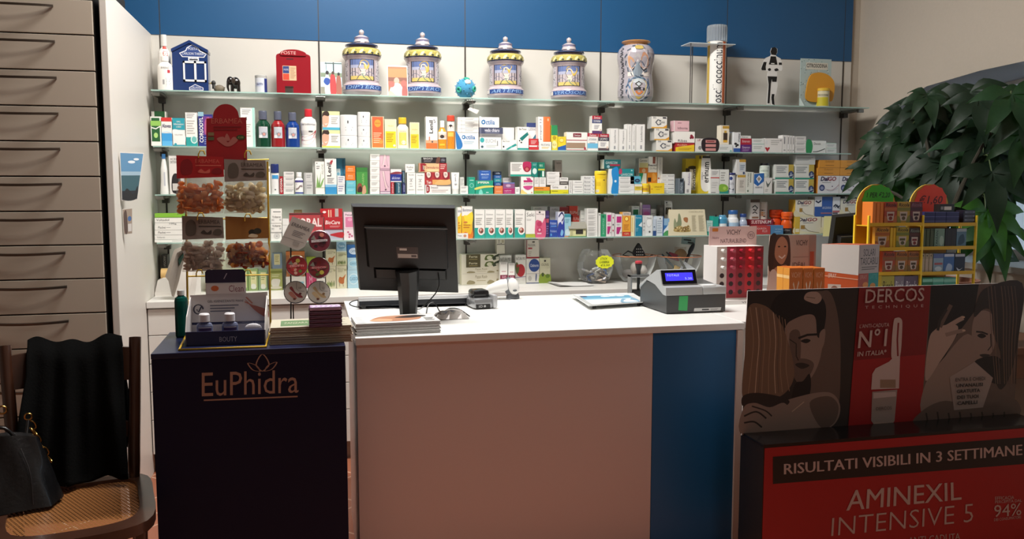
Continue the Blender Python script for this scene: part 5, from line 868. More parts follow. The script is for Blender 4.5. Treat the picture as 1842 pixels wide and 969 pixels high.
    B(k,963.5,981,380,429.5,'#e6dad8','white box with pink lower half and a large pink nine',[('s',[(0,0),(0,.6),(.5,.62),(.7,.55),(1,.72),(1,0)],'#cf5a7c'),('e',.38,.5,.26,.1,'#b83a60'),('e',.4,.28,.26,.1,'#c03c66'),('e',.4,.28,.12,.05,'#e8b0c0'),('r',.15,.12,.6,.17,'#e8c0cc'),('t','biring',.1,.84,.85,.9,'#6a5a60'),('e',.4,.94,.1,.03,'#3a3a3e')])
    ST(k,959,984,[372.5,380,429],'#e2dfda','white box with dark grey print',[[('t','ACIDOSAL',.1,.35,.6,.7,'#5a5a5e'),('r',0,.9,1,1,'#9a9894')],[]],'behind the pink nine box',dy=.085)
    B(k,989,1006.5,373,429,'#c9c6c1','grey-white box behind the blue packs',[('t','FLUIMUS',.2,.88,.8,.94,'#6a6a6c')],dy=.085)
    B(k,981.5,988,380,428.5,'#3a2a5a','narrow dark purple upright box beside the pink nine',[('r',.1,.55,.9,.7,'#a8485a'),('r',.0,.75,1,.82,'#5a4a80'),('l',.2,.1,.8,.45,4,'#7a6aa0')],fold=False)
    z = B(k,988.5,1003,410,428.5,'#29489c','dark blue denture cleaner pack, lower of two',[('t','Polident',.1,.5,.9,.75,'#a8b8e0'),('e',.2,.25,.1,.14,'#5a9ad0')],group='dark blue denture cleaner packs')
    B(k,988.5,1002.5,397,410,'#29489c','dark blue denture cleaner pack, upper of two',[('t','Polident',.1,.4,.9,.75,'#b8c4e4'),('r',.15,.1,.9,.25,'#5a8ad0')],on=z,group='dark blue denture cleaner packs')
    B(k,1003.5,1015,382,428.5,'#dcdcea','white box with a navy swoosh over a deep blue base',[('s',[(0,0),(0,.45),(.4,.6),(.7,.5),(1,.7),(1,0)],'#2c3f9a'),('w',smooth2([(.1,.8),(.6,.96),(.95,.8),(.6,.62)],4,False),.08,'#2c3060'),('s',[(.4,.1),(.6,.3),(.9,.2),(.7,.05)],'#7ab0dc')])
    B(k,1015.5,1027,386,428.5,'#9cc8d8','light blue box with a teal top band, half behind the model house',[('r',0,.86,1,1,'#3a8a9a'),('l',.1,.6,.8,.8,3,'#5a8aa0'),('e',.5,.2,.4,.15,'#c8dce4'),('r',0,0,1,.05,'#c08a6a')])
    B(k,1006.5,1022.5,373,429,'#962a2c','dark red box behind the blue packs',[('t','FLUcar',.3,.8,.95,.87,'#d8b8b4')],dy=.085)
    z = B(k,1030,1043,388,429,'#c23a30','red box with pale edge, lower of two, behind the model house',[('t','PLUMan',.1,.75,.9,.9,'#e8c8c0'),('r',.9,0,1,1,'#d8c8c0')],dy=.085,group='red pillar boxes')
    B(k,1023.5,1041,371.5,388,'#cf4030','red box with white lettering, upper of two, behind the model house',[('t','PLUMan',.1,.15,.9,.45,'#f0d8d0'),('r',.88,0,1,1,'#d8b0a8')],on=z,dy=.085,group='red pillar boxes')
    # model house
    a,b,Y,z0,z1 = spot(k,1023,1055,401,427.5,-.008); w = b-a; h = z1-z0; c = ((a+b)/2,Y+.02,z0)
    th = thing('model_house','tiny pale yellow model house with a grey gabled roof'+SUF[k],'model house',c); ye = M('#d9d4a0',.6)
    mb = MB(); mb.box(a+w*.08,b-.002,Y+.006,Y+.04,z0+.004,z0+h*.62,ye); mb.add([(a+w*.08,Y+.006,z0+h*.62),(a+w*.08,Y+.04,z0+h*.62),(a+w*.08,Y+.023,z0+h*.95),(b-.002,Y+.006,z0+h*.62),(b-.002,Y+.04,z0+h*.62),(b-.002,Y+.023,z0+h*.95)],[(0,2,1),(3,4,5)],ye); mb.build('walls',parent=th)
    mb = MB()
    for s0,s1 in ((Y+.0,Y+.023),(Y+.046,Y+.023)):
        p = [(a,s0,z0+h*.55),(b,s0,z0+h*.55),(b,s1,z0+h),(a,s1,z0+h)]; mb.add(p+[(x,y,z+.003) for x,y,z in p],[(0,1,2,3),(7,6,5,4),(0,4,5,1),(1,5,6,2),(2,6,7,3),(3,7,4,0)],'#8f8c80')
    mb.build('roof',parent=th)
    mb = MB(); mb.box(a+w*.42,a+w*.82,Y+.0045,Y+.0062,z0+h*.2,z0+h*.5,M('#33302c',.5)); mb.build('window_hatch',parent=th)
    mb = MB(); mb.box(a+w*.12,a+w*.24,Y+.0045,Y+.0062,z0+h*.1,z0+h*.55,M('#b8b48a',.6)); mb.build('door',parent=th)
    mb = MB(); mb.box(a-.001,b+.001,Y,Y+.046,z0,z0+.0035,M('#4c8a5a',.7)); mb.build('base',parent=th)
    ls = [('l',.1,.12,.85,.5,4,'#a2a2a0'),('l',.1,.55,.85,.9,3,'#b8b8b6')]
    ST(k,1044,1055.5,[379.5,389,428],'#dedbd6','white box behind the model house roof',ls,'',dy=.06,dep=.05)
    ST(k,1056,1075,[376,386,397,408,418,428.2],'#e6e4e0','white box with fine grey print',ls,'beside the model house')
    B(k,1076,1080.5,384,428,'#d8d9d4','thin pale upright box before the green one',[('r',.2,.9,.9,.95,'#8a8a8c')],fold=False)
    B(k,1081,1090,386,428,'#2a9468','slim bright green upright box',[('t','BIOCHETASI',.3,.1,.7,.8,'#8fd0b0',90),('e',.4,.9,.25,.05,'#1c6a48')])
    mg = [('r',.2,.62,.9,.9,'#b82c7a'),('p',[(.2,.1),(.2,.42),(.9,.42),(.55,.1)],'#b02c74'),('l',.2,.48,.7,.56,2,GR),('e',.85,.16,.05,.03,INK)]
    B(k,1090.5,1100,383,427.5,'#e0d8da','white box with magenta square and wedge beside the green upright',mg)
    B(k,1100.5,1105.5,384,427.5,'#d8d2d2','narrow white box with small red marks between the magenta boxes',[('e',.5,.8,.25,.04,'#b03a5a'),('e',.5,.5,.25,.04,'#4a4a50'),('e',.5,.25,.25,.04,'#b03a5a')],fold=False)
    B(k,1106.5,1119,386,427,'#e0dadc','white box with magenta square and wedge beside the orange sun box',mg)
    B(k,1119.5,1134.5,382,426.5,'#e2a23a','orange box with a yellow sun disc and red base',[('r',0,.85,1,1,'#c9beb4'),('e',.5,.72,.28,.11,'#c8702c'),('e',.5,.72,.19,.075,'#f4dc70'),('r',0,0,1,.18,'#bc3a2c'),('t','+20%',.2,.06,.8,.14,'#f0c8a0'),('l',.15,.25,.8,.5,4,'#c87a28'),('t','NATURA',.15,.89,.85,.96,'#6a6a68')])
    B(k,1135,1141.5,388,426,'#e2d8b0','narrow cream upright box between sun box and teal box',[('r',.2,.2,.5,.9,'#d8c078')],fold=False)
    B(k,1136,1150,371,426.5,'#dcdeda','white box with a dark green square above the teal box',[('r',.2,.68,.85,.88,'#1f7a4c'),('l',.3,.92,.9,.97,1,GR)],dy=.085)
    B(k,1142,1155,387,426,'#1d80a0','deep teal box with a white arrow',[('p',[(.5,.5),(1.0,.68),(1.0,.42)],'#d8e4e8'),('t','Normix',.1,.82,.9,.92,'#a8d0dc'),('r',0,0,.06,1,'#c8d4d6'),('l',.15,.2,.5,.4,3,'#7ab8cc')])
    z = B(k,1155.5,1170,376,426.5,'#b07cb4','lilac box, lower of two, behind the white corked bottle box',[('e',.5,.82,.4,.08,'#c05a9c')],dy=.085,group='lilac boxes')
    B(k,1155.5,1170,368.5,376,'#9a78b0','lilac box, upper of two, behind the white corked bottle box',[('r',0,0,1,.08,'#d8d0dc')],on=z,dy=.085,group='lilac boxes')
    B(k,1150.5,1155,365,426,'#d9d4ce','thin beige box beside the lilac boxes',[('w',[(.2,.9),(.8,.7)],.2,'#b89ab8')],dy=.085,fold=False)
    B(k,1170.5,1179,376,426,'#d2d2ce','grey-white box beside the lilac boxes',[('l',.1,.7,.9,.85,2,GR)],dy=.085)
    B(k,1156,1174,388,425.5,'#dfe2e2','white box with a drawn bottle outline',[('s',[(.4,.5),(.35,.8),(.9,.82),(.92,.55),(.66,.42)],'#c8cccc'),('s',[(.45,.52),(.42,.78),(.85,.8),(.86,.56),(.66,.46)],'#e8eaea'),('t','Hesto',.4,.84,.9,.93,'#5a5a5e'),('e',.7,.2,.1,.05,'#5a6060'),('r',0,0,.3,1,'#cfd2d2'),('l',.06,.2,.22,.7,3,'#9a9a9a')])
    B(k,1174.5,1180.5,394,425.5,'#b9c6d4','narrow blue-based white box beside the drawn bottle box',[('r',0,0,1,.3,'#2c4c84'),('r',.2,.5,.6,.56,'#3a4a6a')],fold=False)
    B(k,1181,1193.5,389,425,'#cdd6de','white box with a blue edge and pale print lines',[('r',.88,0,1,1,'#3f66a0'),('l',.1,.1,.8,.8,6,'#a2b2c0'),('e',.5,.88,.1,.03,'#5a5a60')])
    B(k,1186.5,1192.5,369,426,'#7f7b74','dark grey cylinder-like pack behind the print line box',[('r',0,.92,1,1,'#5a564f')],dy=.085,fold=False)
    B(k,1195,1209,361,426,'#d0cdc8','tall white box picturing dark vials behind the calendar',[('r',.15,.6,.85,.8,'#2a2422'),('r',.3,.58,.45,.78,'#8a7a5a'),('r',.55,.58,.72,.78,'#8a7a5a'),('e',.25,.94,.1,.02,INK),('t','BACH',.2,.86,.8,.9,'#5a5a5e')],dy=.09)
    B(k,1194,1204,393,424.8,'#3a76b4','blue box with green and white waves beside the calendar',[('s',[(0,.3),(.5,.5),(1,.75),(1,.4),(.4,.2),(0,.1)],'#dce6ea'),('s',[(0,.0),(0,.15),(.6,.3),(1,.2),(1,0)],'#4a9a5c'),('r',0,.6,1,1,'#8ab0d0')],dep=.03)
    # spiral calendar
    a,b,Y,z0,z1 = spot(k,1205,1270,376.5,424,-.012); F = lambda u,v,e=0: Vector((a+(b-a)*(u+.04*(1-v)*(u-.5)*2-.0),Y+.022*v-e,z0+(z1-z0)*v)); c = ((a+b)/2,Y+.02,z0)
    th = thing('desk_calendar','cream desk calendar with a picture of trees and a squirrel'+SUF[k],'calendar',c)
    mb = MB(); p = [F(0,0),F(1,0),F(1,1),F(0,1)]; q = [Vector((x.x,Y+.055-(.03*(x.z-z0)/(z1-z0)),x.z)) for x in p]
    mb.add(p,[(0,1,2,3)],'#d6cdb0'); mb.add(q,[(3,2,1,0)],'#c8c0a8'); mb.add([p[0],p[1],q[1],q[0]],[(0,3,2,1)],'#b9b19a')
    rnd = random.Random(2); art = [('t','CARDELLINO',.55,.88,.95,.93,'#8a836a'),('e',.22,.18,.01,.01,'#8a7a4a'),('s',[(.22,.2),(.16,.4),(.24,.55),(.26,.78),(.29,.85),(.33,.7),(.34,.4)],'#7c8668'),('s',[(.15,.25),(.14,.5),(.17,.66),(.22,.45),(.24,.25)],'#8e9474'),('s',[(.42,.55),(.4,.66),(.46,.7),(.52,.66),(.5,.5)],'#a06a44'),('s',[(.17,.15),(.16,.28),(.3,.38),(.42,.3),(.52,.4),(.56,.3),(.55,.14)],'#a89258')]
    for i in range(40): art.append(('e',.17+.37*rnd.random(),.15+.2*rnd.random(),.02,.025,rnd.choice(('#6e5a34','#c4b078','#8a6a3c','#d8c898'))))
    art += [('l',.62,.15,.74,.78,14,'#b5ac90'),('l',.8,.15,.95,.78,14,'#b5ac90')]; mb.art(art,F,step=.00002); mb.build('pages',parent=th)
    mb = MB()
    for i in range(24):
        x = F(.04+.92*i/23,1); mb.tube([x+Vector((0,-.003*math.cos(t)+.001,.003*math.sin(t)-.001)) for t in [j*math.pi/4 for j in range(8)]],.0004,M('#9a9480',.4),4,True)
    mb.build('spiral_binding',parent=th)
    B(k,1271.5,1282,396,423,'#b5d0cc','pale white box with a teal foot beside the calendar',[('r',0,0,1,.25,'#2aa08c'),('l',.1,.5,.8,.85,3,'#8ab0a8')])
    B(k,1282.5,1292.5,388,422.5,'#22a092','teal box with dark lettering under a black nozzle',[('t','SOL',.3,.1,.7,.35,'#1c3a38'),('e',.5,1.03,.2,.06,'#22282a')])
    BOT(k,1294,1311.5,386,422,'#4a93b8','#5fa0c4','blue contact lens bottle with a white swirl label',[(1,0),(1,.9),(.8,1)],.1,.7,[('r',.2,0,1.0,.7,'#dde4e6'),('e',.6,.25,.25,.14,'#2f3d4c'),('e',.62,.2,.2,.1,'#dde4e6')],lv=(.02,.9))
    jp = [(.95,0),(1,.03),(1,.62),(.9,.76),(.72,.84),(.72,1)]
    BOT(k,1313,1333.5,377,421.5,'#dfe1e2','#2c5c9a','white vitamin jar with a blue cap and pale blue label',jp,.16,.8,[('r',-.2,.1,1.2,.75,'#9fbcd4'),('r',-.2,.0,1.2,.25,'#d8dce0'),('t','Ascorbic',.15,.1,.9,.2,'#44506e')],lv=(.1,.75),name='jar',cat='jar',sy=1)
    BOT(k,1333.5,1347,383,421,'#a8b2c4','#27407a','smaller grey-blue vitamin jar with a dark blue cap',jp,.16,.8,[('r',-.2,.1,1.2,.75,'#8a96b0')],lv=(.1,.75),name='jar',cat='jar',sy=1)
    B(k,1334,1348,404,420.5,'#e4e4e2','small white card before the grey-blue jar',[('l',.1,.3,.9,.7,1,'#c8c8c6')],dy=-.02,dep=.004,fold=False)
    z = B(k,1349,1391,392.5,421,'#8c2430','dark red box with white lettering holding two tall packs',[('t','SUSTENIUM',.05,.7,.9,.93,'#ead8d4',0,.1,.02)],dy=.045,dep=.06)
    B(k,1350,1367,357,392.5,'#d3d0ca','white pack with black bird drawings on the dark red box',[('r',.1,.2,.95,.78,'#e0deda'),('w',[(.2,.6),(.5,.7),(.8,.55)],.06,INK),('w',[(.3,.5),(.6,.45),(.8,.6)],.06,INK),('w',[(.25,.3),(.5,.38),(.75,.28)],.05,INK),('r',.2,.05,.9,.14,'#8a6a52'),('r',0,.85,1,1,'#5a4a3e')],on=z,dy=.05)
    BOT(k,1368,1384,361,392.5,'#d3cbc0','#c9c4bc','beige tube with orange shapes on the dark red box',[(1,0),(1,1)],.08,.96,[('e',.5,.75,.3,.06,'#4a4440'),('e',.5,.5,.3,.1,'#c8905a'),('e',.5,.25,.35,.1,'#b9784a'),('e',.7,.1,.15,.05,'#4a4440')],dy=.052,z0=z,name='tube',cat='tube',sy=1)
    oj = [(.95,0),(1,.05),(1,.6),(.9,.72),(.75,.8),(.75,.84),(1,.86),(1,1)]
    BOT(k,1389,1411,375,420,'#d84a1e','#d9481a','orange supplement jar with ribbed lid, half hidden behind its twin',oj,.2,1.02,[('r',-.2,-.1,1.2,.5,'#2a2020'),('r',.1,.62,.5,.7,'#f0a080')],lv=(.0,.55),dy=.05,name='jar',cat='jar',group='orange supplement jars')
    BOT(k,1410,1429,379,419.5,'#de5a20','#df5a1c','orange supplement jar with a black label, in front of its twin',oj,.2,1.02,[('r',-.2,-.1,1.2,.6,'#241e20'),('t','SUSTEN',.15,.3,.85,.45,'#b8b0ac')],lv=(.0,.55),name='jar',cat='jar',group='orange supplement jars')
    B(k,1357,1386,404,420,'#b83e3c','flat red box with white lettering at the shelf front',[('t','LIQUIRIZIA',.1,.55,.75,.78,'#e8c8c4'),('t','PLUS',.5,.25,.8,.5,'#e8c8c4')],dep=.05,dy=-.014)
    B(k,1386.5,1409,403,419.5,'#4f82ae','flat blue box beside the flat red box',[('t','ACQUA',.35,.45,.9,.65,'#a8c4dc'),('l',.3,.2,.8,.35,1,'#8ab0d0')],dy=-.014,dep=.05)
    dg = [('t','DaiGO',.1,.72,.85,.93,'#8a2a34',0,.2,.03),('t','Dai',.1,.72,.46,.93,'#2c2c4a',0,.2,.03),('r',.22,.28,.38,.5,'#a07a34'),('w',smooth2([(.35,.4),(.55,.16),(.95,.06)],5,False),.03,'#8a8262'),('s',[(.0,.0),(.0,.4),(.3,.15),(1,.04),(1,.0)],'#d8d0ae'),('l',.3,.6,.7,.68,1,GR)]
    z = B(k,1430,1477,387,418,'#dbd6c4','cream supplement box with red lettering, lower one beside the orange jars',dg+[('r',0,0,.18,1,'#c9a83a'),('r',.02,.1,.16,.3,'#e0d8b8')],dep=.08,side='#c9a83a',group='cream supplement boxes')
    z2 = B(k,1478,1517,387,417,'#dbd6c4','cream supplement box with red lettering, lower one behind the leaning yellow card',dg,dep=.08,group='cream supplement boxes')
    z = max(z,z2)
    B(k,1431,1465,356.5,387,'#dbd6c6','cream supplement box with red lettering, upper one beside the deep blue box',dg,on=z,dep=.08,side='#bfa23c',group='cream supplement boxes')
    B(k,1466,1498,351,387,'#2f559c','deep blue box with a white leaf panel',[('r',0,.5,.4,1,'#d8dade'),('w',[(.05,.78),(.2,.7),(.36,.8)],.08,'#2a3048'),('t','ARGININA',.42,.38,.95,.5,'#b8c8e4',0,.2),('r',.35,.14,.98,.2,'#a06a74')],on=z,dep=.08,side='#c8c8c6')
    B(k,1498.5,1512,351,387,'#d4d6da','white box with a black leaf sprig next to the deep blue box',[('w',[(.1,.5),(.4,.6),(.7,.45),(.95,.55)],.09,'#22283a'),('w',[(.3,.45),(.6,.58),(.9,.4)],.06,'#22283a'),('r',0,.12,.7,.2,'#5a5a60'),('r',0,.2,1,.3,'#b0686a')],on=z,dep=.08)
    B(k,1513,1548,354,387,'#d6d2c2','cream supplement box with red lettering, upper one at the shelf end',dg,on=z,dep=.08,group='cream supplement boxes')
    a,b,Y,z0,z1 = spot(k,1481,1500,386,422,-.045); mb = MB(); p = [Vector((a,Y,z0)),Vector((b-.02,Y-.004,z0-.004+.004)),Vector((b,Y+.026,z1)),Vector((a+.022,Y+.026,z1))]; mb.add(p+[q+Vector((0,.001,0)) for q in p],[(0,1,2,3),(7,6,5,4),(0,4,5,1),(1,5,6,2),(2,6,7,3),(3,7,4,0)],'#d8cf8e')
    tag(mb.build('note_card',base=((a+b)/2,Y,z0)),'plain pale yellow card leaning on a cream box at the lowest shelf edge','card')
fourth_shelf()

# ------------------------------------------------------------------ rear worktop
def worktop_items():
    k = 4; W = '#ece9e3'
    # white tape dispenser by the side panel
    p = atZ(286,533,ZT); w = .135; c = (p.x-.02,p.y+.08,ZT); th = thing('tape_dispenser','white desk tape dispenser with a tan roll beside the side panel'+SUF[k],'tape dispenser',c); wm = M('#d8d3cc',.4)
    mb = MB(); pr = [(0,0),(1,0),(1,.12),(.86,.62),(.7,.7),(.3,.7),(.12,.62),(0,.12)]; x0 = atY(262,520,c[1]-.06).x; w = atY(311,520,c[1]-.06).x-x0; h = .14; x0 = max(x0,XP+.004)
    mb.prism(pr,lambda u,v,q: (x0+w*u,c[1]-.06+.14*q,ZT+h*v),wm); mb.box(x0,x0+w*.98,c[1]-.065,c[1]-.0605,ZT,ZT+.018,wm); mb.build('body',parent=th)
    mb = MB(); rc = Vector((x0+w*.36,c[1],ZT+h*.8)); rr = .034
    for s in (-.03,.03): pass
    n = 24; mb.add([rc+Vector((.022*q,rr*f*math.cos(2*math.pi*i/n),rr*f*math.sin(2*math.pi*i/n))) for q,f in ((-1,1),(1,1),(1,.6),(-1,.6)) for i in range(n)],[(q*n+i,q*n+(i+1) % n,((q+1) % 4)*n+(i+1) % n,((q+1) % 4)*n+i) for q in range(4) for i in range(n)],'#c9a468'); mb.build('tape_roll',parent=th,smooth=40)
    # boxes behind
    z = B(k,291,303,494,513,'#d8d5d0','white box, lower of two, in the corner by the side panel',[('l',.2,.3,.9,.8,2,GR)],dep=.08,group='corner boxes on the worktop')
    z = B(k,291,303,482,513,'#d8d5d0','white box, upper of two, in the corner by the side panel',[('l',.2,.3,.9,.8,2,GR)],on=z,dep=.08,group='corner boxes on the worktop')
    B(k,290,301,458,513,'#2a2826','black box with pale upright letters in the corner by the side panel',[('t','AMUCHINA',.3,.1,.7,.9,'#a8a49e',90)],on=z,dep=.08)
    def W_(x0,x1,yt,yb,col,desc,art=(),**kw): return B(4,x0,x1,yt,yb,col,desc,art,**kw)
    W_(369,428,488,506,'#e4cf5a','flat yellow box with a dark blue oval badge',[('r',0,0,.3,1,'#e8e0b0'),('r',.72,0,1,1,'#d8dca0'),('e',.56,.55,.14,.3,'#23386c'),('t','Scholl',.45,.42,.67,.68,'#dfe4ec')])
    tea = [('r',.25,.15,.85,.9,'#d8d2a0'),('l',.3,.5,.8,.8,3,'#8a9a5a'),('s',[(.3,.1),(.32,.3),(.7,.3),(.75,.1)],'#dcdcd0')]
    for i,(x0,x1,yt) in enumerate(((430,446,484),(446.5,464,484),(464.5,481,486))): W_(x0,x1,yt,509,['#7f9a5c','#8fa468','#86a078'][i],['green herbal tea box, first of the row, behind the yellow rack','green herbal tea box, second of the row, behind the yellow rack','green herbal tea box, third of the row, before the rack post'][i],tea,group='green herbal tea boxes')
    z = W_(484,508,483,511,'#a3a862','olive tea box picturing a white cup',[('s',[(.2,.2),(.22,.5),(.8,.5),(.78,.3),(.65,.15)],'#e2ded2'),('e',.5,.12,.45,.07,'#d8d2c0'),('r',0,.8,1,.9,'#7a8038'),('l',.2,.6,.8,.75,2,'#d8d8a8')])
    W_(489,507,455,483,'#8294a8','blue-grey tea box with a cream label on the olive one',[('r',.2,.25,.8,.95,'#d8cfa0'),('l',.3,.4,.7,.85,4,'#a89a64')],on=z)
    z = W_(514,550,497,509,'#dcd8d2','low white box behind the tin rack',[('l',.2,.3,.9,.7,1,'#8ac0d0')])
    W_(514,548,452,497,'#a8683e','orange-brown patterned box behind the tin rack',[('r',.2,.0,.8,.9,'#d8c8a0'),('s',[(.3,.5),(.5,.7),(.7,.5),(.5,.3)],'#b8542c'),('r',0,.85,1,1,'#c8763e')],on=z)
    z = W_(551,569,490,508,'#c0406a','magenta box behind the tin rack',[('t','M',.3,.3,.6,.8,'#e8a8c0'),('r',0,0,1,.08,'#e0d8d8')])
    W_(551,568,462,490,'#b4bc40','lime green box on the magenta one',[('r',0,.6,1,1,'#97a834'),('l',.2,.2,.8,.5,2,'#e0e0a0')],on=z)
    W_(569.5,585,497,508,'#e8e4de','small white box beside the magenta box',[('l',.2,.3,.8,.7,2,GR)])
    fox = [('s',[(.2,.3),(.3,.5),(.6,.48),(.9,.62),(.75,.4),(.7,.22),(.45,.2)],'#c4703c'),('w',[(.3,.25),(.28,.08)],.04,'#8a5a3c'),('w',[(.6,.25),(.65,.08)],.04,'#8a5a3c'),('t','Fiocchi',.15,.82,.75,.88,'#9a9070'),('l',.15,.7,.65,.8,2,'#b8b090'),('e',.85,.8,.1,.05,'#b9b48a'),('r',0,.98,1,1,'#c4b888')]
    leaf = [x for i in range(6) for x in (('s',[(.1+.13*i,.1+.05*(i % 3)),(.15+.13*i,.3+.06*(i % 2)),(.25+.12*i,.22),(.2+.12*i,.08)],['#8a9a5c','#a8ae78','#6c8048'][i % 3]),)]+[('t','Tisana',.15,.84,.8,.9,'#9a9070'),('l',.15,.7,.65,.8,2,'#b8b090'),('e',.85,.8,.1,.05,'#b9b48a')]
    z = W_(586,604.5,478,507,'#e2dabc','cream infusion box with grey leaves, lower box next to the tin rack',leaf,group='cream infusion boxes')
    W_(586,604.5,448,478,'#e2dabc','cream infusion box with an orange bird, upper box next to the tin rack',fox,on=z,group='cream infusion boxes')
    z = W_(605,624,477,507,'#e2dabc','cream infusion box with an orange bird, at the foot of the middle pile',fox,group='cream infusion boxes')
    z = W_(605,624,453,477,'#dad8b4','cream infusion box dense with green leaves, in the middle pile',leaf+leaf,on=z,group='cream infusion boxes')
    W_(605,623,433,453,'#a3c2d6','pale blue infusion box topping the middle pile',[('e',.5,.55,.4,.3,'#6f9ab8'),('t','Tisana',.2,.45,.8,.65,'#dfe8ee'),('r',0,0,1,.1,'#d8e0dc')],on=z)
    bl_ = [('e',.55,.5,.45,.3,'#d8e8f0'),('e',.55,.5,.4,.25,'#a8d0e4'),('t','CLASSICA',.2,.42,.95,.6,'#4a7a9c')]
    z = W_(625,645,485,506.5,'#b4d4e4','light blue infusion box, at the foot of the pile by the monitor',bl_,group='light blue infusion boxes')
    z = W_(625,645,463,485,'#b4d4e4','light blue infusion box, middle of the pile by the monitor',bl_,on=z,group='light blue infusion boxes')
    W_(624,645,440,463,'#2f62a0','strong blue infusion box topping the pile by the monitor',[('e',.6,.5,.45,.26,'#cdd8e8'),('t','CAMOM',.3,.4,.95,.6,'#3a5a8c')],on=z)
    fo = [('r',.12,0,.5,1,'#5a5234'),('t','Forte',.2,.48,.42,.82,'#e0d8b8',0,0,.02),('l',.2,.15,.42,.35,1,'#b0a06a'),('s',[(.62,.1),(.66,.8),(.84,.85),(.82,.3)],'#5f6c34'),('e',.74,.45,.07,.3,'#e0dec4'),('s',[(.84,.1),(.84,.6),(.98,1),(1,.9),(.95,.3)],'#3c4630'),('e',.95,.4,.04,.2,'#d8d4c4')]
    wh = [('t','Pappa Reale',.36,.5,.68,.85,'#9a8a60',0,.25),('l',.4,.3,.64,.42,1,'#c0b48a'),('s',[(.14,.1),(.2,.4),(.34,.3),(.34,.1)],'#a89c78'),('s',[(.68,.1),(.74,.4),(.86,.3),(.86,.1)],'#a89c78'),('r',.93,.3,.98,.5,'#a89c78')]
    zam = ST(k,830,898,[457,469,480.5,491.5,502.5],'#ebe4d2','long cream ampoule box',[fo,fo,wh,wh],'beside the monitor',dep=.07,side='#d8cfb4')
    W_(893.5,908,430,458,'#d5cfbe','small cream box with black upright letters over the ampoule boxes',[('t','CASTAGNO',.15,.68,.4,.98,INK,90),('r',0,.62,1,.66,'#4a463c'),('e',.55,.72,.1,.02,INK),('r',.6,.75,.9,.95,'#b0a890')],on=zam,Y0=YW-.09)
    nm = lambda: [('t','NATURA MIX',.05,.8,.95,.92,'#4a463e'),('l',.5,.7,.9,.76,1,GR),('w',[(0,.14),(.5,.17),(1,.13)],.02,'#8a7aa8')]
    W_(899,920,459,497,W,'white box with grey lettering behind two small syrup bottles',nm())
    for i,(x0,x1,yt) in enumerate(((899.5,913,471),(914.5,926,473))): W_(x0,x1,yt,500,'#ece8e4',['small white syrup box with a wine-red band, nearer the monitor','small white syrup box with a wine-red band, nearer the big red fruit'][i],[('r',0,.26,1,.44,'#7c2440'),('t','sun',.25,.3,.8,.4,'#d8b0bc'),('l',.2,.55,.8,.62,1,'#c89098'),('r',.1,.9,.9,.98,'#c9c5c2'),('e',.6,.1,.12,.04,INK)],dep=.035,dy=-.045,group='small syrup boxes')
    W_(927,946,458,498.5,W,'white box with a big red round fruit',[('t','NATURA MIX',.05,.82,.95,.92,'#4a463e'),('e',.5,.46,.42,.22,'#bc2c34'),('s',[(.0,.6),(.12,.75),(.35,.6),(.3,.4),(.1,.35)],'#5f6a3a'),('e',.2,.62,.12,.06,'#a03a34'),('w',[(0,.22),(1,.24)],.02,'#8a7aa8')])
    z = W_(946.5,970,464.5,496.5,W,'white box with a blue oval and a navy foot',[('e',.62,.72,.42,.26,'#2a4c94'),('t','Cistinorm',.3,.66,.95,.78,'#d8dff0',0,0,.02),('r',0,0,1,.03,'#2a3c7c'),('r',.0,.38,1,.4,'#c8c4be'),('e',.28,.2,.14,.1,'#c9c6c2'),('s',[(.72,.12),(.74,.38),(.82,.34),(.78,.1)],'#4a5a8a')])
    W_(947,970,431,464.5,'#d8d0c4','beige box with dark red edges, on top of the blue oval box',[('r',0,0,1,.08,'#9a2430'),('r',0,0,.05,1,'#8a2430'),('t','KILOCAL',.12,.66,.7,.78,'#3a3430'),('r',.12,.5,.45,.58,'#a83a40'),('e',.55,.88,.12,.04,'#4a443e'),('l',.15,.12,.4,.4,3,'#b8aea0')],on=z)
    W_(970.5,990,463.5,495.5,'#dcd9bc','pale cream box with green leaves at its base',[('s',[(0,0),(.0,.3),(.3,.4),(.7,.3),(1,.34),(1,0)],'#98b040'),('e',.3,.34,.12,.08,'#4a5a34'),('e',.75,.28,.2,.08,'#6c8a34'),('t','OLIVIS',.15,.68,.85,.78,'#8a8468'),('e',.5,.88,.1,.04,'#4a463e')])
    # loose papers
    c = atZ(1025,503,ZT); th = thing('paper_sheets','loose white paper sheets with a curled corner'+SUF[k],'paper',(c.x,c.y+.05,ZT)); q = [Vector((atY(x,505,y).x,y,ZT)) for x,y in ((1006,4.84),(1066,4.85),(1042,5.07),(984,5.06))]; c = Vector((q[0].x,4.95,ZT)); th.location = c
    for j in range(3):
        mb = MB(); n = 10; vs = []
        for a_ in range(n+1):
            for b_ in range(n+1):
                u,v = a_/n,b_/n; p = (q[0]*(1-u)+q[1]*u)*(1-v)+(q[3]*(1-u)+q[2]*u)*v; p = p+Vector((.006*j,-.004*j,0)); p.z = ZT+.0008+.0018*j+.022*max(0,.35-u)**1.0*(1-.3*v)+.002*math.sin(9*u+j)*math.sin(7*v); vs.append(p)
        mb.add(vs,[(a_*(n+1)+b_,(a_+1)*(n+1)+b_,(a_+1)*(n+1)+b_+1,a_*(n+1)+b_+1) for a_ in range(n) for b_ in range(n)],'#d9d7d4'); mb.build('sheet',parent=th,smooth=60)
    # three clear bowls and what they hold
    bowl_glass = clear('clear_plastic','#f4f4f4','#fafaf8',.02,.06)
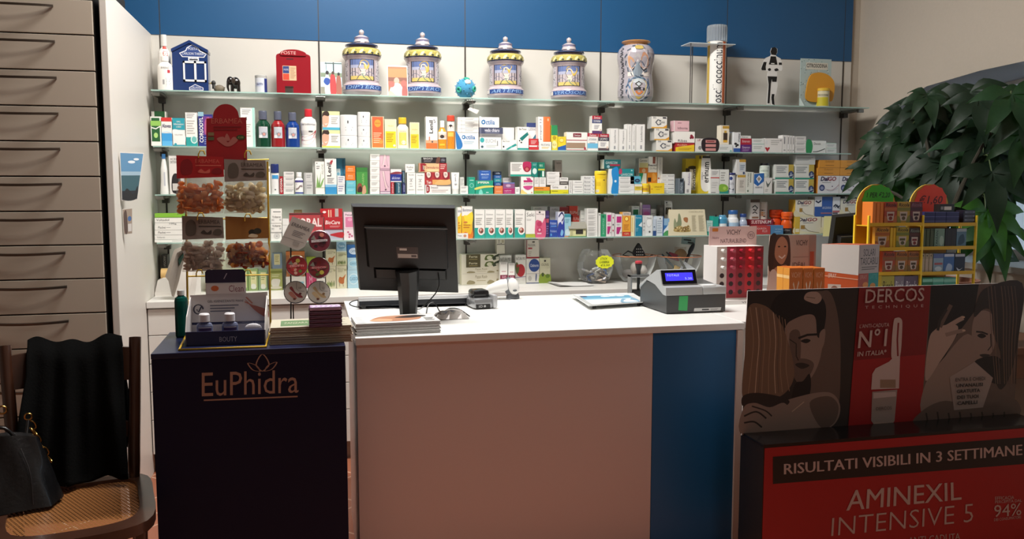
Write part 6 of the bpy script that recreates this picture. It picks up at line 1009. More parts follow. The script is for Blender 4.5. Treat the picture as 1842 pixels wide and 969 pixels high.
    def bowl(x0,x1,yr,yb,prof,label,rim=None,rimmat=None):
        p = atZ((x0+x1)/2,yb,ZT); Y = min(p.y+.09,YW-.13); a,b = atY(x0,yr,Y).x,atY(x1,yr,Y).x; r = (b-a)/2; c = Vector(((a+b)/2,Y,ZT)); h = atY((x0+x1)/2,yr,Y).z-ZT
        th = thing('bowl',label,'bowl',c,'clear bowls on the worktop'); mb = MB(); mb.lathe([(q*r,v*h) for q,v in prof],bowl_glass,c,32,1,cap=False); mb.lathe([(0.001,.0005),(prof[0][0]*r,.0005)],bowl_glass,c,32,cap=False); mb.build('body',parent=th,smooth=60)
        if rim: mb = MB(); mb.tube([c+Vector((r*1.0*math.cos(t),r*math.sin(t),h)) for t in [i*2*math.pi/32 for i in range(32)]],.003,rimmat,6,True); mb.build('rim',parent=th,smooth=60)
        return th,c,r,h
    t1,c,r,h = bowl(1040,1101,449,498,[(.55,0),(.82,.12),(1.0,.4),(1,.6),(.88,.85),(.72,1.0)],'round clear fish-bowl jar with a yellow star price tag, full of small sachets')
    st = MB(); n = 24; pc = atY(1088,471,c.y-r-.004); R0 = depth(pc)/F_PX
    pts = [(16.5*(1+.09*(i % 2))*math.cos(2*math.pi*i/n),11*(1+.12*(i % 2))*math.sin(2*math.pi*i/n)) for i in range(n)]
    st.prism(pts,lambda u,v,q: Vector((pc.x+u*R0,pc.y+.001*q+.0,pc.z+v*R0)),M('#e2e82e',.5)); g = lambda u,v,e=0: Vector((pc.x+u*R0,pc.y-.0008-e,pc.z+v*R0)); st.art([('t','STICK',-9,4,5,8,'#4a5a20',0,.3),('t','LABBRA',-10,-2,8,2,'#4a5a20',0,.3),('t','€3,50',-8,-8,9,-4,'#4a5a20',0,.3)],g); st.build('price_tag',parent=t1)
    rnd = random.Random(11)
    for i in range(46):
        t = rnd.random()*6.28; q = math.sqrt(rnd.random())*r*.76; z = ZT+.012+.085*rnd.random()*(1-.3*q/r); mb = MB(); cc = rnd.choice(('#f0ece6','#e8e4de','#dcd8d4','#ccd8e4','#f4f0ea','#4f6aa4','#d9c8ba','#e8e8f0'))
        mb.X = Matrix.Translation(c+Vector((q*math.cos(t),q*math.sin(t),z-ZT))) @ Matrix.Rotation(rnd.random()*6,4,'Z') @ Matrix.Rotation((rnd.random()-.5)*1.6,4,'X') @ Matrix.Rotation((rnd.random()-.5)*1.2,4,'Y')
        mb.box(-.022,.022,-.011,.011,-.004,.004,M(cc,.4),bev=.002); mb.art([('r',.2,.3,.7,.7,'#7a8494')],frame((-.022,-.011,.0042),(.044,0,0),(0,.022,0),(0,0,1)))
        tag(mb.build('sachet',base=c+Vector((q*math.cos(t),q*math.sin(t),z-ZT))),'tiny pale lip-stick sachet heaped in the round clear jar','sachet','sachets in the round clear jar')
    copper = M('#c07a54',.4)
    t2,c,r,h = bowl(1104,1178,459,496,[(.45,0),(.7,.2),(.9,.6),(1,1)],'clear salad bowl holding a polka-dot sleep mask',True,copper)
    mb = MB(); m1 = M('#1d1b1d',.7)
    for i,(dx,dy,rx,rz) in enumerate(((-.045,-.01,.05,.03),(.02,.02,.05,.03),(.05,-.01,.04,.03),(-.01,-.03,.05,.025))):
        mb = MB(); ell(mb,c+Vector((dx,dy,.05+.012*i)),rx*.8,.028,rz,M(['#77726f','#8c8784','#b9b4b0','#9c948e'][i],.7),12,Matrix.Rotation(.5*i,3,'Y')); tag(mb.build('fabric_pouch',base=c+Vector((dx,dy,.03)),smooth=60),['dark grey','mid grey','pale','taupe'][i]+' folded fabric pouch inside the clear salad bowl','pouch','pouches in the salad bowl')
    mk = MB(); pc = c+Vector((.015,-.02,h+.03)); pg = smooth2([(-.02,-.035),(-.035,-.01),(-.005,.04),(.01,.045),(.03,.01),(.045,-.035)],4)
    mk.prism(pg,lambda u,v,q: pc+Vector((u,-.006+.012*q+.1*v,v)),m1)
    for i in range(12): mk.art([('e',-.01+.013*(i % 4),-.025+.018*(i//4),.0035,.0035,'#dcd8d4')],lambda u,v,e=0: pc+Vector((u,-.0065-e+.1*v,v)))
    mk.tube([pc+Vector((-.02,0,-.02)),pc+Vector((-.07,-.01,-.0)),pc+Vector((-.1,0,-.025)),pc+Vector((-.06,-.01,-.035))],.005,m1); mk.tube([pc+Vector((.04,0,-.03)),pc+Vector((.07,-.01,-.035)),pc+Vector((.1,0,-.028))],.003,m1)
    tag(mk.build('sleep_mask',base=pc),'black sleep mask with white polka dots rising out of the salad bowl','sleep mask')
    t3,c,r,h = bowl(1184,1258,460,494,[(.45,0),(.7,.2),(.9,.6),(1,1)],'clear copper-rimmed bowl holding hairbrushes and combs',True,copper)
    def brush(p,q,rr,m,name,label,head=None):
        p,q = c+Vector(p),c+Vector(q); mb = MB(); mb.tube([p,p+(q-p)*.55,q],[rr*.7,rr,rr*.8],m,8)
        if head: head(mb,p,q)
        tag(mb.build(name,base=(p+q)/2,smooth=50),label,name.replace('_',' '),None)
    def padded(mb,p,q): ell(mb,q,.016,.01,.04,M('#22222a',.5),12,Matrix.Rotation(.5,3,'Y'))
    brush((.01,-.02,.05),(.085,0,.2),.011,M('#1f2026',.4),'hairbrush','black padded hairbrush standing up in the copper-rimmed bowl',padded)
    brush((-.03,-.05,.16),(.04,-.045,.055),.008,M('#4a4c48',.4),'nail_file','grey tapered manicure tool lying across the copper-rimmed bowl')
    brush((-.12,-.01,.17),(-.03,.0,.08),.007,M('#2a4a52',.4),'hair_comb','dark teal comb sticking out of the copper-rimmed bowl')
    brush((-.1,-.03,.185),(-.06,-.03,.15),.006,M('#22242c',.4),'clip','black hair clip hooked on the copper-rimmed bowl')
    mb = MB(); pw = M('#9a7a58',.6); ell(mb,c+Vector((.025,.03,.16)),.045,.012,.04,pw,14)
    for i in range(12): mb.tube([c+Vector((-.012+.0065*i,.03,.19)),c+Vector((-.016+.0072*i,.03,.212))],.0012,pw,4)
    tag(mb.build('hairbrush',base=c+Vector((.025,.03,.12))),'brown wooden bristle hairbrush in the copper-rimmed bowl','hairbrush')
    mb = MB(); mb.X = Matrix.Translation(c+Vector((.02,-.015,.05))) @ Matrix.Rotation(.4,4,'Y') @ Matrix.Rotation(-.5,4,'X'); mb.box(-.065,.06,-.004,.004,-.04,.03,M('#c9a86c',.3),bev=.003); tag(mb.build('comb_packet',base=c+Vector((.02,-.015,.02))),'amber packet of combs inside the copper-rimmed bowl','packet')
    mb = MB(); mb.X = Matrix.Translation(c+Vector((.055,-.02,.07))) @ Matrix.Rotation(.6,4,'Y'); mb.box(-.05,.05,-.003,.003,-.03,.03,M('#c9cdd6',.25),bev=.002); tag(mb.build('comb_packet',base=c+Vector((.055,-.02,.05))),'clear bluish packet inside the copper-rimmed bowl','packet')
    mb = MB(); mb.X = Matrix.Translation(c+Vector((-.02,.03,.15))) @ Matrix.Rotation(.3,4,'Y'); mb.box(-.04,.04,-.01,.01,-.02,.02,M('#8a3444',.5),bev=.004); tag(mb.build('hair_band',base=c+Vector((-.02,.03,.13))),'dark red hair band in the copper-rimmed bowl','hair band')
    mb = MB(); mb.X = Matrix.Translation(c+Vector((.07,.02,.25))) @ Matrix.Rotation(.1,4,'Y'); mb.box(-.045,.05,-.002,.002,-.022,.022,clear('blister','#b9ccd0','#c4d4d6',.12,.1)); mb.box(-.03,.02,-.003,.003,.002,.01,M('#22282a',.5)); mb.box(0,.04,-.003,.003,-.014,-.006,M('#22282a',.5)); tag(mb.build('blister_pack',base=c+Vector((.07,.02,.22))),'clear blister card on top of the black hairbrush','blister pack')
    # crumpled paper bag standing at the worktop edge
    prof = [(297,530),(297,515),(303,470),(312,446),(328,444),(345,452),(352,480),(362,538),(340,540),(318,533)]
worktop_items()
# ------------------------------------------------------------------ things on the sales counter
def quad_fn(BL,TL,TR,BR,p0,n):
    """map (u, v, lift) on the picture quad, laid on the plane p0, n"""
    n = Vector(n).normalized(); P = [at_plane(x,y,p0,n) for x,y in (BL,TL,TR,BR)]
    s = -1 if ray(921,484).dot(n) > 0 else 1
    return lambda u,v,e=0: (P[0]*(1-v)+P[1]*v)*(1-u)+(P[3]*(1-v)+P[2]*v)*u+n*(e*s)
def loc(o,ux,uy): 
    ux = Vector(ux).normalized(); uy = Vector((-ux.y,ux.x,0)); o = Vector(o)
    return Matrix(((ux.x,uy.x,0,o.x),(ux.y,uy.y,0,o.y),(0,0,1,o.z),(0,0,0,1)))
BLK = M('#131313',.4)
def monitor(c4,Yt,Yb,base_px,label,thick=.045):
    TL,TR,BR,BL = atY(*c4[0],Yt),atY(*c4[1],Yt),atY(*c4[2],Yb),atY(*c4[3],Yb)
    b = atZ(*base_px,ZC); th = thing('monitor',label,'monitor',(b.x,b.y+.03,ZC)); n = (TR-TL).cross(BL-TL).normalized(); n = n if n.y > 0 else -n
    F = lambda u,v,d=0: (BL*(1-u)+BR*u)*(1-v)+(TL*(1-u)+TR*u)*v+n*d
    def slab(u0,u1,v0,v1,d0,d1,m,inset=0):
        mb = MB(); q = [(u0,v0),(u1,v0),(u1,v1),(u0,v1)]; i = [(u0+inset,v0+inset),(u1-inset,v0+inset),(u1-inset,v1-inset),(u0+inset,v1-inset)]
        mb.add([F(u,v,d1) for u,v in q]+[F(u,v,d0) for u,v in i],[(0,1,2,3),(7,6,5,4),(0,4,5,1),(1,5,6,2),(2,6,7,3),(3,7,4,0)],m); return mb
    slab(0,1,0,1,0,.03,BLK,.012).build('casing',parent=th); slab(.03,.97,.05,.97,.03,.033,M('#0a0c10',.15)).build('screen',parent=th)
    slab(.1,.9,.3,.78,-.03,.0,M('#1a1a1a',.5),.02).build('back_cover',parent=th); slab(.16,.88,.16,.3,-.015,.0,BLK,.02).build('vent_cover',parent=th)
    mb = MB(); mb.art([('r',.39,.43,.6,.565,'#4a3c38'),('r',.42,.525,.49,.55,'#c9b8ae'),('r',.4,.44,.59,.485,'#b8a89e'),('r',.53,.45,.58,.475,'#5a4a44')],lambda u,v,e=0: F(u,v,-.0305-e)); mb.build('rating_label',parent=th)
    mb = MB(); mb.art([('r',.1,.775,.9,.782,'#8a8a8a')],lambda u,v,e=0: F(u,v,-.0305-e)); mb.build('seam',parent=th)
    p = F(.48,.12,-.02); mb = MB(); mb.tube([F(.48,.3,-.03),p+Vector((0,-.015,0)),Vector((p.x,p.y-.01,ZC+.02))],[.05,.045,.035],BLK,8)
    mb.build('neck',parent=th,smooth=40); mb = MB(); mb.lathe([(.1,0),(.1,.01),(.07,.018)],BLK,(p.x-.012,p.y+.02,ZC),28,.8); mb.build('base',parent=th,smooth=40)
    return th,F
mon,MF = monitor([(632,369.5),(820,372.5),(826.5,528),(646,523)],3.46,3.56,(715,561),'black monitor seen from behind on the white sales counter')
mb = MB(); mb.tube(smooth2([tuple(MF(.79,.26,-.02)),tuple(MF(.77,.1,-.05)),tuple(MF(.62,-.13,-.03)),tuple(atZ(748,556,ZC+.006)),tuple(atZ(700,553,ZC+.006)),tuple(atZ(650,553,ZC+.006)),tuple(atZ(629,547,ZC+.02)),tuple(atZ(640,540,ZC+.03)),tuple(atZ(672,538,ZC+.006))],6,False),.0025,BLK,6); mb.build('cable',parent=mon)
# keyboard, silver rail up
p = atZ(746,553,ZC); a = atZ(645,553,ZC).x; b = atZ(850,551,ZC).x; th = thing('keyboard','long dark keyboard with a silver rail behind the black monitor','keyboard',(p.x,p.y+.08,ZC))
kx = Matrix.Translation((0,p.y,ZC)) @ Matrix.Rotation(R(-5),4,'X'); mb = MB(); mb.X = kx; mb.box(a,b,0,.16,.012,.04,M('#22242a',.4),bev=.004); mb.build('body',parent=th)
mb = MB(); mb.box(a-.004,b+.004,p.y-.008,p.y+.012,ZC+.038,ZC+.054,M('#c9cacc',.35,metal=.3),bev=.003); mb.build('rail',parent=th)
mb = MB(); mb.X = kx
for j in range(5):
    for i in range(16):
        x = a+.012+(b-a-.03)*i/16; mb.box(x,x+(b-a-.03)/16*.85,.025+.026*j,.046+.026*j,.0405,.048,M('#33363c',.5))
mb.build('keys',parent=th)['kind'] = 'stuff'
for x in (a+.02,b-.02):
    mb = MB(); mb.box(x-.01,x+.01,p.y,p.y+.02,ZC+.0006,ZC+.02,BLK); mb.build('foot',parent=th)
# silver card terminal
o = atZ(853,557,ZC); th = thing('card_terminal','silver and black card terminal beside the keyboard end','card terminal',(o.x+.06,o.y+.06,ZC)); X = loc(o,(1,.12,0),0)
mb = MB(); mb.X = X; mb.box(0,.105,0,.13,.002,.05,M('#9fa0a2',.25,metal=.6),bev=.012); mb.build('body',parent=th,smooth=30)
mb = MB(); mb.X = X; mb.box(.006,.085,.03,.12,.046,.085,M('#1b1b1d',.2),bev=.012); mb.build('paper_cover',parent=th,smooth=30)
mb = MB(); mb.X = X; mb.box(.008,.078,-.004,.0,.006,.024,BLK,bev=.002); mb.art([('t','1D',.2,.2,.45,.8,'#c9c9c9'),('e',.6,.5,.08,.3,'#a9a9a9')],frame((.008,-.0042,.006),(.07,0,0),(0,0,.018),(0,-1,0))); mb.build('front_slot',parent=th)
mb = MB(); mb.X = X; mb.box(.088,.112,-.012,.1,.003,.066,M('#b9babc',.3,metal=.4),bev=.01); mb.build('side_grip',parent=th,smooth=30)
# barcode scanner in its cradle
h0 = atZ(925,538,ZC); th = thing('barcode_scanner','white hand-held barcode scanner with grey trim near the counter middle','scanner',(h0.x,h0.y+.03,ZC)); sw_ = M('#dedcd8',.3); sg = M('#55585c',.4)
mb = MB(); mb.lathe([(.034,0),(.034,.012),(.026,.03),(.024,.034)],sg,(h0.x,h0.y+.03,ZC),24); mb.build('cradle',parent=th,smooth=40)
hc = Vector((h0.x-.006,h0.y+.02,ZC+.06)); mb = MB(); ell(mb,hc+Vector((-.008,.008,0)),.034,.03,.05,sg,20,Matrix.Rotation(R(-14),3,'Y')); mb.build('bezel',parent=th,smooth=60)
mb = MB(); ell(mb,hc+Vector((.004,-.008,.004)),.03,.03,.044,sw_,20,Matrix.Rotation(R(-14),3,'Y')); mb.build('head',parent=th,smooth=60)
mb = MB(); ell(mb,hc+Vector((.006,-.036,-.014)),.011,.004,.006,sg,12); mb.build('button',parent=th,smooth=60)
mb = MB(); mb.tube([hc+Vector((-.02,.01,.01)),hc+Vector((-.06,.02,.004)),hc+Vector((-.11,.03,-.012)),hc+Vector((-.125,.034,-.024))],[.034,.03,.022,.012],sw_,14); mb.build('handle',parent=th,smooth=50)
mb = MB(); mb.tube(smooth2([tuple(hc+Vector((-.12,.034,-.026))),(hc.x-.16,hc.y+.03,ZC+.005),(hc.x-.12,hc.y-.03,ZC+.004),(hc.x-.02,hc.y-.05,ZC+.004)],6,False),.0022,sg,6); mb.build('cord',parent=th)
# magazines
q = [atZ(640,605,ZC),atZ(792,598,ZC),atZ(773,566,ZC),atZ(634,570,ZC)]; ux = (q[1]-q[0]); L = ux.length; X = loc(q[0],ux,0); n = 9; hz = (atY(640,580,q[0].y).z-ZC)/n*.9
for j in range(n):
    mb = MB(); dx = [0,.003,-.002,.004,.001,-.003,.002,0,.001][j]; mb.X = X; m = M(['#d8d6d4','#c9c7c6','#e0dedc'][j % 3],.3); z = ZC*0+j*hz
    mb.box(dx,L+dx,.002*(j % 2),.2+.002*(j % 2),z+.0002,z+hz-.0004,m,front=M('#8f8d8c',.4)); mb.box(dx,L+dx,.002*(j % 2)-.0006,.002*(j % 2)-.0001,z+hz*.35,z+hz*.7,M('#e2e0de',.4))
    if j == n-1: mb.art([('s',[(.2,.25),(.3,.7),(.5,.85),(.8,.8),(.78,.35),(.5,.15)],'#a8765a'),('s',[(.18,.3),(.3,.5),(.45,.4),(.4,.15)],'#c99a7a'),('s',[(.5,.6),(.75,.85),(.9,.7),(.7,.5)],'#2a1f1c'),('r',.02,.1,.14,.9,'#e8e6e4'),('l',.84,.1,.97,.5,5,'#9a9a9a'),('l',.03,.2,.13,.8,4,'#a8a8a8')],frame((dx,0,z+hz),(L,0,0),(0,.2,0),(0,0,1)))
    tag(mb.build('magazine',base=X @ Vector((L/2,.1,z))),('topmost magazine, a face on its cover, in front of the black monitor' if j == n-1 else 'white magazine in the pile before the monitor, %s from the bottom' % ['first','second','third','fourth','fifth','sixth','seventh','eighth'][j]),'magazine','magazines piled before the monitor')
# crumpled clear package
p = atZ(812,575,ZC); mb = MB(); rnd = random.Random(4); n = 9; vs = []
for i in range(n+1):
    for j in range(n+1): u,v = i/n,j/n; e = min(u,1-u,v,1-v); vs.append(p+Vector((-.075+.15*u+.004*rnd.random(),.005+.085*v,.002+.11*min(e,.22)+.012*rnd.random()*(e > 0))))
mb.add(vs,[(i*(n+1)+j,(i+1)*(n+1)+j,(i+1)*(n+1)+j+1,i*(n+1)+j+1) for i in range(n) for j in range(n)],M('#b8b4b0',.12,coat=.6)); mb.add([p+Vector((x,y,.001)) for x,y in ((-.075,.005),(.075,.005),(.075,.09),(-.075,.09))],[(3,2,1,0)],'#b8b4b0')
th = thing('plastic_packet','crumpled shiny plastic packet with a dark cord beside the magazines','packet',p+Vector((0,.045,0))); mb.build('wrapper',parent=th)
mb = MB(); mb.tube(smooth2([tuple(p+Vector(d)) for d in ((-.1,.06,.004),(-.085,.1,.05),(-.055,.11,.06),(-.03,.1,.02),(.01,.1,.035),(.05,.09,.03),(.09,.06,.003))],5,False),.0028,BLK,6); mb.build('cord',parent=th)
# coin tray
zt = ZC+.017; q = [atZ(1059,551,zt),atZ(1164,544,zt),atZ(1139,529,zt),atZ(1028,531,zt)]; F = lambda u,v,e=0: (q[0]*(1-u)+q[1]*u)*(1-v)+(q[3]*(1-u)+q[2]*u)*v+Vector((0,0,e)); c = F(.5,.5)
th = thing('coin_tray','flat white coin tray with a pale blue printed sheet beside the till','coin tray',(c.x,c.y,ZC))
mb = MB(); n = 14; vs = []
for i in range(n+1):
    for j in range(n+1): u,v = i/n,j/n; e = min(u,1-u,v,1-v); vs.append(F(u,v,.006*max(0,1-e/.12)**2))
N2 = len(vs); vs += [p-Vector((0,0,.005)) for p in vs]; qd = [(i*(n+1)+j,(i+1)*(n+1)+j,(i+1)*(n+1)+j+1,i*(n+1)+j+1) for i in range(n) for j in range(n)]
mb.add(vs,qd+[tuple(k+N2 for k in f[::-1]) for f in qd]+[x for i in range(n) for x in ((i,i+1,N2+i+1,N2+i),(n*(n+1)+i,n*(n+1)+i+1,N2+n*(n+1)+i+1,N2+n*(n+1)+i),(i*(n+1),(i+1)*(n+1),N2+(i+1)*(n+1),N2+i*(n+1)),(i*(n+1)+n,(i+1)*(n+1)+n,N2+(i+1)*(n+1)+n,N2+i*(n+1)+n))],M('#dfe2e2',.15)); mb.build('dish',parent=th,smooth=60)
mb = MB(); mb.art([('r',.1,.12,.9,.9,'#e4eaec'),('r',.1,.6,.9,.9,'#5f97b4'),('r',.1,.5,.9,.6,'#9cc0d0'),('s',[(.6,.12),(.9,.12),(.9,.6),(.8,.4),(.7,.5)],'#7a9fb8'),('s',[(.66,.2),(.74,.4),(.84,.3),(.88,.14)],'#e4ecf0'),('e',.5,.8,.08,.06,'#e8eef0'),('e',.62,.82,.06,.05,'#d8e4ea'),('e',.74,.8,.07,.05,'#e8eef0'),('t','ALTAROTH',.36,.16,.62,.22,'#5a6a74'),('r',.1,.78,.2,.88,'#44506c')],F,d0=.0012); mb.build('printed_sheet',parent=th)
for u,v in ((.12,.1),(.88,.1),(.12,.9),(.88,.9)): p = F(u,v); mb = MB(); mb.lathe([(.009,0),(.009,.0155)],BLK,(p.x,p.y,ZC),12); mb.build('foot',parent=th)
# rubber stamp
p = atZ(1152,534,ZC); th = thing('rubber_stamp','self-inking stamp with black handle and red top, beside the till','stamp',(p.x,p.y+.03,ZC)); X = Matrix.Translation((p.x,p.y+.03,ZC)); g = M('#8d8f90',.25,metal=.7)
s = depth(p)/F_PX; hf = 40*s; wf_ = 18*s
mb = MB(); mb.X = X; mb.box(-wf_,-wf_+.008,-.025,.025,0,hf,g,bev=.003); mb.box(wf_-.008,wf_,-.025,.025,0,hf,g,bev=.003); mb.box(-wf_,wf_,-.025,.025,hf-.014,hf,g,bev=.003); mb.build('frame',parent=th)
mb = MB(); mb.X = X; mb.box(-wf_+.01,wf_-.01,-.02,.02,.002,.035,BLK,bev=.004); mb.build('ink_pad',parent=th)
mb = MB(); mb.lathe([(.008,hf),(.01,hf+.004),(.011,hf+.02),(.018,hf+.05),(.018,hf+.056)],BLK,(p.x,p.y+.03,ZC),20); mb.tube([(p.x,p.y+.03,ZC+.03),(p.x,p.y+.03,ZC+hf)],.008,BLK,10); mb.build('handle',parent=th,smooth=40)
mb = MB(); mb.lathe([(.0185,hf+.0565),(.019,hf+.066),(.012,hf+.07)],M('#b2323c',.4),(p.x,p.y+.03,ZC),20); mb.build('cap',parent=th,smooth=40)
# cash register
o = atZ(1198.6,565,ZC); r_ = atZ(1300,561,ZC); l_ = atZ(1159,549,ZC); X = loc(o,r_-o,0); Wd = (r_-o).length+.012; Dp = min((l_-o).length*1.0,.3)
th = thing('cash_register','grey cash register with a blue lit customer display on the counter','cash register',X @ Vector((Wd/2,Dp/2,0))); dkg = M('#3a3b3c',.4); lg = M('#a3a5a6',.35)
s = depth(o)/F_PX; hb = 31*s; hg = 47*s; hh = 76*s
mb = MB(); mb.X = X; pr = [(0,0),(Dp,0),(Dp,hb*1.15),(Dp*.75,hb*1.6),(Dp*.4,hb*1.5),(0,hb)]; mb.prism(pr,lambda u,v,k: Vector((Wd*k,u,.004+v)),dkg); mb.build('body',parent=th)
mb = MB(); mb.X = X; pr = [(-.003,hb+.004),(.0,hg),(.04,hg+.004),(.045,hg+.012),(.07,hh),(.1,hh),(Dp*.75,hg+.02),(Dp,hb*1.3),(Dp,hb*1.1),(Dp*.72,hb*1.7),(Dp*.4,hb*1.55),(.0,hb+.004)]
mb.prism(pr[:-1]+[(.03,hb+.006)],lambda u,v,k: Vector((-.004+(Wd*.6+.004)*k,u,v+.002)),lg); mb.build('display_housing',parent=th)
mb = MB(); mb.X = X; mb.box(Wd*.605,Wd+.004,-.003,Dp*.9,hb+.005,hg+.002,lg,bev=.006); mb.build('printer_cover',parent=th,smooth=30)
F = lambda u,v,e=0: X @ Vector((-.0+Wd*.58*u,.0455+.0245*v-e,hg+.014+(hh-hg-.012)*v)); mb = MB(); q = [F(.02,0,.001),F(.98,0,.001),F(.98,1,.001),F(.02,1,.001)]; mb.add([F(a_,b_,e) for e in (.001,.006) for a_,b_ in ((.0,.0),(1,.0),(1,1),(.0,1))],[(4,5,6,7),(0,1,5,4),(1,2,6,5),(2,3,7,6),(3,0,4,7)],M('#0c0d14',.2)); mb.build('display_bezel',parent=th)
mb = MB(); mb.art([('r',.1,.22,.9,.8,M('#3a34d8',.3,emit=.9)),('t','TOTALE',.14,.55,.5,.7,M('#9aa0ff',.3,emit=1.0)),('t','5.20',.66,.3,.86,.45,M('#9aa0ff',.3,emit=1.0))],F,d0=.0065,step=.0004); mb.build('lit_display',parent=th)
Ff = frame(X @ Vector((0,0,.004)),(r_-o).normalized()*Wd,(0,0,hb),X.to_3x3() @ Vector((0,-1,0)))
mb = MB(); mb.art([('p',[(.2,.15),(.21,.98),(.36,.98),(.35,.1)],'#2f9a54'),('r',.3,.3,.31,.32,'#2f9a54')],Ff); mb.build('green_sticker',parent=th)
mb = MB(); mb.art([('p',[(.46,.05),(.47,.24),(.93,.24),(.92,.05)],'#c4c6c6'),('r',.6,.1,.72,.18,'#33343a'),('l',.75,.08,.88,.2,2,'#7a7c80')],Ff); mb.build('serial_label',parent=th)
mb = MB(); mb.X = X; mb.box(Wd*.63,Wd*.85,.01,.05,hg+.0025,hg+.006,M('#e2e2e0',.4)); mb.build('receipt',parent=th)
for u,v in ((.01,.01),(Wd-.015,.01),(.01,Dp-.02),(Wd-.015,Dp-.02)): mb = MB(); mb.X = X; mb.box(u,u+.012,v,v+.012,0,.0045,BLK); mb.build('foot',parent=th)

# ------------------------------------------------------------------ navy plinth with the racks
Lp,Rp,Bp = atZ(271.5,636.5,ZC),atZ(621,621,ZC),atZ(313,597,ZC); ux = (Rp-Lp).normalized(); uy = Vector((-ux.y,ux.x,0)); PW = (Rp-Lp).length; PD = max((Bp-Lp).dot(uy),.3)
NX = loc(Lp-Vector((0,0,ZC)),ux,0); nf = -uy
th = thing('display_plinth','dark navy display plinth with a bronze brand logo, in front of the drawers','plinth',NX @ Vector((PW/2,PD/2,0))); nv = M('#090d2c',.55,spec=.25,name='navy_laminate')
mb = MB(); mb.X = NX; mb.box(0,PW,0,PD,0,ZC-.02,nv,bev=.002); mb.build('body',parent=th)
mb = MB(); mb.X = NX; mb.box(-.001,PW+.001,-.001,PD+.001,ZC-.0195,ZC,M('#141a3a',.3),bev=.002); mb.build('top_panel',parent=th)
fp = Lp+nf*.0015; br_ = M('#a88a7c',.4,metal=.3)
Fl = quad_fn((363,713),(363,668),(537,662),(537,706),fp,nf); mb = MB(); mb.art([('t','EuPhidra',0,0,1,.95,br_),('r',.02,-.18,.99,-.12,br_)],Fl)
lf = [[(.5,1.05),(.44,1.3),(.52,1.62),(.6,1.62)],[]]
for pts in ([(.62,.92),(.555,1.2),(.62,1.62),(.69,1.2),(.62,.92)],[(.6,.92),(.52,1.0),(.47,1.28),(.56,1.16),(.6,.92)],[(.64,.92),(.72,1.0),(.77,1.28),(.68,1.16),(.64,.92)]): mb.art([('w',smooth2(pts,5,False),.014,br_)],Fl)
mb.build('logo',parent=th)
# rack of dried fruit bags
pr_ = atZ(487,568,ZC); Rn = nf; off = min((pr_-Lp).dot(uy),PD-.02); rp0 = Lp+uy*off
def onr(px,py,d=0): return at_plane(px,py,rp0+nf*d,nf)
yw = M('#c9a22e',.35,metal=.3,name='brass_wire'); th = thing('wire_rack','yellow wire rack with a red dome-topped header board on the navy plinth','rack',(onr(410,560).x,onr(410,560).y,ZC))
def toz(p,z=ZC): return Vector((p.x,p.y,z))
pl,prr = toz(onr(337,560)),toz(onr(486,560)); top = .0
mb = MB(); mb.tube([pl+Vector((0,0,.003)),onr(333,285)],.004,yw,8); mb.build('post',parent=th,smooth=50); mb = MB(); mb.tube([prr+Vector((0,0,.003)),onr(481,290)],.004,yw,8); mb.build('post',parent=th,smooth=50)
f0,f1 = atZ(322,629,ZC+.004),atZ(478,623,ZC+.004); mb = MB(); mb.tube([pl+Vector((0,0,.004)),f0,f1,prr+Vector((0,0,.004))],.004,yw,8); mb.build('base_wire',parent=th,smooth=50)
for py in (290,395,497):
    mb = MB(); mb.tube([onr(335,py),onr(484,py-3)],.003,yw,6); mb.build('crossbar',parent=th)
rb = M('#a5242c',.45); mb = MB(); dome = [(371,305),(371,213),(383,212)]+smooth2([(383,212),(385,200),(394,190),(406,187),(418,190),(427,199),(430,211)],4,False)[1:]+[(443,211),(445,305)]
mb.prism(dome,lambda u,v,k: onr(u,v,.012-.003*k),rb); g = lambda u,v,e=0: onr(u,v,.0122+e); dr = M('#7c1c22',.5)
mb.art([('t','ERBAMEA',380,222,436,213,M('#c9685c',.5)),('l',384,236,434,226,2,dr),('s',[(390,250),(402,246),(410,256),(420,246),(428,252),(416,262),(404,262)],'#b8706a'),('s',[(404,252),(408,240),(414,252)],'#b8706a'),('e',433,247,8,4.5,'#3a4a2a'),('t','€3,80',428,249,438,245,'#a8b06a'),('r',374,238,385,244,'#8a7a5a'),('r',374,246,385,252,'#5a6a4a')],g); mb.build('header_board',parent=th)
for x0,py in ((357,283),(440,283),(355,395),(440,397),(353,497),(440,497)):
    mb = MB(); mb.tube([onr(x0,py,.0),onr(x0,py,.07),onr(x0,py-6,.075),onr(x0+3,py-12,.075),onr(x0+9,py-12,.075),onr(x0+12,py-5,.073)],.0025,yw,6); mb.build('hook',parent=th)
film = clear('cellophane','#f4efe6','#fbfaf8',.18,.14)
nt = film.node_tree; nz = nt.nodes.new('ShaderNodeTexNoise'); nz.inputs['Scale'].default_value = 55; bp = nt.nodes.new('ShaderNodeBump'); bp.inputs['Strength'].default_value = .9; bp.inputs['Distance'].default_value = .01
tcn = nt.nodes.new('ShaderNodeTexCoord'); nt.links.new(tcn.outputs['Object'],nz.inputs['Vector']); nt.links.new(nz.outputs[0],bp.inputs['Height'])
for nd in list(nt.nodes):
    if nd.type == 'BSDF_PRINCIPLED':
        nt.links.new(bp.outputs[0],nd.inputs['Normal']); trn = nt.nodes.new('ShaderNodeBsdfTranslucent'); m2 = nt.nodes.new('ShaderNodeMixShader'); m2.inputs[0].default_value = .55; tgt = nd.outputs[0].links[0].to_socket; nt.links.new(nd.outputs[0],m2.inputs[1]); nt.links.new(trn.outputs[0],m2.inputs[2]); nt.links.new(m2.outputs[0],tgt)
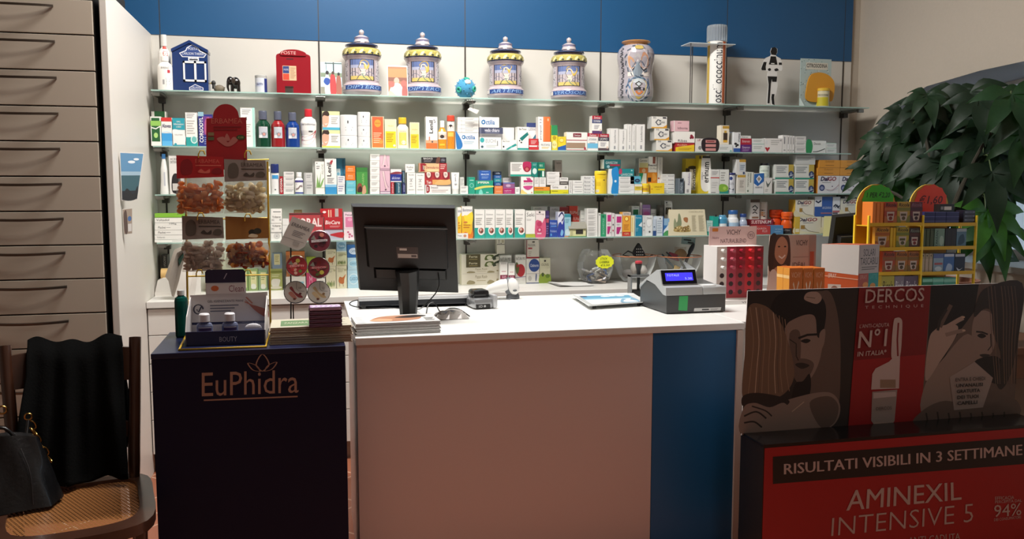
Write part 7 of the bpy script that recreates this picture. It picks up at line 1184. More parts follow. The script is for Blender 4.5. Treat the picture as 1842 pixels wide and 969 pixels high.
def bag(x0,x1,yh,ym,yb,hc,fills,label,art,seed,skew=0):
    d = .03; fills = [leaf_mat(q,q,.6) for q in fills]; rnd = random.Random(seed); c = onr((x0+x1)/2,yb,d); th = thing('fruit_bag',label,'bag',c,'bags of dried fruit on the yellow rack')
    mb = MB(); P = [onr(x0,ym,d+.012),onr(x1,ym-3,d+.012),onr(x1-2,yh+2,d+.008),onr(x0-1,yh-1,d+.008)]; B_ = [p-nf*.003 for p in P]; mb.add(P+B_,[(0,1,2,3),(7,6,5,4),(0,4,5,1),(1,5,6,2),(2,6,7,3),(3,7,4,0)],M(hc,.4)); mb.art(art,lambda u,v,e=0: (P[0]*(1-v)+P[3]*v)*(1-u)+(P[1]*(1-v)+P[2]*v)*u+nf*e); mb.build('header_card',parent=th)
    mb = MB(); n = 14; vs = []
    for sgn in (1,-1):
        for i in range(n+1):
            for j in range(n+1):
                u,v = i/n,j/n; bl = math.sin(math.pi*u)**.6*math.sin(math.pi*min(1,v*.95+.05))**.5; w = (rnd.random()-.5)*.006
                vs.append(onr(x0+1+(x1-x0-2)*u+2*math.sin(9*v+seed),ym+(yb-ym)*v-3*u,d+.006+sgn*(.022*bl)+w*(0 < i < n)))
    N = (n+1)**2; fs = [(i*(n+1)+j,(i+1)*(n+1)+j,(i+1)*(n+1)+j+1,i*(n+1)+j+1) for i in range(n) for j in range(n)]; mb.add(vs,fs+[tuple(k+N for k in f[::-1]) for f in fs],film); mb.build('pouch',parent=th,smooth=70)
    mb = MB()
    for i in range(150):
        u,v = .08+.84*rnd.random(),.12+.8*rnd.random()**.7; bl = math.sin(math.pi*u)**.6*math.sin(math.pi*min(1,v*.95+.05))**.5; p = onr(x0+(x1-x0)*u,ym+(yb-ym)*v-3*u,d+.006+(rnd.random()*1.5-.75)*.02*bl)
        ell(mb,p,.012+.009*rnd.random(),.003+.002*rnd.random(),.007+.006*rnd.random(),rnd.choice(fills),7,Matrix.Rotation(rnd.random()*6,3,rnd.choice('XYZ')))
    mb.build('dried_fruit',parent=th,smooth=60)['kind'] = 'stuff'
ha = lambda c,c2: [('t','ERBAMEA',.4,.68,.92,.86,M(c,.5)),('l',.4,.5,.95,.62,1,c),('s',[(.1,.2),(.1,.7),(.25,.85),(.34,.6),(.3,.2)],c2),('s',[(.45,.25),(.52,.4),(.6,.28),(.7,.4),(.68,.2)],c),('s',[(.74,.2),(.78,.4),(.9,.45),(.97,.3),(.9,.15)],c2)]
bag(318,403,280,321,386,'#b3262c',['#f4b478','#f0a45c','#f6c898','#e8985a'],'red-headed bag of orange dried fruit on the yellow rack',ha('#d8685c','#8c1c24'),1)
bag(404,480,287,327,384,'#8f8580',['#f0e6cc','#e4d8b8','#f4ecd8','#dccba0'],'grey-headed bag of pale dried fruit, upper one on the yellow rack',ha('#4a423c','#5f574f'),2)
bag(328,403,389,431,489,'#8a7f78',['#dccabc','#d0beb0','#e4d4c8','#c8b8aa'],'grey-headed bag of beige crystallised pieces, lower one on the yellow rack',ha('#3f3833','#5a524a'),3)
bag(406,484,390,431,482,'#9a6a34',['#d07a3c','#b0522c','#e8ac5c','#a04428','#f0c080'],'brown-headed bag of amber and red dried fruit chips',[('e',.62,.3,.09,.14,'#2a2a22'),('e',.74,.36,.09,.14,'#3a3a30'),('s',[(.52,.1),(.6,.24),(.74,.16),(.7,.05)],'#e0d0b0')],4)
# hand gel display box
o = atZ(334,623,ZC); e_ = atZ(478,618,ZC); X = loc(o,e_-o,0); w = (e_-o).length; dp = .13; s = depth(o)/F_PX; th = thing('gel_display','cardboard counter display of hand gel with a dark rounded top tab, on the navy plinth','display box',X @ Vector((w/2,dp/2,0)))
nb = M('#1c2248',.45); wc_ = M('#cfcac8',.5); h1 = 26*s
mb = MB(); mb.X = X; mb.box(0,w,0,.004,0,h1,nb); mb.box(0,w,.0,dp,0,.004,nb); mb.art([('t','BOUTY',.42,.25,.64,.6,'#a8a8b4')],frame((0,0,0),(w,0,0),(0,0,h1),(0,-1,0))); mb.build('tray',parent=th)
hB = 88*s; mb = MB(); mb.X = X; bk = [(.0,0),(1,0),(1,hB),(.72,hB),(.72,hB+.004),(.02,hB-.004),(0,hB-.01)]; mb.prism([(.0,0),(1,0),(1,hB),(.0,hB-.006)],lambda u,v,k: Vector((w*u,dp-.004+.003*k,v)),wc_)
tb = [(.2,hB-.02),(.72,hB-.02),(.72,hB+.042),(.7,hB+.05),(.22,hB+.05),(.2,hB+.042)]; mb.prism(tb,lambda u,v,k: Vector((w*u,dp-.0005+.003*k,v)),wc_)
F = frame(X @ Vector((0,dp-.004,0)),(e_-o).normalized()*w,(0,0,hB),nf); mb.X = None; mb.art([('t','GEL IGIENIZZANTE MANI',.22,.8,.68,.85,'#3a3a48'),('l',.25,.58,.62,.76,3,'#6a6a78'),('w',[(.1+.06*math.cos(t),.66+.1*math.sin(t)) for t in [i*math.pi/8 for i in range(14)]],.02,'#3a3c4c'),('w',[(.08,.66),(.1,.6),(.14,.72)],.02,'#3a3c4c'),('s',[(.7,.86),(.78,.74),(.86,.7),(1,.6),(1,.44),(.9,.52),(.8,.66)],'#a8685a'),('w',[(.7,.8),(.8,.72)],.02,'#b8786a'),('w',[(.72,.9),(.8,.76)],.02,'#b8786a'),('r',0,.33,1,.38,'#23284e'),('t','E COMODO IN VIAGGIO',.6,.34,.95,.37,'#c9c9d4')],F,d0=.001)
F2 = frame(X @ Vector((0,dp-.0045,0)),(e_-o).normalized()*w,(0,0,hB),nf); mb.art([('p',[(.2,1.22),(.2,1.45),(.23,1.5),(.69,1.5),(.72,1.45),(.72,1.22)],'#201a38'),('w',[(.44,1.3),(.48,1.42)],.012,'#a8a4b0'),('r',.21,.98,.71,1.2,'#cfcac8'),('t','Clean',.5,1.02,.69,1.16,'#7a3a4c'),('e',.32,1.1,.05,.06,'#c8683a')],F2,d0=.001); mb.build('back_card',parent=th)
for x in (0,w-.003):
    mb = MB(); mb.X = X; mb.prism([(.0,h1*.6),(.0,h1),(.03,h1+.05),(dp,hB-.01),(dp,0),(0,0)],lambda u,v,k: Vector((x+.003*k,u,v)),wc_); mb.build('side_card',parent=th)
gel = clear('gel_bottle','#aeb6d8','#b8c0dc',.22,.08)
for i,xf in enumerate((.26,.58)):
    c = X @ Vector((w*xf-.012,.045,.005)); t2 = thing('gel_bottle',['small clear hand gel bottle with a white cap, nearer the teal bottle','small clear hand gel bottle with a white cap, in the tray middle'][i],'bottle',c,'hand gel bottles'); mb = MB(); mb.lathe([(.026,0),(.028,.004),(.028,.06),(.024,.068),(.014,.072),(.014,.075)],gel,c,24,.65); mb.build('body',parent=t2,smooth=40)
    mb = MB(); mb.lathe([(.0185,.0755),(.0185,.1),(.015,.104)],M('#d8d6da',.35),c,20); mb.build('cap',parent=t2,smooth=40); mb = MB(); mb.art([('r',0,0,1,1,'#cfcdd6'),('r',0,.72,1,.95,'#3a2a5c'),('l',.15,.15,.85,.6,4,'#8a8898')],cyl(c,.028,1.7,c.z+.008,c.z+.056,.65),d0=.001); mb.build('label',parent=t2)
c = X @ Vector((w*.83,.05,.005)); mb = MB(); ell(mb,c+Vector((0,0,.045)),.03,.008,.018,M('#d6d4dc',.4),16); mb.X = X; mb.box(w*.7,w*.97,.03,.07,.005,.03,M('#5a78b8',.3)); mb.art([('s',[(.1,.2),(.4,.8),(.9,.6),(.6,.2)],'#d8dce8'),('r',.3,.3,.7,.5,'#b8485a')],frame((w*.7,.03,.005),(w*.27,0,0),(0,0,.025),(0,-1,0))); tag(mb.build('wipes_packet',base=c),'blue and white wipes packet in the hand gel display','packet')
# teal bottle
p = atZ(327,607,ZC); p = p+uy*.02; r = 11.5*depth(p)/F_PX; hT = 84*depth(p)/F_PX; c = Vector((p.x,p.y,ZC)); c = c+uy*max(0,r+.004-(c-Lp).dot(uy)); th = thing('gel_bottle','tall teal bottle of liquid behind the hand gel display','bottle',c)
mb = MB(); mb.lathe([(r*.9,0),(r,.006),(r,hT*.78),(r*.9,hT*.84),(r*.5,hT*.88),(r*.5,hT*.9)],clear('teal_liquid','#0f6a62','#0f7a6e',.35,.08),c,28); mb.build('body',parent=th,smooth=40); mb = MB(); mb.lathe([(r*.55,hT*.901),(r*.55,hT),(r*.3,hT*1.01)],M('#d8d8d6',.4),c,20); mb.build('cap',parent=th,smooth=40)
# tin rack
d2 = -.0; bw_ = M('#1f1c1a',.4,metal=.6); p0 = toz(onr(523,575)); inb = (p0-Lp).dot(uy); th = thing('tin_rack','thin black wire stand holding round sweet tins beside the monitor','rack',p0)
mb = MB(); mb.tube([p0+Vector((0,0,.002)),onr(523,430)],.003,bw_,6); mb.build('post',parent=th); p1 = toz(onr(583,575)); mb = MB(); mb.tube([onr(583,436),onr(583,500)],.0025,bw_,6); mb.build('post',parent=th)
mb = MB(); mb.tube([p0+ux*-.04+Vector((0,0,.004)),p0+ux*.1+Vector((0,0,.004)),p0+ux*.1-uy*.08+Vector((0,0,.004)),p0-ux*.04-uy*.08+Vector((0,0,.004))],.003,bw_,6,True); mb.build('base_wire',parent=th)
tins = [(534,424,19,'#b9b4ae','white-lidded sweet tin behind the folded white card, top of the wire stand',0),(575,433.5,19.5,'#6a1c2c','dark berry-red sweet tin, top of the wire stand',1),(534,478.5,19,'#a8323a','sweet tin with red fruit and a yellow slice, beside the yellow rack',2),(573.5,481.5,19.5,'#7c2a34','sweet tin with dark red fruit and a yellow grape, middle of the wire stand',3),(531.5,525.5,20.5,'#b5aaa4','grey-lidded sweet tin with a red liquorice picture, foot of the wire stand',4),(573.5,525.5,20.5,'#c4bdb8','grey-lidded sweet tin with beige root sticks, foot of the wire stand',5)]
for x,y,r,colr,lab,kind in tins:
    dd = .02; c = onr(x,y,dd); s = depth(c)/F_PX; rr = r*s; N_ = (nf+Vector((0,0,.22))).normalized(); U_ = ux; V_ = N_.cross(U_); V_ = V_ if V_.z > 0 else -V_; t2 = thing('sweet_tin',lab,'tin',c-Vector((0,0,rr)),'round sweet tins')
    P_ = lambda u,v,e=0: c+U_*(u*rr)+V_*(v*rr)+N_*e; mb = MB(); n = 32; met = M('#8f8b86',.25,metal=.8); ring = lambda q,e: [P_(q*math.cos(2*math.pi*i/n),q*math.sin(2*math.pi*i/n),e) for i in range(n)]
    vs = ring(.94,-.022)+ring(.96,-.004)+ring(1,-.004)+ring(1,.0035)+ring(.95,.005)+ring(.93,.003); mb.add(vs,[(q*n+i,q*n+(i+1) % n,q*n+n+(i+1) % n,q*n+n+i) for q in range(5) for i in range(n)]+[tuple(range(n))[::-1]],met); mb.build('body',parent=t2,smooth=40)
    mb = MB(); art = [('e',0,0,.94,.94,colr)]; rnd = random.Random(kind)
    if kind in (1,2,3):
        for i in range(16): t,q = rnd.random()*6.28,.8*math.sqrt(rnd.random()); art.append(('e',q*math.cos(t)*.85,q*math.sin(t)*.85,.16,.15,[['#8a2434','#4a1422','#a84a54','#2a0c14'],['#c4343a','#d8685c','#6a8a3a','#e0b0a0'],['#8a242c','#5a1a20','#b04a4a','#4a5a2a']][kind-1][i % 4]))
        art += [('e',[.2,.1,.25][kind-1],[.55,.5,-.45][kind-1],.2,.2,['#c97a6a','#d8c860','#c9b84a'][kind-1]),('p',[(-.75,-.15),(.7,-.05),(.7,.15),(-.75,.1)],['#c9c2c4','#c9505a','#a8404c'][kind-1]),('t',['LIQUIRIZIA','FRUTTI','BOSCO'][kind-1],-.6,-.08,.6,.08,['#5a2a38','#f0d8d0','#e0c0b8'][kind-1]),('p',[(-.8,.2),(-.5,.55),(-.35,.1)],'#8a8a80')]
    elif kind >= 4: art += [('s',[(-.5,.35),(-.3,.5),(0,.0),(.5,-.3),(.6,-.5),(.2,-.45),(-.2,.0)],['#7c2a2c','#b89a74'][kind-4]),('s',[(-.6,-.1),(-.3,.05),(.1,-.5),(-.1,-.6)],['#a8685c','#c9ae8a'][kind-4]),('w',[(.1,.9),(.1,.3),(.25,.1),(.75,.05)],.03,'#3a3a44'),('t',['10','12'][kind-4],.3,.25,.5,.45,'#2a2a34'),('e',-.1,-.6,.12,.1,'#6a3a30'),('e',.4,-.15,.12,.1,['#5a1c22','#8a6a4a'][kind-4])]
    mb.art(art,P_,d0=.0055); mb.build('lid_print',parent=t2)
mb = MB(); cd_ = [(526,389),(567,404),(548,443),(536,451),(503,437)]; mb.prism(cd_[::-1],lambda u,v,k: onr(u,v,.034-.002*k),M('#d8d5d2',.5))
rt = lambda u,v,e=0: onr(526+u*41-v*23,389+u*15+v*48,.0345+e); mb.art([('t','ERBAMEA',.12,.3,.9,.18,'#4a4a4e'),('l',.3,.62,.8,.4,4,'#8a8a8c'),('w',[(.0,.75),(.9,.72)],.02,'#a8a5a2'),('r',.5,.9,.75,.76,'#b8b5b2')],rt); tag(mb.build('price_card',base=onr(534,445,.034)),'tilted white leaflet card hung over the top sweet tin','card')
# newspapers and tissue packs
qn = [atZ(484,622,ZC),atZ(636,616,ZC)]; nxd = (qn[1]-qn[0]); X = loc(qn[0]+uy*.012,ux,0); Ln = min(nxd.dot(ux),PW-(qn[0]-Lp).dot(ux)+.04); nn = 7; hz = 31*depth(qn[0])/F_PX/nn; rnd = random.Random(9)
for j in range(nn):
    mb = MB(); dx,dy = rnd.random()*.008,rnd.random()*.006; mb.X = X; z = j*hz; n2 = 10
    mb.box(dx,Ln-.006+dx,dy,.2+dy,z+.0002,z+hz*.45,M('#b8ab98',.7),bev=.001); mb.box(dx+.002,Ln-.01+dx,dy+.001,.2+dy,z+hz*.46,z+hz-.0003,M('#a5957f',.7),bev=.001)
    if j == nn-1: mb.art([('r',.0,.0,1,1,'#b9b3a0'),('r',.12,.15,.5,.8,'#5c7a52'),('t','ZANZARA',.16,.4,.46,.6,'#b9b8a0'),('l',.6,.1,.95,.8,6,'#8a8470')],frame((dx,dy,z+hz),(Ln-.01,0,0),(0,.2,0),(0,0,1)))
    tag(mb.build('newspaper',base=X @ Vector((Ln/2,.1,z))),('topmost folded newspaper with a green cover panel, under the tissue packs' if j == nn-1 else 'folded newspaper in the pile on the plinth edge, %s from the bottom' % ['first','second','third','fourth','fifth','sixth'][j]),'newspaper','newspapers piled on the navy plinth')
zt = nn*hz; ts = atZ(556,590,ZC+zt); te = atZ(616,588,ZC+zt); X = loc(ts,ux,0); wt_ = (te-ts).dot(ux); hz2 = 37*depth(ts)/F_PX/5
for j in range(5):
    mb = MB(); mb.X = X; dx = .002*((j*3) % 3); mb.box(dx,wt_+dx,0,.07,j*hz2+.0003,(j+1)*hz2-.0004,M('#4c3048',.35),bev=.004); 
    if j == 4: mb.art([('r',.05,.05,.95,.95,'#b59ac0')]+[('w',[(.1+.15*i,.1),(.2+.15*i,.5),(.1+.15*i,.9)],.05,'#e0d8e6') for i in range(6)]+[('w',[(.05,.3),(.5,.4),(.95,.3)],.05,'#8a4a8c')],frame((dx,0,(j+1)*hz2-.0004),(wt_,0,0),(0,.07,0),(0,0,1)))
    mb.art([('w',[(.05,.3),(.3,.5),(.6,.35),(.95,.5)],.12,'#7c5a78'),('r',.02,.8,.98,.92,'#8f7a94')]+([('r',.03,.3,.97,.75,'#c9b4d0'),('w',[(.1,.4),(.4,.6),(.9,.45)],.1,'#8a4a8c')] if j == 4 else []),frame((dx,0,j*hz2),(wt_,0,0),(0,0,hz2),(0,-1,0)))
    tag(mb.build('tissue_pack',base=X @ Vector((wt_/2,.035,j*hz2))),'purple tissue pack on the newspapers, %s' % ['bottom one','second from the bottom','middle one','second from the top','topmost with a lilac pattern'][j],'tissues','purple tissue packs')
# crumpled paper carrier on the worktop by the side panel
Yb = 4.745; bp_ = lambda x,y,d=0: atY(x,y,Yb+d); th = thing('paper_bag','crumpled grey-white paper carrier bag at the worktop edge, behind the teal bottle','bag',(bp_(325,540).x,Yb+.03,ZT))
zb0 = proj((bp_(330,540).x,Yb,ZT))[1]-1
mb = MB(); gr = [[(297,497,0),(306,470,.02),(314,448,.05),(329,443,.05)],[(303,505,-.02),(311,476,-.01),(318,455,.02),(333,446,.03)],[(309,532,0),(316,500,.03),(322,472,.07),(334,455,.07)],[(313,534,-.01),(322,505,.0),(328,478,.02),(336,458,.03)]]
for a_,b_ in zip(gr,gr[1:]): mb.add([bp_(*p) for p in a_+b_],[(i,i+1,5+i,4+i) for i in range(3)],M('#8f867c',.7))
mb.build('folded_gusset',parent=th,smooth=60)
mb = MB(); fr_ = [[(313,534,-.01),(322,505,.0),(328,478,.02),(336,450,.04),(345,446,.06)],[(326,zb0,.0),(333,515,-.015),(338,488,.0),(343,460,.03),(352,450,.06)],[(338,zb0,-.01),(343,512,.005),(347,485,.01),(352,462,.04),(360,455,.07)],[(350,zb0,.0),(353,512,-.01),(356,485,.0),(360,465,.03),(366,458,.07)],[(362,zb0,.02),(361,512,.02),(362,485,.03),(366,470,.05),(370,462,.08)]]
for a_,b_ in zip(fr_,fr_[1:]): mb.add([bp_(*p) for p in a_+b_],[(i,i+1,6+i,5+i) for i in range(4)],M('#d9d4cc',.7))
mb.build('front_panel',parent=th,smooth=60)
mb = MB(); mb.add([bp_(*p) for p in [(315,452,.05),(333,446,.06),(336,470,.05),(327,490,.05)]],[(0,1,2,3)],M('#1d3a2e',.7)); mb.build('lining',parent=th)
# photographs taped on the side panel
for q,art,lab in (([(219,361),(215,273),(259,275),(247,359)],[('r',.03,.02,.97,.98,'#3f5f68'),('r',.03,.55,.97,.98,'#5f8cb0'),('r',.03,.52,.97,.6,'#9ab4c4'),('e',.5,.8,.16,.03,'#dde4ea'),('e',.7,.86,.12,.025,'#dde4ea'),('r',.03,.02,.97,.2,'#2c3036'),('s',[(.1,.02),(.3,.25),(.7,.12),(.9,.3),(.9,.02)],'#2a2c2e')],'photograph of sea and sky stuck by one edge to the white side panel'),([(223,422),(220,376),(238,374),(238,420)],[('r',.03,.02,.97,.98,'#9a8a7c'),('s',[(.1,.1),(.1,.8),(.4,.9),(.45,.1)],'#5a4a44'),('e',.7,.6,.2,.1,'#4a6a9a'),('r',.5,.1,.9,.4,'#c9c4c0')],'small photograph taped below the seascape on the white side panel')):
    P0 = atX(q[1][0],(q[0][1]+q[1][1])/2,XP+.003); F = quad_fn(*q,P0,(.6,-.8,0)); NV = Vector((.6,-.8,0)); mb = MB(); V = [F(a_,b_) for a_,b_ in ((0,0),(1,0),(1,1),(0,1))]; mb.add(V+[v-NV*.0015 for v in V],[(0,1,2,3),(7,6,5,4),(0,4,5,1),(1,5,6,2),(2,6,7,3),(3,7,4,0)],'#d8d4ce'); mb.art(art,lambda u,v,e=0: F(u,v)+NV*e,d0=.0006)
    tag(mb.build('photograph',base=F(.5,.5)),lab,'photograph')
# ------------------------------------------------------------------ displays on the side counter
def upright(x0,x1,yt,Y,zb=ZC): 
    a,b = atY(x0,(yt+560)/2,Y).x,atY(x1,(yt+560)/2,Y).x; return a,b,atY((x0+x1)/2,yt,Y).z
# red lip balm dispenser
Y = 3.72; a,b,z1 = upright(1290,1372,443,Y); h = z1-ZC; th = thing('lip_balm_dispenser','red lip balm dispenser with rows of round caps and pink header card, beside the till','dispenser',((a+b)/2,Y+.07,ZC)); w = b-a
mb = MB(); mb.box(a-.004,b,Y,Y+.14,ZC+.02,z1,M('#d8d2cf',.5)); F = frame((a,Y,ZC),(w,0,0),(0,0,h),(0,-1,0)); cols = ['#cdbfb8','#a8344a','#8f1e2e','#b01c28','#7c1a26']
for i,c_ in enumerate(cols): mb.art([('r',i/5,.16,(i+1)/5,1,c_)],F)
mb.art([('r',.2,.1,1,.2,'#8f1e28')],F,d0=.0008); mb.build('body',parent=th)
mb = MB(); mb.box(a-.02,b,Y-.035,Y+.14,ZC,ZC+.02,M('#dcd8d6',.4)); mb.art([('t','VICHY',.55,.3,.9,.7,'#33343a')],frame((a-.02,Y-.035,ZC),(w,0,0),(0,0,.02),(0,-1,0))); mb.build('base',parent=th)
xa,xb = atY(1276,420,Y+.1).x,atY(1361,420,Y+.1).x; zt = atY(1318,407,Y+.1).z; zb = ZC+h*.6; G = frame((xa,Y+.1,zb),(xb-xa,0,0),(0,0,zt-zb),(0,-1,0)); mb = MB(); mb.box(xa,xb,Y+.1,Y+.104,zb,zt,M('#d5b3b0',.5)); v0 = .45
mb.art([('t','VICHY',.36,.8,.66,.92,'#33262a'),('t','NATURALBLEND',.24,.6,.78,.7,'#4a2a30'),('s',[(.2,.52),(.3,.5),(.7,.52),(.82,.55),(.76,.4),(.6,.36),(.3,.36),(.22,.44)],'#a8182a'),('t','Nutre',.06,.7,.2,.76,'#8a5a60',0,.3),('r',.06,.88,.18,.96,'#c8762c'),('w',[(.88+.07*math.cos(t),.78+.09*math.sin(t)) for t in [i*math.pi/8 for i in range(17)]],.01,'#6a4a50'),('t','95',.84,.74,.92,.82,'#6a4a50')],G); mb.build('header_card',parent=th)
for i in range(5):
    for j in range(6):
        u,v = (i+.5)/5,.93-.145*j; p = F(u,v)
        if j < 3:
            mb = MB(); n = 16; m = M(['#e2ddd8','#b85a68','#9a2434','#d0323a','#8a2430'][i],.25); r = .0085; o = [p+Vector((r*math.cos(2*math.pi*k/n),y,r*math.sin(2*math.pi*k/n))) for y in (-.0006,-.028) for k in range(n)]; mb.add(o,[(k,(k+1) % n,n+(k+1) % n,n+k) for k in range(n)]+[tuple(n+k for k in range(n))],m); mb.build('cap',parent=th,smooth=40)
        else: mb = MB(); mb.art([('e',u,v,.085/2*1.15,.085/2*w/h*1.15,'#2a0a10')],F,d0=.0009); mb.build('socket',parent=th)
# sun care show card and orange cartons
Y = 3.4; a,b,zt = upright(1383,1466,422,Y); zb = ZC; w = b-a; F = frame((a,Y,zb),(w,0,0),(0,0,zt-zb),(0,-1,0)); th = thing('show_card','beige show card with a smiling long-haired woman behind orange cartons','show card',((a+b)/2,Y,ZC)); sk = '#b98468'
mb = MB(); q = [(-.03,0),(1.02,0),(1.0,1),(.0,1)]; mb.prism(q,lambda u,v,k: F(u,v,-.004*k),M('#bda79a',.5))
mb.art([('s',[(.0,.95),(.1,1),(.3,1),(.42,.95),(.45,.6),(.3,.5),(.0,.55)],'#4a3026'),('s',[(.12,.72),(.14,.9),(.26,.98),(.38,.9),(.38,.74),(.27,.62)],sk),('s',[(.1,.55),(.24,.6),(.4,.6),(.48,.42),(.4,.3),(.1,.3)],sk),('w',[(.2,.73),(.27,.7),(.34,.74)],.02,'#e8d8d0'),('e',.2,.85,.025,.01,'#2a1c18'),('e',.33,.85,.025,.01,'#2a1c18'),('s',[(-.02,.0),(-.01,.45),(.12,.56),(.3,.36),(.45,.32),(.5,0)],'#cdbdb4'),('s',[(.0,.6),(.02,.98),(.14,1),(.1,.8),(.08,.58)],'#3f2a22'),
    ('t','VICHY',.56,.86,.82,.93,'#4a3a38'),('t','IDÉAL',.5,.58,.8,.66,'#5a403c'),('t','SOLEIL',.5,.47,.8,.55,'#8a625a'),('r',.86,.0,1,.99,'#a08f86'),('r',.87,.5,.96,.78,'#a8543c'),('r',.5,.71,.84,.715,'#8a726a')],F); mb.build('printed_card',parent=th)
for i in range(3):
    for j in range(2):
        Yc_ = 3.17+.05*j; a,b,z1 = upright((1419,1444,1463)[i]+.3,(1443.4,1462.4,1483)[i]-.3,482,3.17); mb = MB(); mb.box(a,b,Yc_,Yc_+.048,ZC,z1,M('#c96a22',.4),side=M('#cf8a2c',.4))
        if j == 0: mb.art([('t','VICHY',.15,.82,.85,.92,'#e8b08a'),('w',[(.3,.72),(.5,.5),(.72,.74)],.07,['#e0c0a0','#f0e0c8','#d8a87c'][i]),('l',.15,.1,.85,.35,3,'#a8521c')],frame((a,Yc_,ZC),(b-a,0,0),(0,0,z1-ZC),(0,-1,0)))
        mb.art([('r',0,.35,1,.43,'#e8d0a8'),('r',0,.8,1,.86,'#e0b878')],lambda u,v,e=0: Vector((a-e,Yc_+.048*(1-u),ZC+(z1-ZC)*v)))
        tag(mb.build('sun_cream_box',base=((a+b)/2,Yc_+.02,ZC)),'orange sun cream carton, %s column, %s row, before the beige show card' % (('dispenser-side','middle','monitor-side')[i],('front','rear')[j]),'sun cream carton','orange sun cream cartons')
monitor([(1503,389),(1570,383),(1562,540),(1483,535)],3.62,3.72,(1530,566),'second black monitor, half hidden behind the sun spray box and sweet rack')
# sun spray box
C0 = atY(1543,515,3.2); C0.z = ZC+.001; hh = atY(1543,441,3.2).z-ZC; L_ = Vector((C0.x-.115,3.3,C0.z)); Rr = Vector((C0.x+.125,3.235,C0.z)); th = thing('spray_box','large orange and teal sun spray box with a white upper band, beside the sweet rack','display box',(C0.x,3.3,ZC))
def vf(A,B_,n): return frame(A,B_-A,(0,0,hh),n)
nl = Vector((-(C0.y-L_.y),C0.x-L_.x,0)); nl = Vector((C0.y-L_.y,-(C0.x-L_.x),0)).normalized(); nr = Vector((Rr.y-C0.y,-(Rr.x-C0.x),0)).normalized(); D_ = L_+(Rr-C0)
mb = MB(); P = [L_,C0,Rr,D_]; mb.add(P+[p+Vector((0,0,hh)) for p in P],[(0,1,5,4),(1,2,6,5),(2,3,7,6),(3,0,4,7)],'#c9582a'); mb.add([p+Vector((0,0,hh)) for p in P],[(0,1,2,3)],'#b0573c')
mb.art([('p',[(0,.62),(0,1),(1,1),(1,.58)],'#e0dcd8'),('t','SPRAY',.2,.53,.42,.59,'#e8d8cc'),('r',.2,.28,.55,.44,'#c9b8ae'),('r',.2,.08,.55,.24,'#d8cfc8'),('e',.38,.36,.1,.06,'#8a5a4a'),('e',.38,.15,.1,.06,'#4a4038'),('w',[(0,.56),(1,.52)],.012,'#e8b090'),('s',[(.68,.0),(.68,.3),(.78,.4),(.92,.3),(.92,0)],'#a8401c')],vf(L_,C0,nl))
mb.art([('r',0,.6,1,1,'#b3a39c'),('t','SOLARI',.22,.84,.8,.94,'#3a3436'),('t','TASCABILI',.08,.72,.94,.82,'#3a3436'),('l',.15,.64,.9,.7,2,'#6a5f5c'),('r',0,0,.5,.6,'#a8432e'),('r',.5,0,1,.6,'#1d8a84'),('t','SPRAY',.08,.52,.42,.58,'#c98a78'),('t','LATTE',.58,.52,.92,.58,'#4aa8a0'),('e',.36,.44,.14,.04,'#d8863a'),('e',.72,.42,.14,.04,'#c9863a'),('l',.08,.06,.42,.32,3,'#d8a898'),('l',.56,.06,.92,.3,3,'#8accc4')],vf(C0,Rr,nr)); mb.build('carton',parent=th)
# sweet rack: two bays with domed headers
def rack(x0,x1,ytop,ysh,Y,label,star,txt,scol):
    a,b = atY(x0,450,Y).x,atY(x1,450,Y).x; yl = M('#d8ad1e',.4); c = Vector(((a+b)/2,Y+.06,ZC)); th = thing('sweet_rack',label,'rack',c,'yellow sweet racks'); zt = atY((x0+x1)/2,ytop,Y+.1).z; Z = [atY((x0+x1)/2,y,Y).z for y in ysh]
    r = (b-a)*.375; cx = a+r*1.02; pg = [(-r,ZC),(r,ZC),(r,zt-r)]+[(r*math.cos(t),zt-r+r*math.sin(t)) for t in [math.pi*i/16 for i in range(1,16)]]+[(-r,zt-r)]
    mb = MB(); mb.prism(pg,lambda u,v,k: Vector((cx+u,Y+.1+.006*k,v)),M('#cf9a2c',.5),side=M('#e0c24a',.4)); mb.build('back_panel',parent=th)
    n = 22; sp = [(r*.78*(1+.08*(i % 2))*math.cos(2*math.pi*i/n),r*.66*(1+.1*(i % 2))*math.sin(2*math.pi*i/n)) for i in range(n)]; mb = MB(); sc = Vector((cx+r*.08,Y+.098,zt-r*.72)); g = lambda u,v,e=0: Vector((sc.x+u,sc.y-e,sc.z+v)); mb.poly(sp,g,M(scol,.5))
    for i,t in enumerate(txt): mb.art([('t',t,-r*.6,[.08,-.38][i]*r if len(txt) > 1 else -.2*r,r*.6,[.36,-.1][i]*r if len(txt) > 1 else .22*r,'#10240f' if len(txt) > 1 else '#5a0c0c',0,.2,.01)],g)
    mb.build('price_star',parent=th)
    for z in Z: mb = MB(); mb.box(a,b,Y-.004,Y+.1,z-.004,z,yl); mb.box(a,b,Y-.006,Y-.002,z-.004,z+.012,yl); mb.build('shelf',parent=th)
    for x in (a-.008,b+.0):
        for y in (Y-.006,Y+.094): mb = MB(); mb.box(x,x+.009,y,y+.012,ZC,Z[0]+.045,M('#e8c42a',.4),bev=.002); mb.build('side_post',parent=th)
    return a,b,Z
def sweet(x0,x1,yt,Y,z,colr,lab,art,dep=.02,nm='sweet_box',grp='boxes of sweets on the yellow racks'):
    a,b = atY(x0,450,Y).x,atY(x1,450,Y).x; zt = max(atY((x0+x1)/2,yt,Y).z,z+.008); mb = MB(); mb.box(a+.0004,b-.0004,Y,Y+dep,z+.0003,zt,M(colr,.4)); mb.art(art,frame((a,Y,z),(b-a,0,0),(0,0,zt-z),(0,-1,0))); tag(mb.build(nm,base=((a+b)/2,Y+dep/2,z)),lab,'sweets',grp); return zt
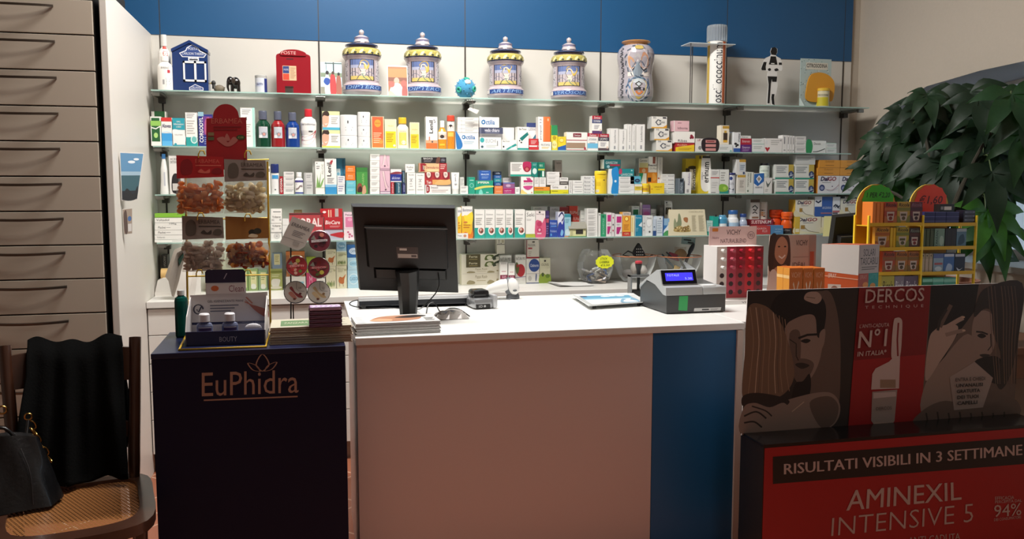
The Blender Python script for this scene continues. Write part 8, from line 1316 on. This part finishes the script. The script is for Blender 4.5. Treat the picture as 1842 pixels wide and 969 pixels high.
rc = lambda c1,c2,c3: [('t','Ricola',.1,.8,.92,.95,c1,0,.2,.02),('p',[(.2,.58),(.24,.2),(.74,.2),(.8,.58)],'#c4b4a8'),('r',.28,.4,.7,.5,c2),('s',[(.02,.1),(.04,.4),(.24,.3),(.3,.06)],c3),('s',[(.7,.06),(.76,.3),(.98,.42),(.98,.08)],c3),('e',.5,.3,.14,.08,c2),('r',0,.62,1,.76,c3)]
YR = 3.36; a,b,Z = rack(1562,1656,331,[405,449,493],YR,'yellow sweet rack with a green two-price star','g',['1 PER €2,20','2 PEZZI €4,00'],'#3fb82c')
for i in range(3): sweet(1567+6.7*i,1573.2+6.7*i,363,YR+.004,Z[0],'#d8782a','orange sweet box seen edge-on, %s of three, top tier under the green star' % ['first','second','third'][i],[('r',.1,.05,.9,.95,'#df8434')],dep=.075)
for x0,x1,c_,c1,c2,c3,d in ((1588,1610.5,'#a8442c','#2a2a2a','#7c2a1c','#b86a3a','rust red'),(1611,1634,'#b8963a','#2c2a1a','#5a4a2a','#7c7a34','ochre yellow'),(1634.5,1656,'#6a2c3a','#8a6a7a','#3a1c24','#4a2430','plum')): sweet(x0,x1,363,YR+.002,Z[0],c_,d+' herb sweet box on the top tier under the green star',rc(c1,c2,c3))
for x0,x1,yt,c_,c1,c2,c3,d in ((1573,1599,408,'#c98f26','#3a2a14','#5a3a1a','#a8601e','amber'),(1611,1634,408,'#b5a02e','#2c2c14','#54501e','#7c8030','olive yellow'),(1634.5,1654,410,'#3c2422','#7c8a7c','#7a2a2c','#54302a','near-black')): sweet(x0,x1,yt,YR+.002,Z[1],c_,d+' herb sweet box on the middle tier under the green star',rc(c1,c2,c3))
for i in range(2): sweet(1600+5.5*i,1605+5.5*i,409,YR+.004,Z[1],'#e0b41e','bright yellow sweet box seen edge-on, %s of two, middle tier under the green star' % ['first','second'][i],[('r',.2,.05,.8,.95,'#e8c02a')],dep=.075)
for x0,x1,c_,c2,c3,d in ((1588,1611,'#a5452e','#6a2c20','#8c5a34','brick red'),(1611.5,1633.5,'#b06a2c','#4a3a24','#8c6a30','orange-brown'),(1634,1654,'#a8642c','#4a3a24','#7c5c2c','tan')): sweet(x0,x1,452,YR+.002,Z[2],c_,d+' herb sweet box on the lower tier under the green star',rc('#3a2c20',c2,c3))
za = ZC
for x0,x1,c_,c1,d in ((1588,1611,'#a8a24a','#1c1c14','pale olive'),(1611.5,1629,'#7c7480','#d8d4d8','grey-mauve'),(1629.5,1654,'#5f5468','#d8d4d8','slate')): sweet(x0,x1,494+2,YR+.002,ZC,c_,d+' sweet box on the floor tier under the green star',[('t','Ricola',.1,.55,.9,.85,c1,0,.2),('r',0,.1,1,.3,c_)],dep=.05)
YR = 3.4; a,b,Z = rack(1658,1752,331,[405,447,492],YR,'yellow sweet rack with a red single-price star','r',['€1,60'],'#f04420')
z = Z[0]
for j in range(3):
    for x0,x1,d in ((1660,1679,'long'),(1679.5,1699,'first short'),(1699.5,1722,'second short')): zt = sweet(x0,x1,397-8*j,YR+.002,z,'#26255a','%s flat navy sweet tin in the %s layer under the red star' % (d,['bottom','middle','top'][j]),[('r',.0,.85,1,1,'#5a5a90')],dep=.05,nm='sweet_tin')
    z = zt
sweet(1687,1713,367,YR+.004,z,'#1c1818','black sweet tin with a white label atop the navy tins',[('r',.3,.25,.8,.7,'#d8d6d0'),('r',.06,.3,.25,.7,'#8a8a8a')],dep=.04,nm='sweet_tin'); z = Z[0]
for j in range(4): z = sweet(1730,1751,399-7*j,YR+.002,z,'#1e1e2c','flat black sweet tin with a grey label, %s in the rack-end pile' % ['bottom','second from the bottom','third from the bottom','topmost'][j],[('r',.1,.2,.95,.8,'#6a7080'),('t','VIGOR',.3,.3,.8,.7,'#1e1e2c')],dep=.05,nm='sweet_tin')
for x0,x1,yt,zz,c_,art,d in [(1658+7*i,1664.5+7*i,411,1,'#3f4a2c',[('r',.1,.1,.9,.9,'#4a5634')],'dark olive sweet box seen edge-on, %s of three under the red star' % ['first','second','third'][i]) for i in range(3)]+[(1680,1698,411,1,'#7c9a88',[('t','TAKEAN',.12,.1,.34,.9,'#16302a',90),('e',.7,.4,.2,.25,'#a8c0b0')],'mint green sweet box with upright dark letters'),(1699,1719,411,1,'#221c1a',[('r',.3,.1,.35,.9,'#3a302c'),('r',.65,.1,.7,.9,'#3a302c')],'black sweet box beside the mint green one'),(1719.5,1737,411,1,'#5a7c90',[('s',[(.2,.2),(.3,.6),(.7,.7),(.8,.3)],'#2c4a5c'),('r',0,.85,1,1,'#a8b8c0')],'steel blue sweet box beside the black one')]+[(1658+7*i,1664.5+7*i,456,2,'#a89a80',[('r',.1,.2,.9,.75,'#b8a894'),('e',.5,.9,.15,.04,'#4a4034')],'beige sweet box seen edge-on, %s of three in the lower tier' % ['first','second','third'][i]) for i in range(3)]+[(1680,1698,456,2,'#8aa4b8',[('r',0,.78,1,1,'#5a6ca0'),('r',.1,.45,.9,.55,'#a85a5c'),('e',.5,.25,.35,.12,'#c4d4dc')],'light blue mint box with a red line'),(1698.5,1717.5,456,2,'#3f6ca8',[('r',.05,.85,.95,.98,'#c8d0dc'),('s',[(.2,.1),(.4,.5),(.8,.4),(.7,.1)],'#a8c0dc')],'medium blue mint box with a white swirl'),(1718,1737,456,2,'#16263c',[('r',.05,.85,.95,.98,'#b8c0cc'),('s',[(.2,.3),(.4,.12),(.8,.3),(.5,.2)],'#c8d4e0')],'dark navy mint box with a white crescent')]: sweet(x0,x1,yt,YR+.002,Z[zz],c_,d,art,dep=.05)
for i,(x0,x1) in enumerate(((1662,1680),(1680.5,1700),(1700.5,1722))): sweet(x0,x1,499,YR+.002,ZC,['#1f7a5a','#4aa890','#4aa08c'][i],['dark','pale','mid'][i]+' green mint box on the floor tier under the red star',[('r',0,.85,1,.95,'#8accb8'),('l',.1,.4,.9,.7,2,'#a8dccc')],dep=.05)

# ------------------------------------------------------------------ advertising display in front
YB = 2.9; YF = 2.75; zb = atY(1372,803,YF).z; xl = atY(1372,860,YF).x; xr_ = xl+1.25; th = thing('advertising_stand','large black and red hair care display stand with a dark photographic back board','advertising stand',((xl+xr_)/2,YF+.1,0)); red = M('#9c1219',.42); gk = M('#0d0c0d',.18)
mb = MB(); mb.box(xl,xr_,YF,YB+.02,0,zb,M('#100e0f',.35)); mb.build('body',parent=th)
mb = MB(); mb.box(xl-.002,xr_+.002,YF-.004,YB+.022,zb+.0005,zb+.008,gk); mb.build('top_tray',parent=th)
wh = M('#b9aaa8',.5); FP = lambda u,v,e=0: at_plane(u,v,(0,YF-.001,0),Vector((0,1,0)))+Vector((0,-e,0))
mb = MB(); mb.box(xl+.004,xr_-.004,YF-.0015,YF-.0004,.02,zb-.006,red)
def band(t,q,m,**k):
    Q = quad_fn(*q,(0,YF-.003,0),(0,1,0)); b = k.get('b',0); mb.art([('t',t,i*.0025,0,1+i*.0025,1,m,0,0,min(b,0)) for i in ((0,1) if b > 0 else (0,))],Q)
mb.poly([(1390,870),(1390,821),(1842,786),(1990,776),(1990,815),(1842,834)],lambda u,v: FP(u,v,.0012),M('#120e10',.4))
band('RISULTATI VISIBILI IN 3 SETTIMANE',[(1410,853),(1410,834),(1838,799),(1838,818)],wh,b=.006)
band('AMINEXIL',[(1522,918),(1525,882),(1728,866),(1729,898)],wh,b=.012)
band('INTENSIVE 5',[(1495,964),(1497,931),(1751,905),(1750,938)],wh,b=-.012)
band('ANTI-CADUTA',[(1634,979),(1634,966),(1727,958),(1727,970)],wh)
band('94%',[(1788,930),(1788,908),(1837,904),(1837,926)],wh,b=.02); band('EFFICACIA',[(1790,899),(1790,893),(1824,891),(1824,897)],wh); band('PERCEPITA DAL',[(1790,905),(1790,900),(1838,897),(1838,902)],wh); band('DEI CONSUMATORI',[(1788,937),(1788,932),(1836,927),(1836,932)],wh); mb.build('front_print',parent=th)
# back board with its printed picture, traced flat
YP_ = YB; PB = lambda u,v,e=0: at_plane(u,v,(0,YP_,0),Vector((0,1,0)))+Vector((0,-e,0))
bd = [(1334,783),(1345,523),(1838,508),(1822,752)]; mb = MB(); mb.prism(bd,lambda u,v,k: PB(u,v,-.005*k),M('#4a403e',.5),side=M('#d8d0cc',.5)); mb.build('back_board',parent=th)
mb = MB(); K = {k: M(v,.5) for k,v in dict(k='#121012',d='#2a2524',m='#62544d',s='#8d7d75',l='#aa988e',h='#75604f',H='#957e6a',b='#c0ac98',r='#981319',R='#7c0d13',w='#c4b6b4',g='#9c918c').items()}
L = [('p',bd,'d'),('p',[(1345,523),(1545,517),(1525,771),(1334,783)],'d')]
L += [('s',[(1450,545),(1480,523),(1496,530),(1508,575),(1512,650),(1505,745),(1470,760),(1440,700)],'m'),   # far arm
 ('s',[(1416,560),(1440,556),(1478,560),(1478,630),(1462,675),(1440,690),(1425,668),(1412,600)],'s'),       # his face
 ('s',[(1420,600),(1438,596),(1440,640),(1434,668),(1424,650)],'m'),('s',[(1428,648),(1450,645),(1464,655),(1454,678),(1438,690),(1426,672)],'m'),('s',[(1430,655),(1442,652),(1456,657),(1442,663)],'d'),
 ('s',[(1386,560),(1395,535),(1415,524),(1450,523),(1478,535),(1486,560),(1480,600),(1470,605),(1466,570),(1448,566),(1420,578),(1408,590)],'k'),
 ('w',[(1436,608),(1452,602),(1470,601)],4,'k'),('s',[(1440,613),(1450,609),(1458,612),(1450,617)],'k'),('w',[(1420,610),(1432,618),(1432,640),(1436,648)],2,'d'),('s',[(1474,600),(1484,592),(1482,618),(1474,630)],'s'),
 ('s',[(1446,537),(1452,526),(1470,525),(1478,536),(1470,546),(1456,543)],'l'),('w',[(1450,534),(1466,536)],1.2,'m'),
 ('s',[(1430,690),(1444,685),(1456,672),(1458,700),(1446,730),(1424,725)],'k'),
 ('s',[(1400,730),(1440,712),(1490,705),(1510,725),(1506,755),(1480,772),(1400,776)],'s'),('s',[(1456,724),(1490,712),(1508,730),(1500,760),(1476,768)],'m'),
 ('s',[(1345,555),(1372,548),(1398,570),(1416,610),(1428,660),(1424,690),(1404,712),(1370,720),(1336,716),(1339,640)],'h')]
for i in range(13):
    x = 1349+5.2*i; L.append(('w',smooth2([(x,552+.25*i*i*.6),(x+6-.2*i,610),(x+2,660),(x-4+i,715-i)],5,False),1.3,'HhbmHh'[i % 6]))
L += [('s',[(1336,712),(1360,706),(1400,712),(1420,722),(1400,735),(1360,728),(1336,730)],'d'),
 ('s',[(1336,735),(1356,724),(1384,732),(1410,724),(1424,745),(1432,772),(1336,782)],'s'),('w',smooth2([(1338,748),(1360,740),(1378,752)],5,False),3,'d'),('w',smooth2([(1338,760),(1356,758),(1370,768)],5,False),3,'d'),('w',smooth2([(1352,730),(1376,738),(1388,748)],5,False),2.5,'d'),('w',[(1424,740),(1446,722)],1.5,'b'),
 ('p',[(1545,517),(1674,513),(1655,763),(1525,771)],'r'),('p',[(1545,517),(1674,513),(1665,637),(1535,648)],'R'),
 ('p',[(1674,513),(1838,508),(1822,752),(1655,763)],'m'),('p',[(1674,513),(1760,511),(1752,560),(1722,600),(1700,640),(1664,680)],'k'),
 ('s',[(1664,690),(1700,640),(1740,600),(1765,640),(1770,700),(1730,735),(1660,745)],'s'),
 ('s',[(1664,684),(1670,612),(1682,592),(1700,584),(1722,586),(1716,610),(1690,650)],'l'),('w',[(1695,592),(1724,575),(1732,571)],8,'l'),('w',[(1700,602),(1722,596),(1732,594)],7,'s'),('w',[(1690,588),(1700,568),(1710,548)],7,'m'),('w',[(1686,594),(1690,576),(1702,556)],5,'d'),('e',1732,570,3,2,'b'),('e',1733,594,3,2,'b'),
 ('s',[(1752,570),(1768,558),(1786,570),(1788,620),(1778,640),(1768,650),(1752,630),(1747,600)],'s'),('w',[(1755,596),(1766,597),(1776,601)],3,'k'),('s',[(1757,603),(1765,599),(1773,604),(1765,608)],'k'),('w',[(1781,600),(1782,622),(1776,630)],2,'d'),('s',[(1761,638),(1770,636),(1780,638),(1770,643)],'d'),
 ('s',[(1752,650),(1790,640),(1806,660),(1800,690),(1770,680)],'k'),('s',[(1755,545),(1775,516),(1838,509),(1832,600),(1818,670),(1800,700),(1790,680),(1800,640),(1786,600),(1782,560),(1768,556),(1752,570)],'d')]
for i in range(10): x = 1776+6*i; L.append(('w',smooth2([(x,514),(x+4,560),(x+8-i,620),(x+14-2*i,690)],5,False),1.2,'mhmdhm'[i % 6]))
L += [('s',[(1656,740),(1700,720),(1760,735),(1820,715),(1822,752),(1655,763)],'m')]+[('w',[(1665+20*i,742-2*(i % 2)),(1668+20*i,760)],3,'d') for i in range(8)]
L += [('p',[(1707,678),(1752,650),(1785,679),(1767,732),(1715,737)],'g')]
# product with its dropper cap
L += [('s',[(1606,580),(1612,571),(1620,573),(1622,586),(1618,640),(1606,645),(1602,635)],'w'),('w',[(1615,580),(1613,610),(1614,640)],3,'R'),('p',[(1598,650),(1606,642),(1618,640),(1616,698),(1566,700),(1568,672),(1574,662)],'w'),('r',1582,697,1610,682,'H'),('p',[(1568,704),(1613,700),(1608,756),(1604,762),(1572,764),(1566,756)],'g'),('p',[(1570,716),(1611,712),(1610,704),(1570,706)],'w'),('r',1572,764,1602,759,'l')]
L = [it[:-1]+(K[it[-1]],) for it in L]
mb.art(L,PB,d0=.0006,step=.00004)
def pt(t,q,m,**k): mb.art([('t',t,0,0,1,1,m,0,k.get('sh',0),k.get('b',0))],quad_fn(*q,(0,YP_-.0075,0),(0,1,0)))
W_ = K['w']; pt('DERCOS',[(1556,545),(1558,520),(1663,517),(1662,541)],W_,b=.005); pt('T  E  C  H  N  I  Q  U  E',[(1556,556),(1556,550),(1661,547),(1661,553)],W_)
pt("L'ANTI-CADUTA",[(1546,590),(1547,583),(1600,580),(1599,587)],W_); pt('N°1',[(1543,626),(1546,594),(1597,589),(1594,622)],W_,b=.012); pt('IN ITALIA*',[(1542,641),(1543,632),(1595,628),(1594,637)],W_,b=.01)
for i,t in enumerate(('ENTRA E CHIEDI',"UN'ANALISI",'GRATUITA','DEI TUOI','CAPELLI')): x0,x1 = [(1719,1772),(1720,1768),(1721,1763),(1722,1760),(1722,1758)][i]; y = 686+10.6*i; pt(t,[(x0,y),(x0,y-6.5),(x1,y-9),(x1,y-2.5)],K['k'],b=0 if i == 0 else .02)
pt('DERCOS',[(1576,738),(1576,732),(1604,730),(1604,736)],K['m']); mb.build('printed_picture',parent=th)
# wooden side table under the window
mb = MB(); tx = XR-.66; th = thing('side_table','brown wooden side table by the window wall, mostly hidden by the advertising board','table',(XR-.33,3.75,0)); wd = M('#6a4630',.5,noise=(14,.25)); mb.box(tx,XR-.03,3.3,4.1,.72,.755,wd,bev=.004); mb.build('tabletop',parent=th)
MB().box(tx+.02,XR-.05,3.33,4.07,.6,.719,wd).build('apron',parent=th)
for x in (tx+.02,XR-.09):
    for y in (3.33,4.03): MB().box(x,x+.045,y,y+.045,0,.6,wd).build('leg',parent=th)
# ------------------------------------------------------------------ money tree in the window niche
LM = [leaf_mat('#1d3320','#3f7a1c',.22),leaf_mat('#24402a','#4a8a24',.25),leaf_mat('#182a1c','#2f5a18',.15),leaf_mat('#3a6a2a','#66a82e',.4)]
stem_m = M('#4a5a34',.6); bark = M('#2e2a1e',.8,noise=(40,.3))
PX_ = Vector((XR-.42,4.18,0)); th = thing('money_tree','tall potted plant with drooping dark palmate leaves in front of the arched window','plant',PX_); rnd = random.Random(21)
mb = MB(); mb.lathe([(.12,.756),(.16,.77),(.19,1.0),(.2,1.03),(.18,1.03),(.17,.98),(.001,.98)],M('#8a5a44',.6),(PX_.x,PX_.y-.35,0),28,cap=False); mb.lathe([(.001,.757),(.12,.757)],M('#8a5a44',.6),(PX_.x,PX_.y-.35,0),28,cap=False); mb.build('pot',parent=th,smooth=40)
base = Vector((PX_.x,PX_.y-.35,.97)); hub = base+Vector((0,0,.3))
mb = MB()
for k in range(3): mb.tube([base+Vector((.02*math.cos(2.1*k+5*i/10),.02*math.sin(2.1*k+5*i/10),.3*i/10)) for i in range(11)],.016,bark,8)
mb.build('trunk',parent=th,smooth=50)
tips = [hub+Vector(d) for d in ((-.1,.45,.25),(.1,.3,.6),(.15,-.1,.4),(.25,.2,.45),(.2,-.05,.2),(.1,.5,.45),(.2,-.2,.65))]
for q in tips: mb = MB(); mb.tube(smooth2([tuple(hub-Vector((0,0,.05))),tuple(hub+(q-hub)*.5+Vector((0,0,.05))),tuple(q)],5,False),.009,bark,7); mb.build('branch',parent=th,smooth=50)
# leaf hubs, seen positions and reach
spots = [(1568,300,.2,0),(1612,262,.2,2),(1640,225,.2,2),(1612,322,.19,0),(1660,190,.19,2),(1700,178,.2,1),(1775,190,.21,3),(1745,165,.19,2),(1820,170,.2,1),(1680,240,.21,0),(1735,232,.2,0),(1800,235,.22,2),(1655,290,.2,1),(1700,295,.22,2),(1760,285,.21,0),(1820,290,.22,2),(1640,330,.19,0),(1690,345,.2,2),(1740,340,.21,1),(1795,340,.21,0),(1720,385,.2,0),(1775,380,.22,3),(1760,420,.2,0),(1790,415,.2,1),(1838,240,.2,0),(1590,285,.17,2),(1625,205,.15,2),(1770,250,.2,2),(1718,205,.19,2),(1848,200,.2,2),(1690,270,.2,2),(1660,255,.19,0),(1730,262,.2,1),(1785,310,.2,2),(1675,318,.2,0),(1806,206,.2,2),(1758,208,.2,0),(1708,326,.19,2),(1640,305,.18,2),(1845,275,.2,2),(1600,300,.17,0)]
spots += [(1585,250,.15,0),(1605,235,.16,2),(1580,275,.15,2),(1630,245,.17,0),(1650,215,.17,2),(1690,200,.18,2),(1668,172,.15,0),(1720,165,.17,2),(1570,330,.14,0),(1590,325,.15,2),(1800,165,.17,0),(1760,180,.17,2)]
for px,py,ln,mi in spots:
    ln *= 1.22
    Yl = 3.72+.42*rnd.random(); t = lerp([(1560,4.55),(1620,4.35),(1700,4.05),(1780,3.8),(1850,3.55)],px); p = atY(px,py,t+(rnd.random()-.5)*.34)
    if p.x > XR-.03 and not (p.z < 2.0 and 2.9 < p.y < 4.5): p = atX(px,py,XR-.05)
    if p.x > XR+.3: p = atX(px,py,XR+.25)
    mb = MB(); out = (p-hub); out.z = 0; out = out.normalized() if out.length > .05 else Vector((0,-1,0))
    nrm = (Vector((0,0,1))*.5+out*.15+Vector((-.55,-.85,0))+Vector((rnd.random()-.5,rnd.random()-.5,rnd.random()-.5))*.6).normalized(); a0 = rnd.random()*.6; U = Vector((0,0,-1)); U = (U-nrm*U.dot(nrm)).normalized(); V = nrm.cross(U); nl = rnd.choice((5,5,6)); m = LM[mi]
    for k in range(nl):
        ang = (k-(nl-1)/2)*(4.6/nl)+a0-.3; d = (U*math.cos(ang)+V*math.sin(ang)).normalized(); sd = nrm.cross(d); l = ln*(1-.12*abs(k-(nl-1)/2))*(.85+.3*rnd.random()); w = l*.2; cs = []; vs = []; fold = .22; n = 7
        for i in range(n+1):
            s = i/n; c = p+d*(l*s)+nrm*(.02*math.sin(s*3))+Vector((0,0,-1))*(l*.26*s*s); ww = w*math.sin(math.pi*s**.85)**1.15+.0012*(s < .5)+.0003; wv = .12*w*math.sin(s*11+k)
            vs += [c+sd*ww+nrm*(ww*fold+wv),c,c-sd*ww+nrm*(ww*fold-wv)]
        mb.add(vs,[f for i in range(n) for f in ((3*i,3*i+1,3*i+4,3*i+3),(3*i+1,3*i+2,3*i+5,3*i+4))],m)
    tip = min(tips,key=lambda q: (q-p).length); mid = (p+tip)/2+Vector((0,0,.04)); mb.tube(smooth2([tuple(tip),tuple(mid),tuple(p-nrm*.01)],6,False),.0035,stem_m,5)
    if any(v.x > XR-.008 and not (zs+.02 < v.z < 1.9) for v in mb.v):
        for i,v in enumerate(mb.v):
            if v.x > XR-.008 and not (zs+.02 < v.z < 1.9): mb.v[i] = Vector((XR-.008,v.y,v.z))
    for i,v in enumerate(mb.v):
        if v.x < 3.43 and v.y > YS-.02: mb.v[i] = Vector((v.x,YS-.02,v.z))
    mb.build('leaf',parent=th,smooth=70)

# ------------------------------------------------------------------ wooden chair with coat and handbag
ZB_,ZSEAT = .95,.46
A,B_ = atZ(8,622,ZB_),atZ(243,606,ZB_); ux = (B_-A); ux.z = 0; wb = ux.length; ux = ux.normalized(); uy = Vector((-ux.y,ux.x,0)); O = Vector((A.x,A.y,0))
CX = Matrix(((ux.x,uy.x,0,O.x),(ux.y,uy.y,0,O.y),(0,0,1,0),(0,0,0,1)))
wood = M('#3c2216',.32,coat=.3,noise=(9,.3)); cane = M('#b08a58',.6)
th = thing('cane_chair','dark bentwood chair with a cane seat and black coat over its back','chair',CX @ Vector((wb/2,-.3,0)))
L3 = lambda *p: CX @ Vector(p)
rk = -.13
for x in (0,wb):
    s = 1 if x else -1; mb = MB(); mb.tube(smooth2([tuple(L3(x,0,ZB_)),tuple(L3(x-.012*s,rk*.45,.72)),tuple(L3(x-.025*s,rk,ZSEAT)),tuple(L3(x-.02*s,rk+.02,.2)),tuple(L3(x-.01*s,rk+.06,0))],5,False),[.021]*10+[.019]*11,wood,10); mb.build('rear_leg',parent=th,smooth=50)
def rail(z0,z1,name,dy=.0):
    n = 12; mb = MB(); vs = []
    for i in range(n+1):
        u = i/n; y0 = lambda z: rk*(1-(z-ZSEAT)/(ZB_-ZSEAT))+.03*math.sin(math.pi*u)
        for z,d in ((z0,-.009),(z1+.012*math.sin(math.pi*u),-.009),(z1+.012*math.sin(math.pi*u),.009),(z0,.009)): vs.append(L3(.012+(wb-.024)*u,y0(z)+d,z))
    mb.add(vs,[(4*i+k,4*i+(k+1) % 4,4*i+4+(k+1) % 4,4*i+4+k) for i in range(n) for k in range(4)],wood); mb.build(name,parent=th,smooth=30)
rail(.8,.915,'top_rail'); rail(.6,.65,'lower_rail')
out = smooth2([(0,rk+.02),(wb/2,rk+.04),(wb,rk+.02),(wb+.03,-.33),(wb+.0,-.6),(wb/2,-.66),(0,-.6),(-.03,-.3)],5); inn = [(wb/2+(x-wb/2)*.8,-.32+(y+.32)*.8) for x,y in out]; n = len(out)
mb = MB()
for z,fl in ((ZSEAT,0),(ZSEAT-.035,1)): mb.add([L3(x,y,z) for x,y in out+inn],[(i,(i+1) % n,n+(i+1) % n,n+i) for i in range(n)],wood)
for P in (out,inn): mb.add([L3(x,y,z) for z in (ZSEAT,ZSEAT-.035) for x,y in P],[(i,(i+1) % n,n+(i+1) % n,n+i) for i in range(n)],wood)
mb.build('seat_frame',parent=th,smooth=40)
cm = bpy.data.materials.new('cane_weave'); cm.use_nodes = True; nt = cm.node_tree; b = nt.nodes['Principled BSDF']; tc = nt.nodes.new('ShaderNodeTexCoord'); mp = nt.nodes.new('ShaderNodeMapping'); mp.inputs['Rotation'].default_value = (0,0,R(45)+math.atan2(ux.y,ux.x)); br = nt.nodes.new('ShaderNodeTexBrick'); br.offset = 0
for k,v in (('Scale',1),('Mortar Size',.0032),('Brick Width',.012),('Row Height',.012)): br.inputs[k].default_value = v
nt.links.new(tc.outputs['Object'],mp.inputs[0]); nt.links.new(mp.outputs[0],br.inputs[0]); b.inputs['Base Color'].default_value = (*lin('#8a5a30'),1); b.inputs['Roughness'].default_value = .4; nt.links.new(br.outputs['Fac'],b.inputs['Alpha'])
mb = MB(); mb.add([L3(x,y,ZSEAT-.012) for x,y in inn],[tuple(range(n))],cm); mb.build('cane_panel',parent=th)
for x in (.02,wb-.02): mb = MB(); mb.tube([L3(x,-.57,ZSEAT-.03),L3(x,-.58,.0)],[.02,.014],wood,10); mb.build('front_leg',parent=th,smooth=50)
mb = MB(); mb.tube([L3(.02,-.57,.2),L3(wb-.02,-.57,.2)],.009,wood,8); mb.build('stretcher',parent=th)
# coat draped over the back
coat = M('#050505',.95,spec=.1,noise=(120,.35,.4)); c = L3(wb*.6,.0,.9); mb = MB(); nu,nv_ = 34,40; rnd = random.Random(8); vs = []
for i in range(nu+1):
    u = i/nu; x = .07+(wb-.115)*u
    for j in range(nv_+1):
        t = j/nv_*2-1                                            # -1 hem in front, 0 over the rail, 1 hem behind
        ln = abs(t); zt = .955+.01*math.sin(7*u+1)+.008*math.sin(17*u); drop = (.47 if t < 0 else .44+.05*math.sin(6*u))*max(0,ln-.06)/.94
        z = zt-drop-(.02 if ln > .05 else 0); yb = rk*(1-(max(ZSEAT,min(z,ZB_))-ZSEAT)/(ZB_-ZSEAT))+.03*math.sin(math.pi*min(1,max(0,x/wb)))
        f = (.018*math.sin(13*u+2*t)+.012*math.sin(29*u+3*t)+.008*math.sin(5*t+9*u))*min(1,ln*1.6+.15); y = yb+(-1 if t < 0 else 1)*(.026+.02*min(1,ln*2)+.012)*min(1,ln*9)+f
        xx = x-(.09*max(0,ln-.25)*(1-u) if t < 0 else 0)+.03*max(0,ln)*(u > .8)*(t > 0)
        if t < 0 and z < ZSEAT+.012: z = ZSEAT+.012
        vs.append(L3(xx,y,z))
mb.add(vs,[(i*(nv_+1)+j,(i+1)*(nv_+1)+j,(i+1)*(nv_+1)+j+1,i*(nv_+1)+j+1) for i in range(nu) for j in range(nv_)],coat); o = tag(mb.build('coat',base=c,smooth=80),'black wool coat draped over the back of the cane chair','coat'); so = o.modifiers.new('thickness','SOLIDIFY'); so.thickness = .006
# handbag on the seat
leather = M('#0a0a0c',.35,coat=.15,noise=(70,.3,.25)); gold = M('#b08a4c',.25,metal=1); hb = L3(.02,-.27,ZSEAT+.001); th = thing('handbag','black leather handbag with a gold chain, on the cane chair seat','bag',hb); mb = MB(); nu,nv_ = 24,14; vs = []
for j in range(nv_+1):
    v = j/nv_
    for i in range(nu):
        a = 2*math.pi*i/nu; w_ = .17*(1-.38*v)*(1+.05*math.sin(5*a+3*v)); d_ = .085*(1-.72*v)+.006*math.sin(7*a+5*v); k = 1/max(abs(math.cos(a)),abs(math.sin(a)))**.6; vs.append(L3(.0+w_*math.cos(a)*k**.5,-.27+d_*math.sin(a)*k**.5+.02*v,ZSEAT+.002+.235*v-.02*v*math.cos(a)**2))
mb.add(vs,[(j*nu+i,j*nu+(i+1) % nu,(j+1)*nu+(i+1) % nu,(j+1)*nu+i) for j in range(nv_) for i in range(nu)]+[tuple(range(nu))[::-1],tuple(nv_*nu+i for i in range(nu))],leather); mb.build('body',parent=th,smooth=60)
def torus(c,r,t,n1,n2,m,par,name):
    mb = MB(); c = Vector(c); n1,n2 = Vector(n1).normalized(),Vector(n2).normalized(); mb.tube([c+n1*(r[0]*math.cos(q))+n2*(r[1]*math.sin(q)) for q in [i*math.pi/8 for i in range(16)]],t,m,6,True); return mb.build(name,parent=par,smooth=60)
pt0 = L3(.0,-.26,.7); cp = lambda x,y: at_plane(x,y,L3(0,-.2,0),uy)
torus(cp(4,737),(.013,.013),.0035,ux,(0,0,1),gold,th,'ring'); torus(cp(51,749),(.011,.011),.003,ux,(0,0,1),gold,th,'ring')
cl = [(57,764),(61,776),(66,789),(73,800),(80,811),(88,824)]; g_ = CX.to_3x3()
for i,(x,y) in enumerate(cl): torus(cp(x,y),(.017,.0105),.0026,(g_ @ Vector((.5,0,-.86))),(g_ @ Vector((.86,0,.5))) if i % 2 == 0 else uy,gold,th,'chain_link')
mb = MB(); mb.tube(smooth2([tuple(cp(51,756)),tuple(L3(.06,-.24,.66)),tuple(L3(.0,-.25,.72)),tuple(L3(-.08,-.25,.64))],6,False),.006,leather,8); mb.build('strap',parent=th,smooth=60)
mb = MB(); mb.tube(smooth2([tuple(L3(.09,-.352,.48)),tuple(L3(.085,-.335,.58)),tuple(L3(.06,-.31,.66))],5,False),.0022,M('#2a2a2c',.3),5); mb.build('stitched_seam',parent=th)
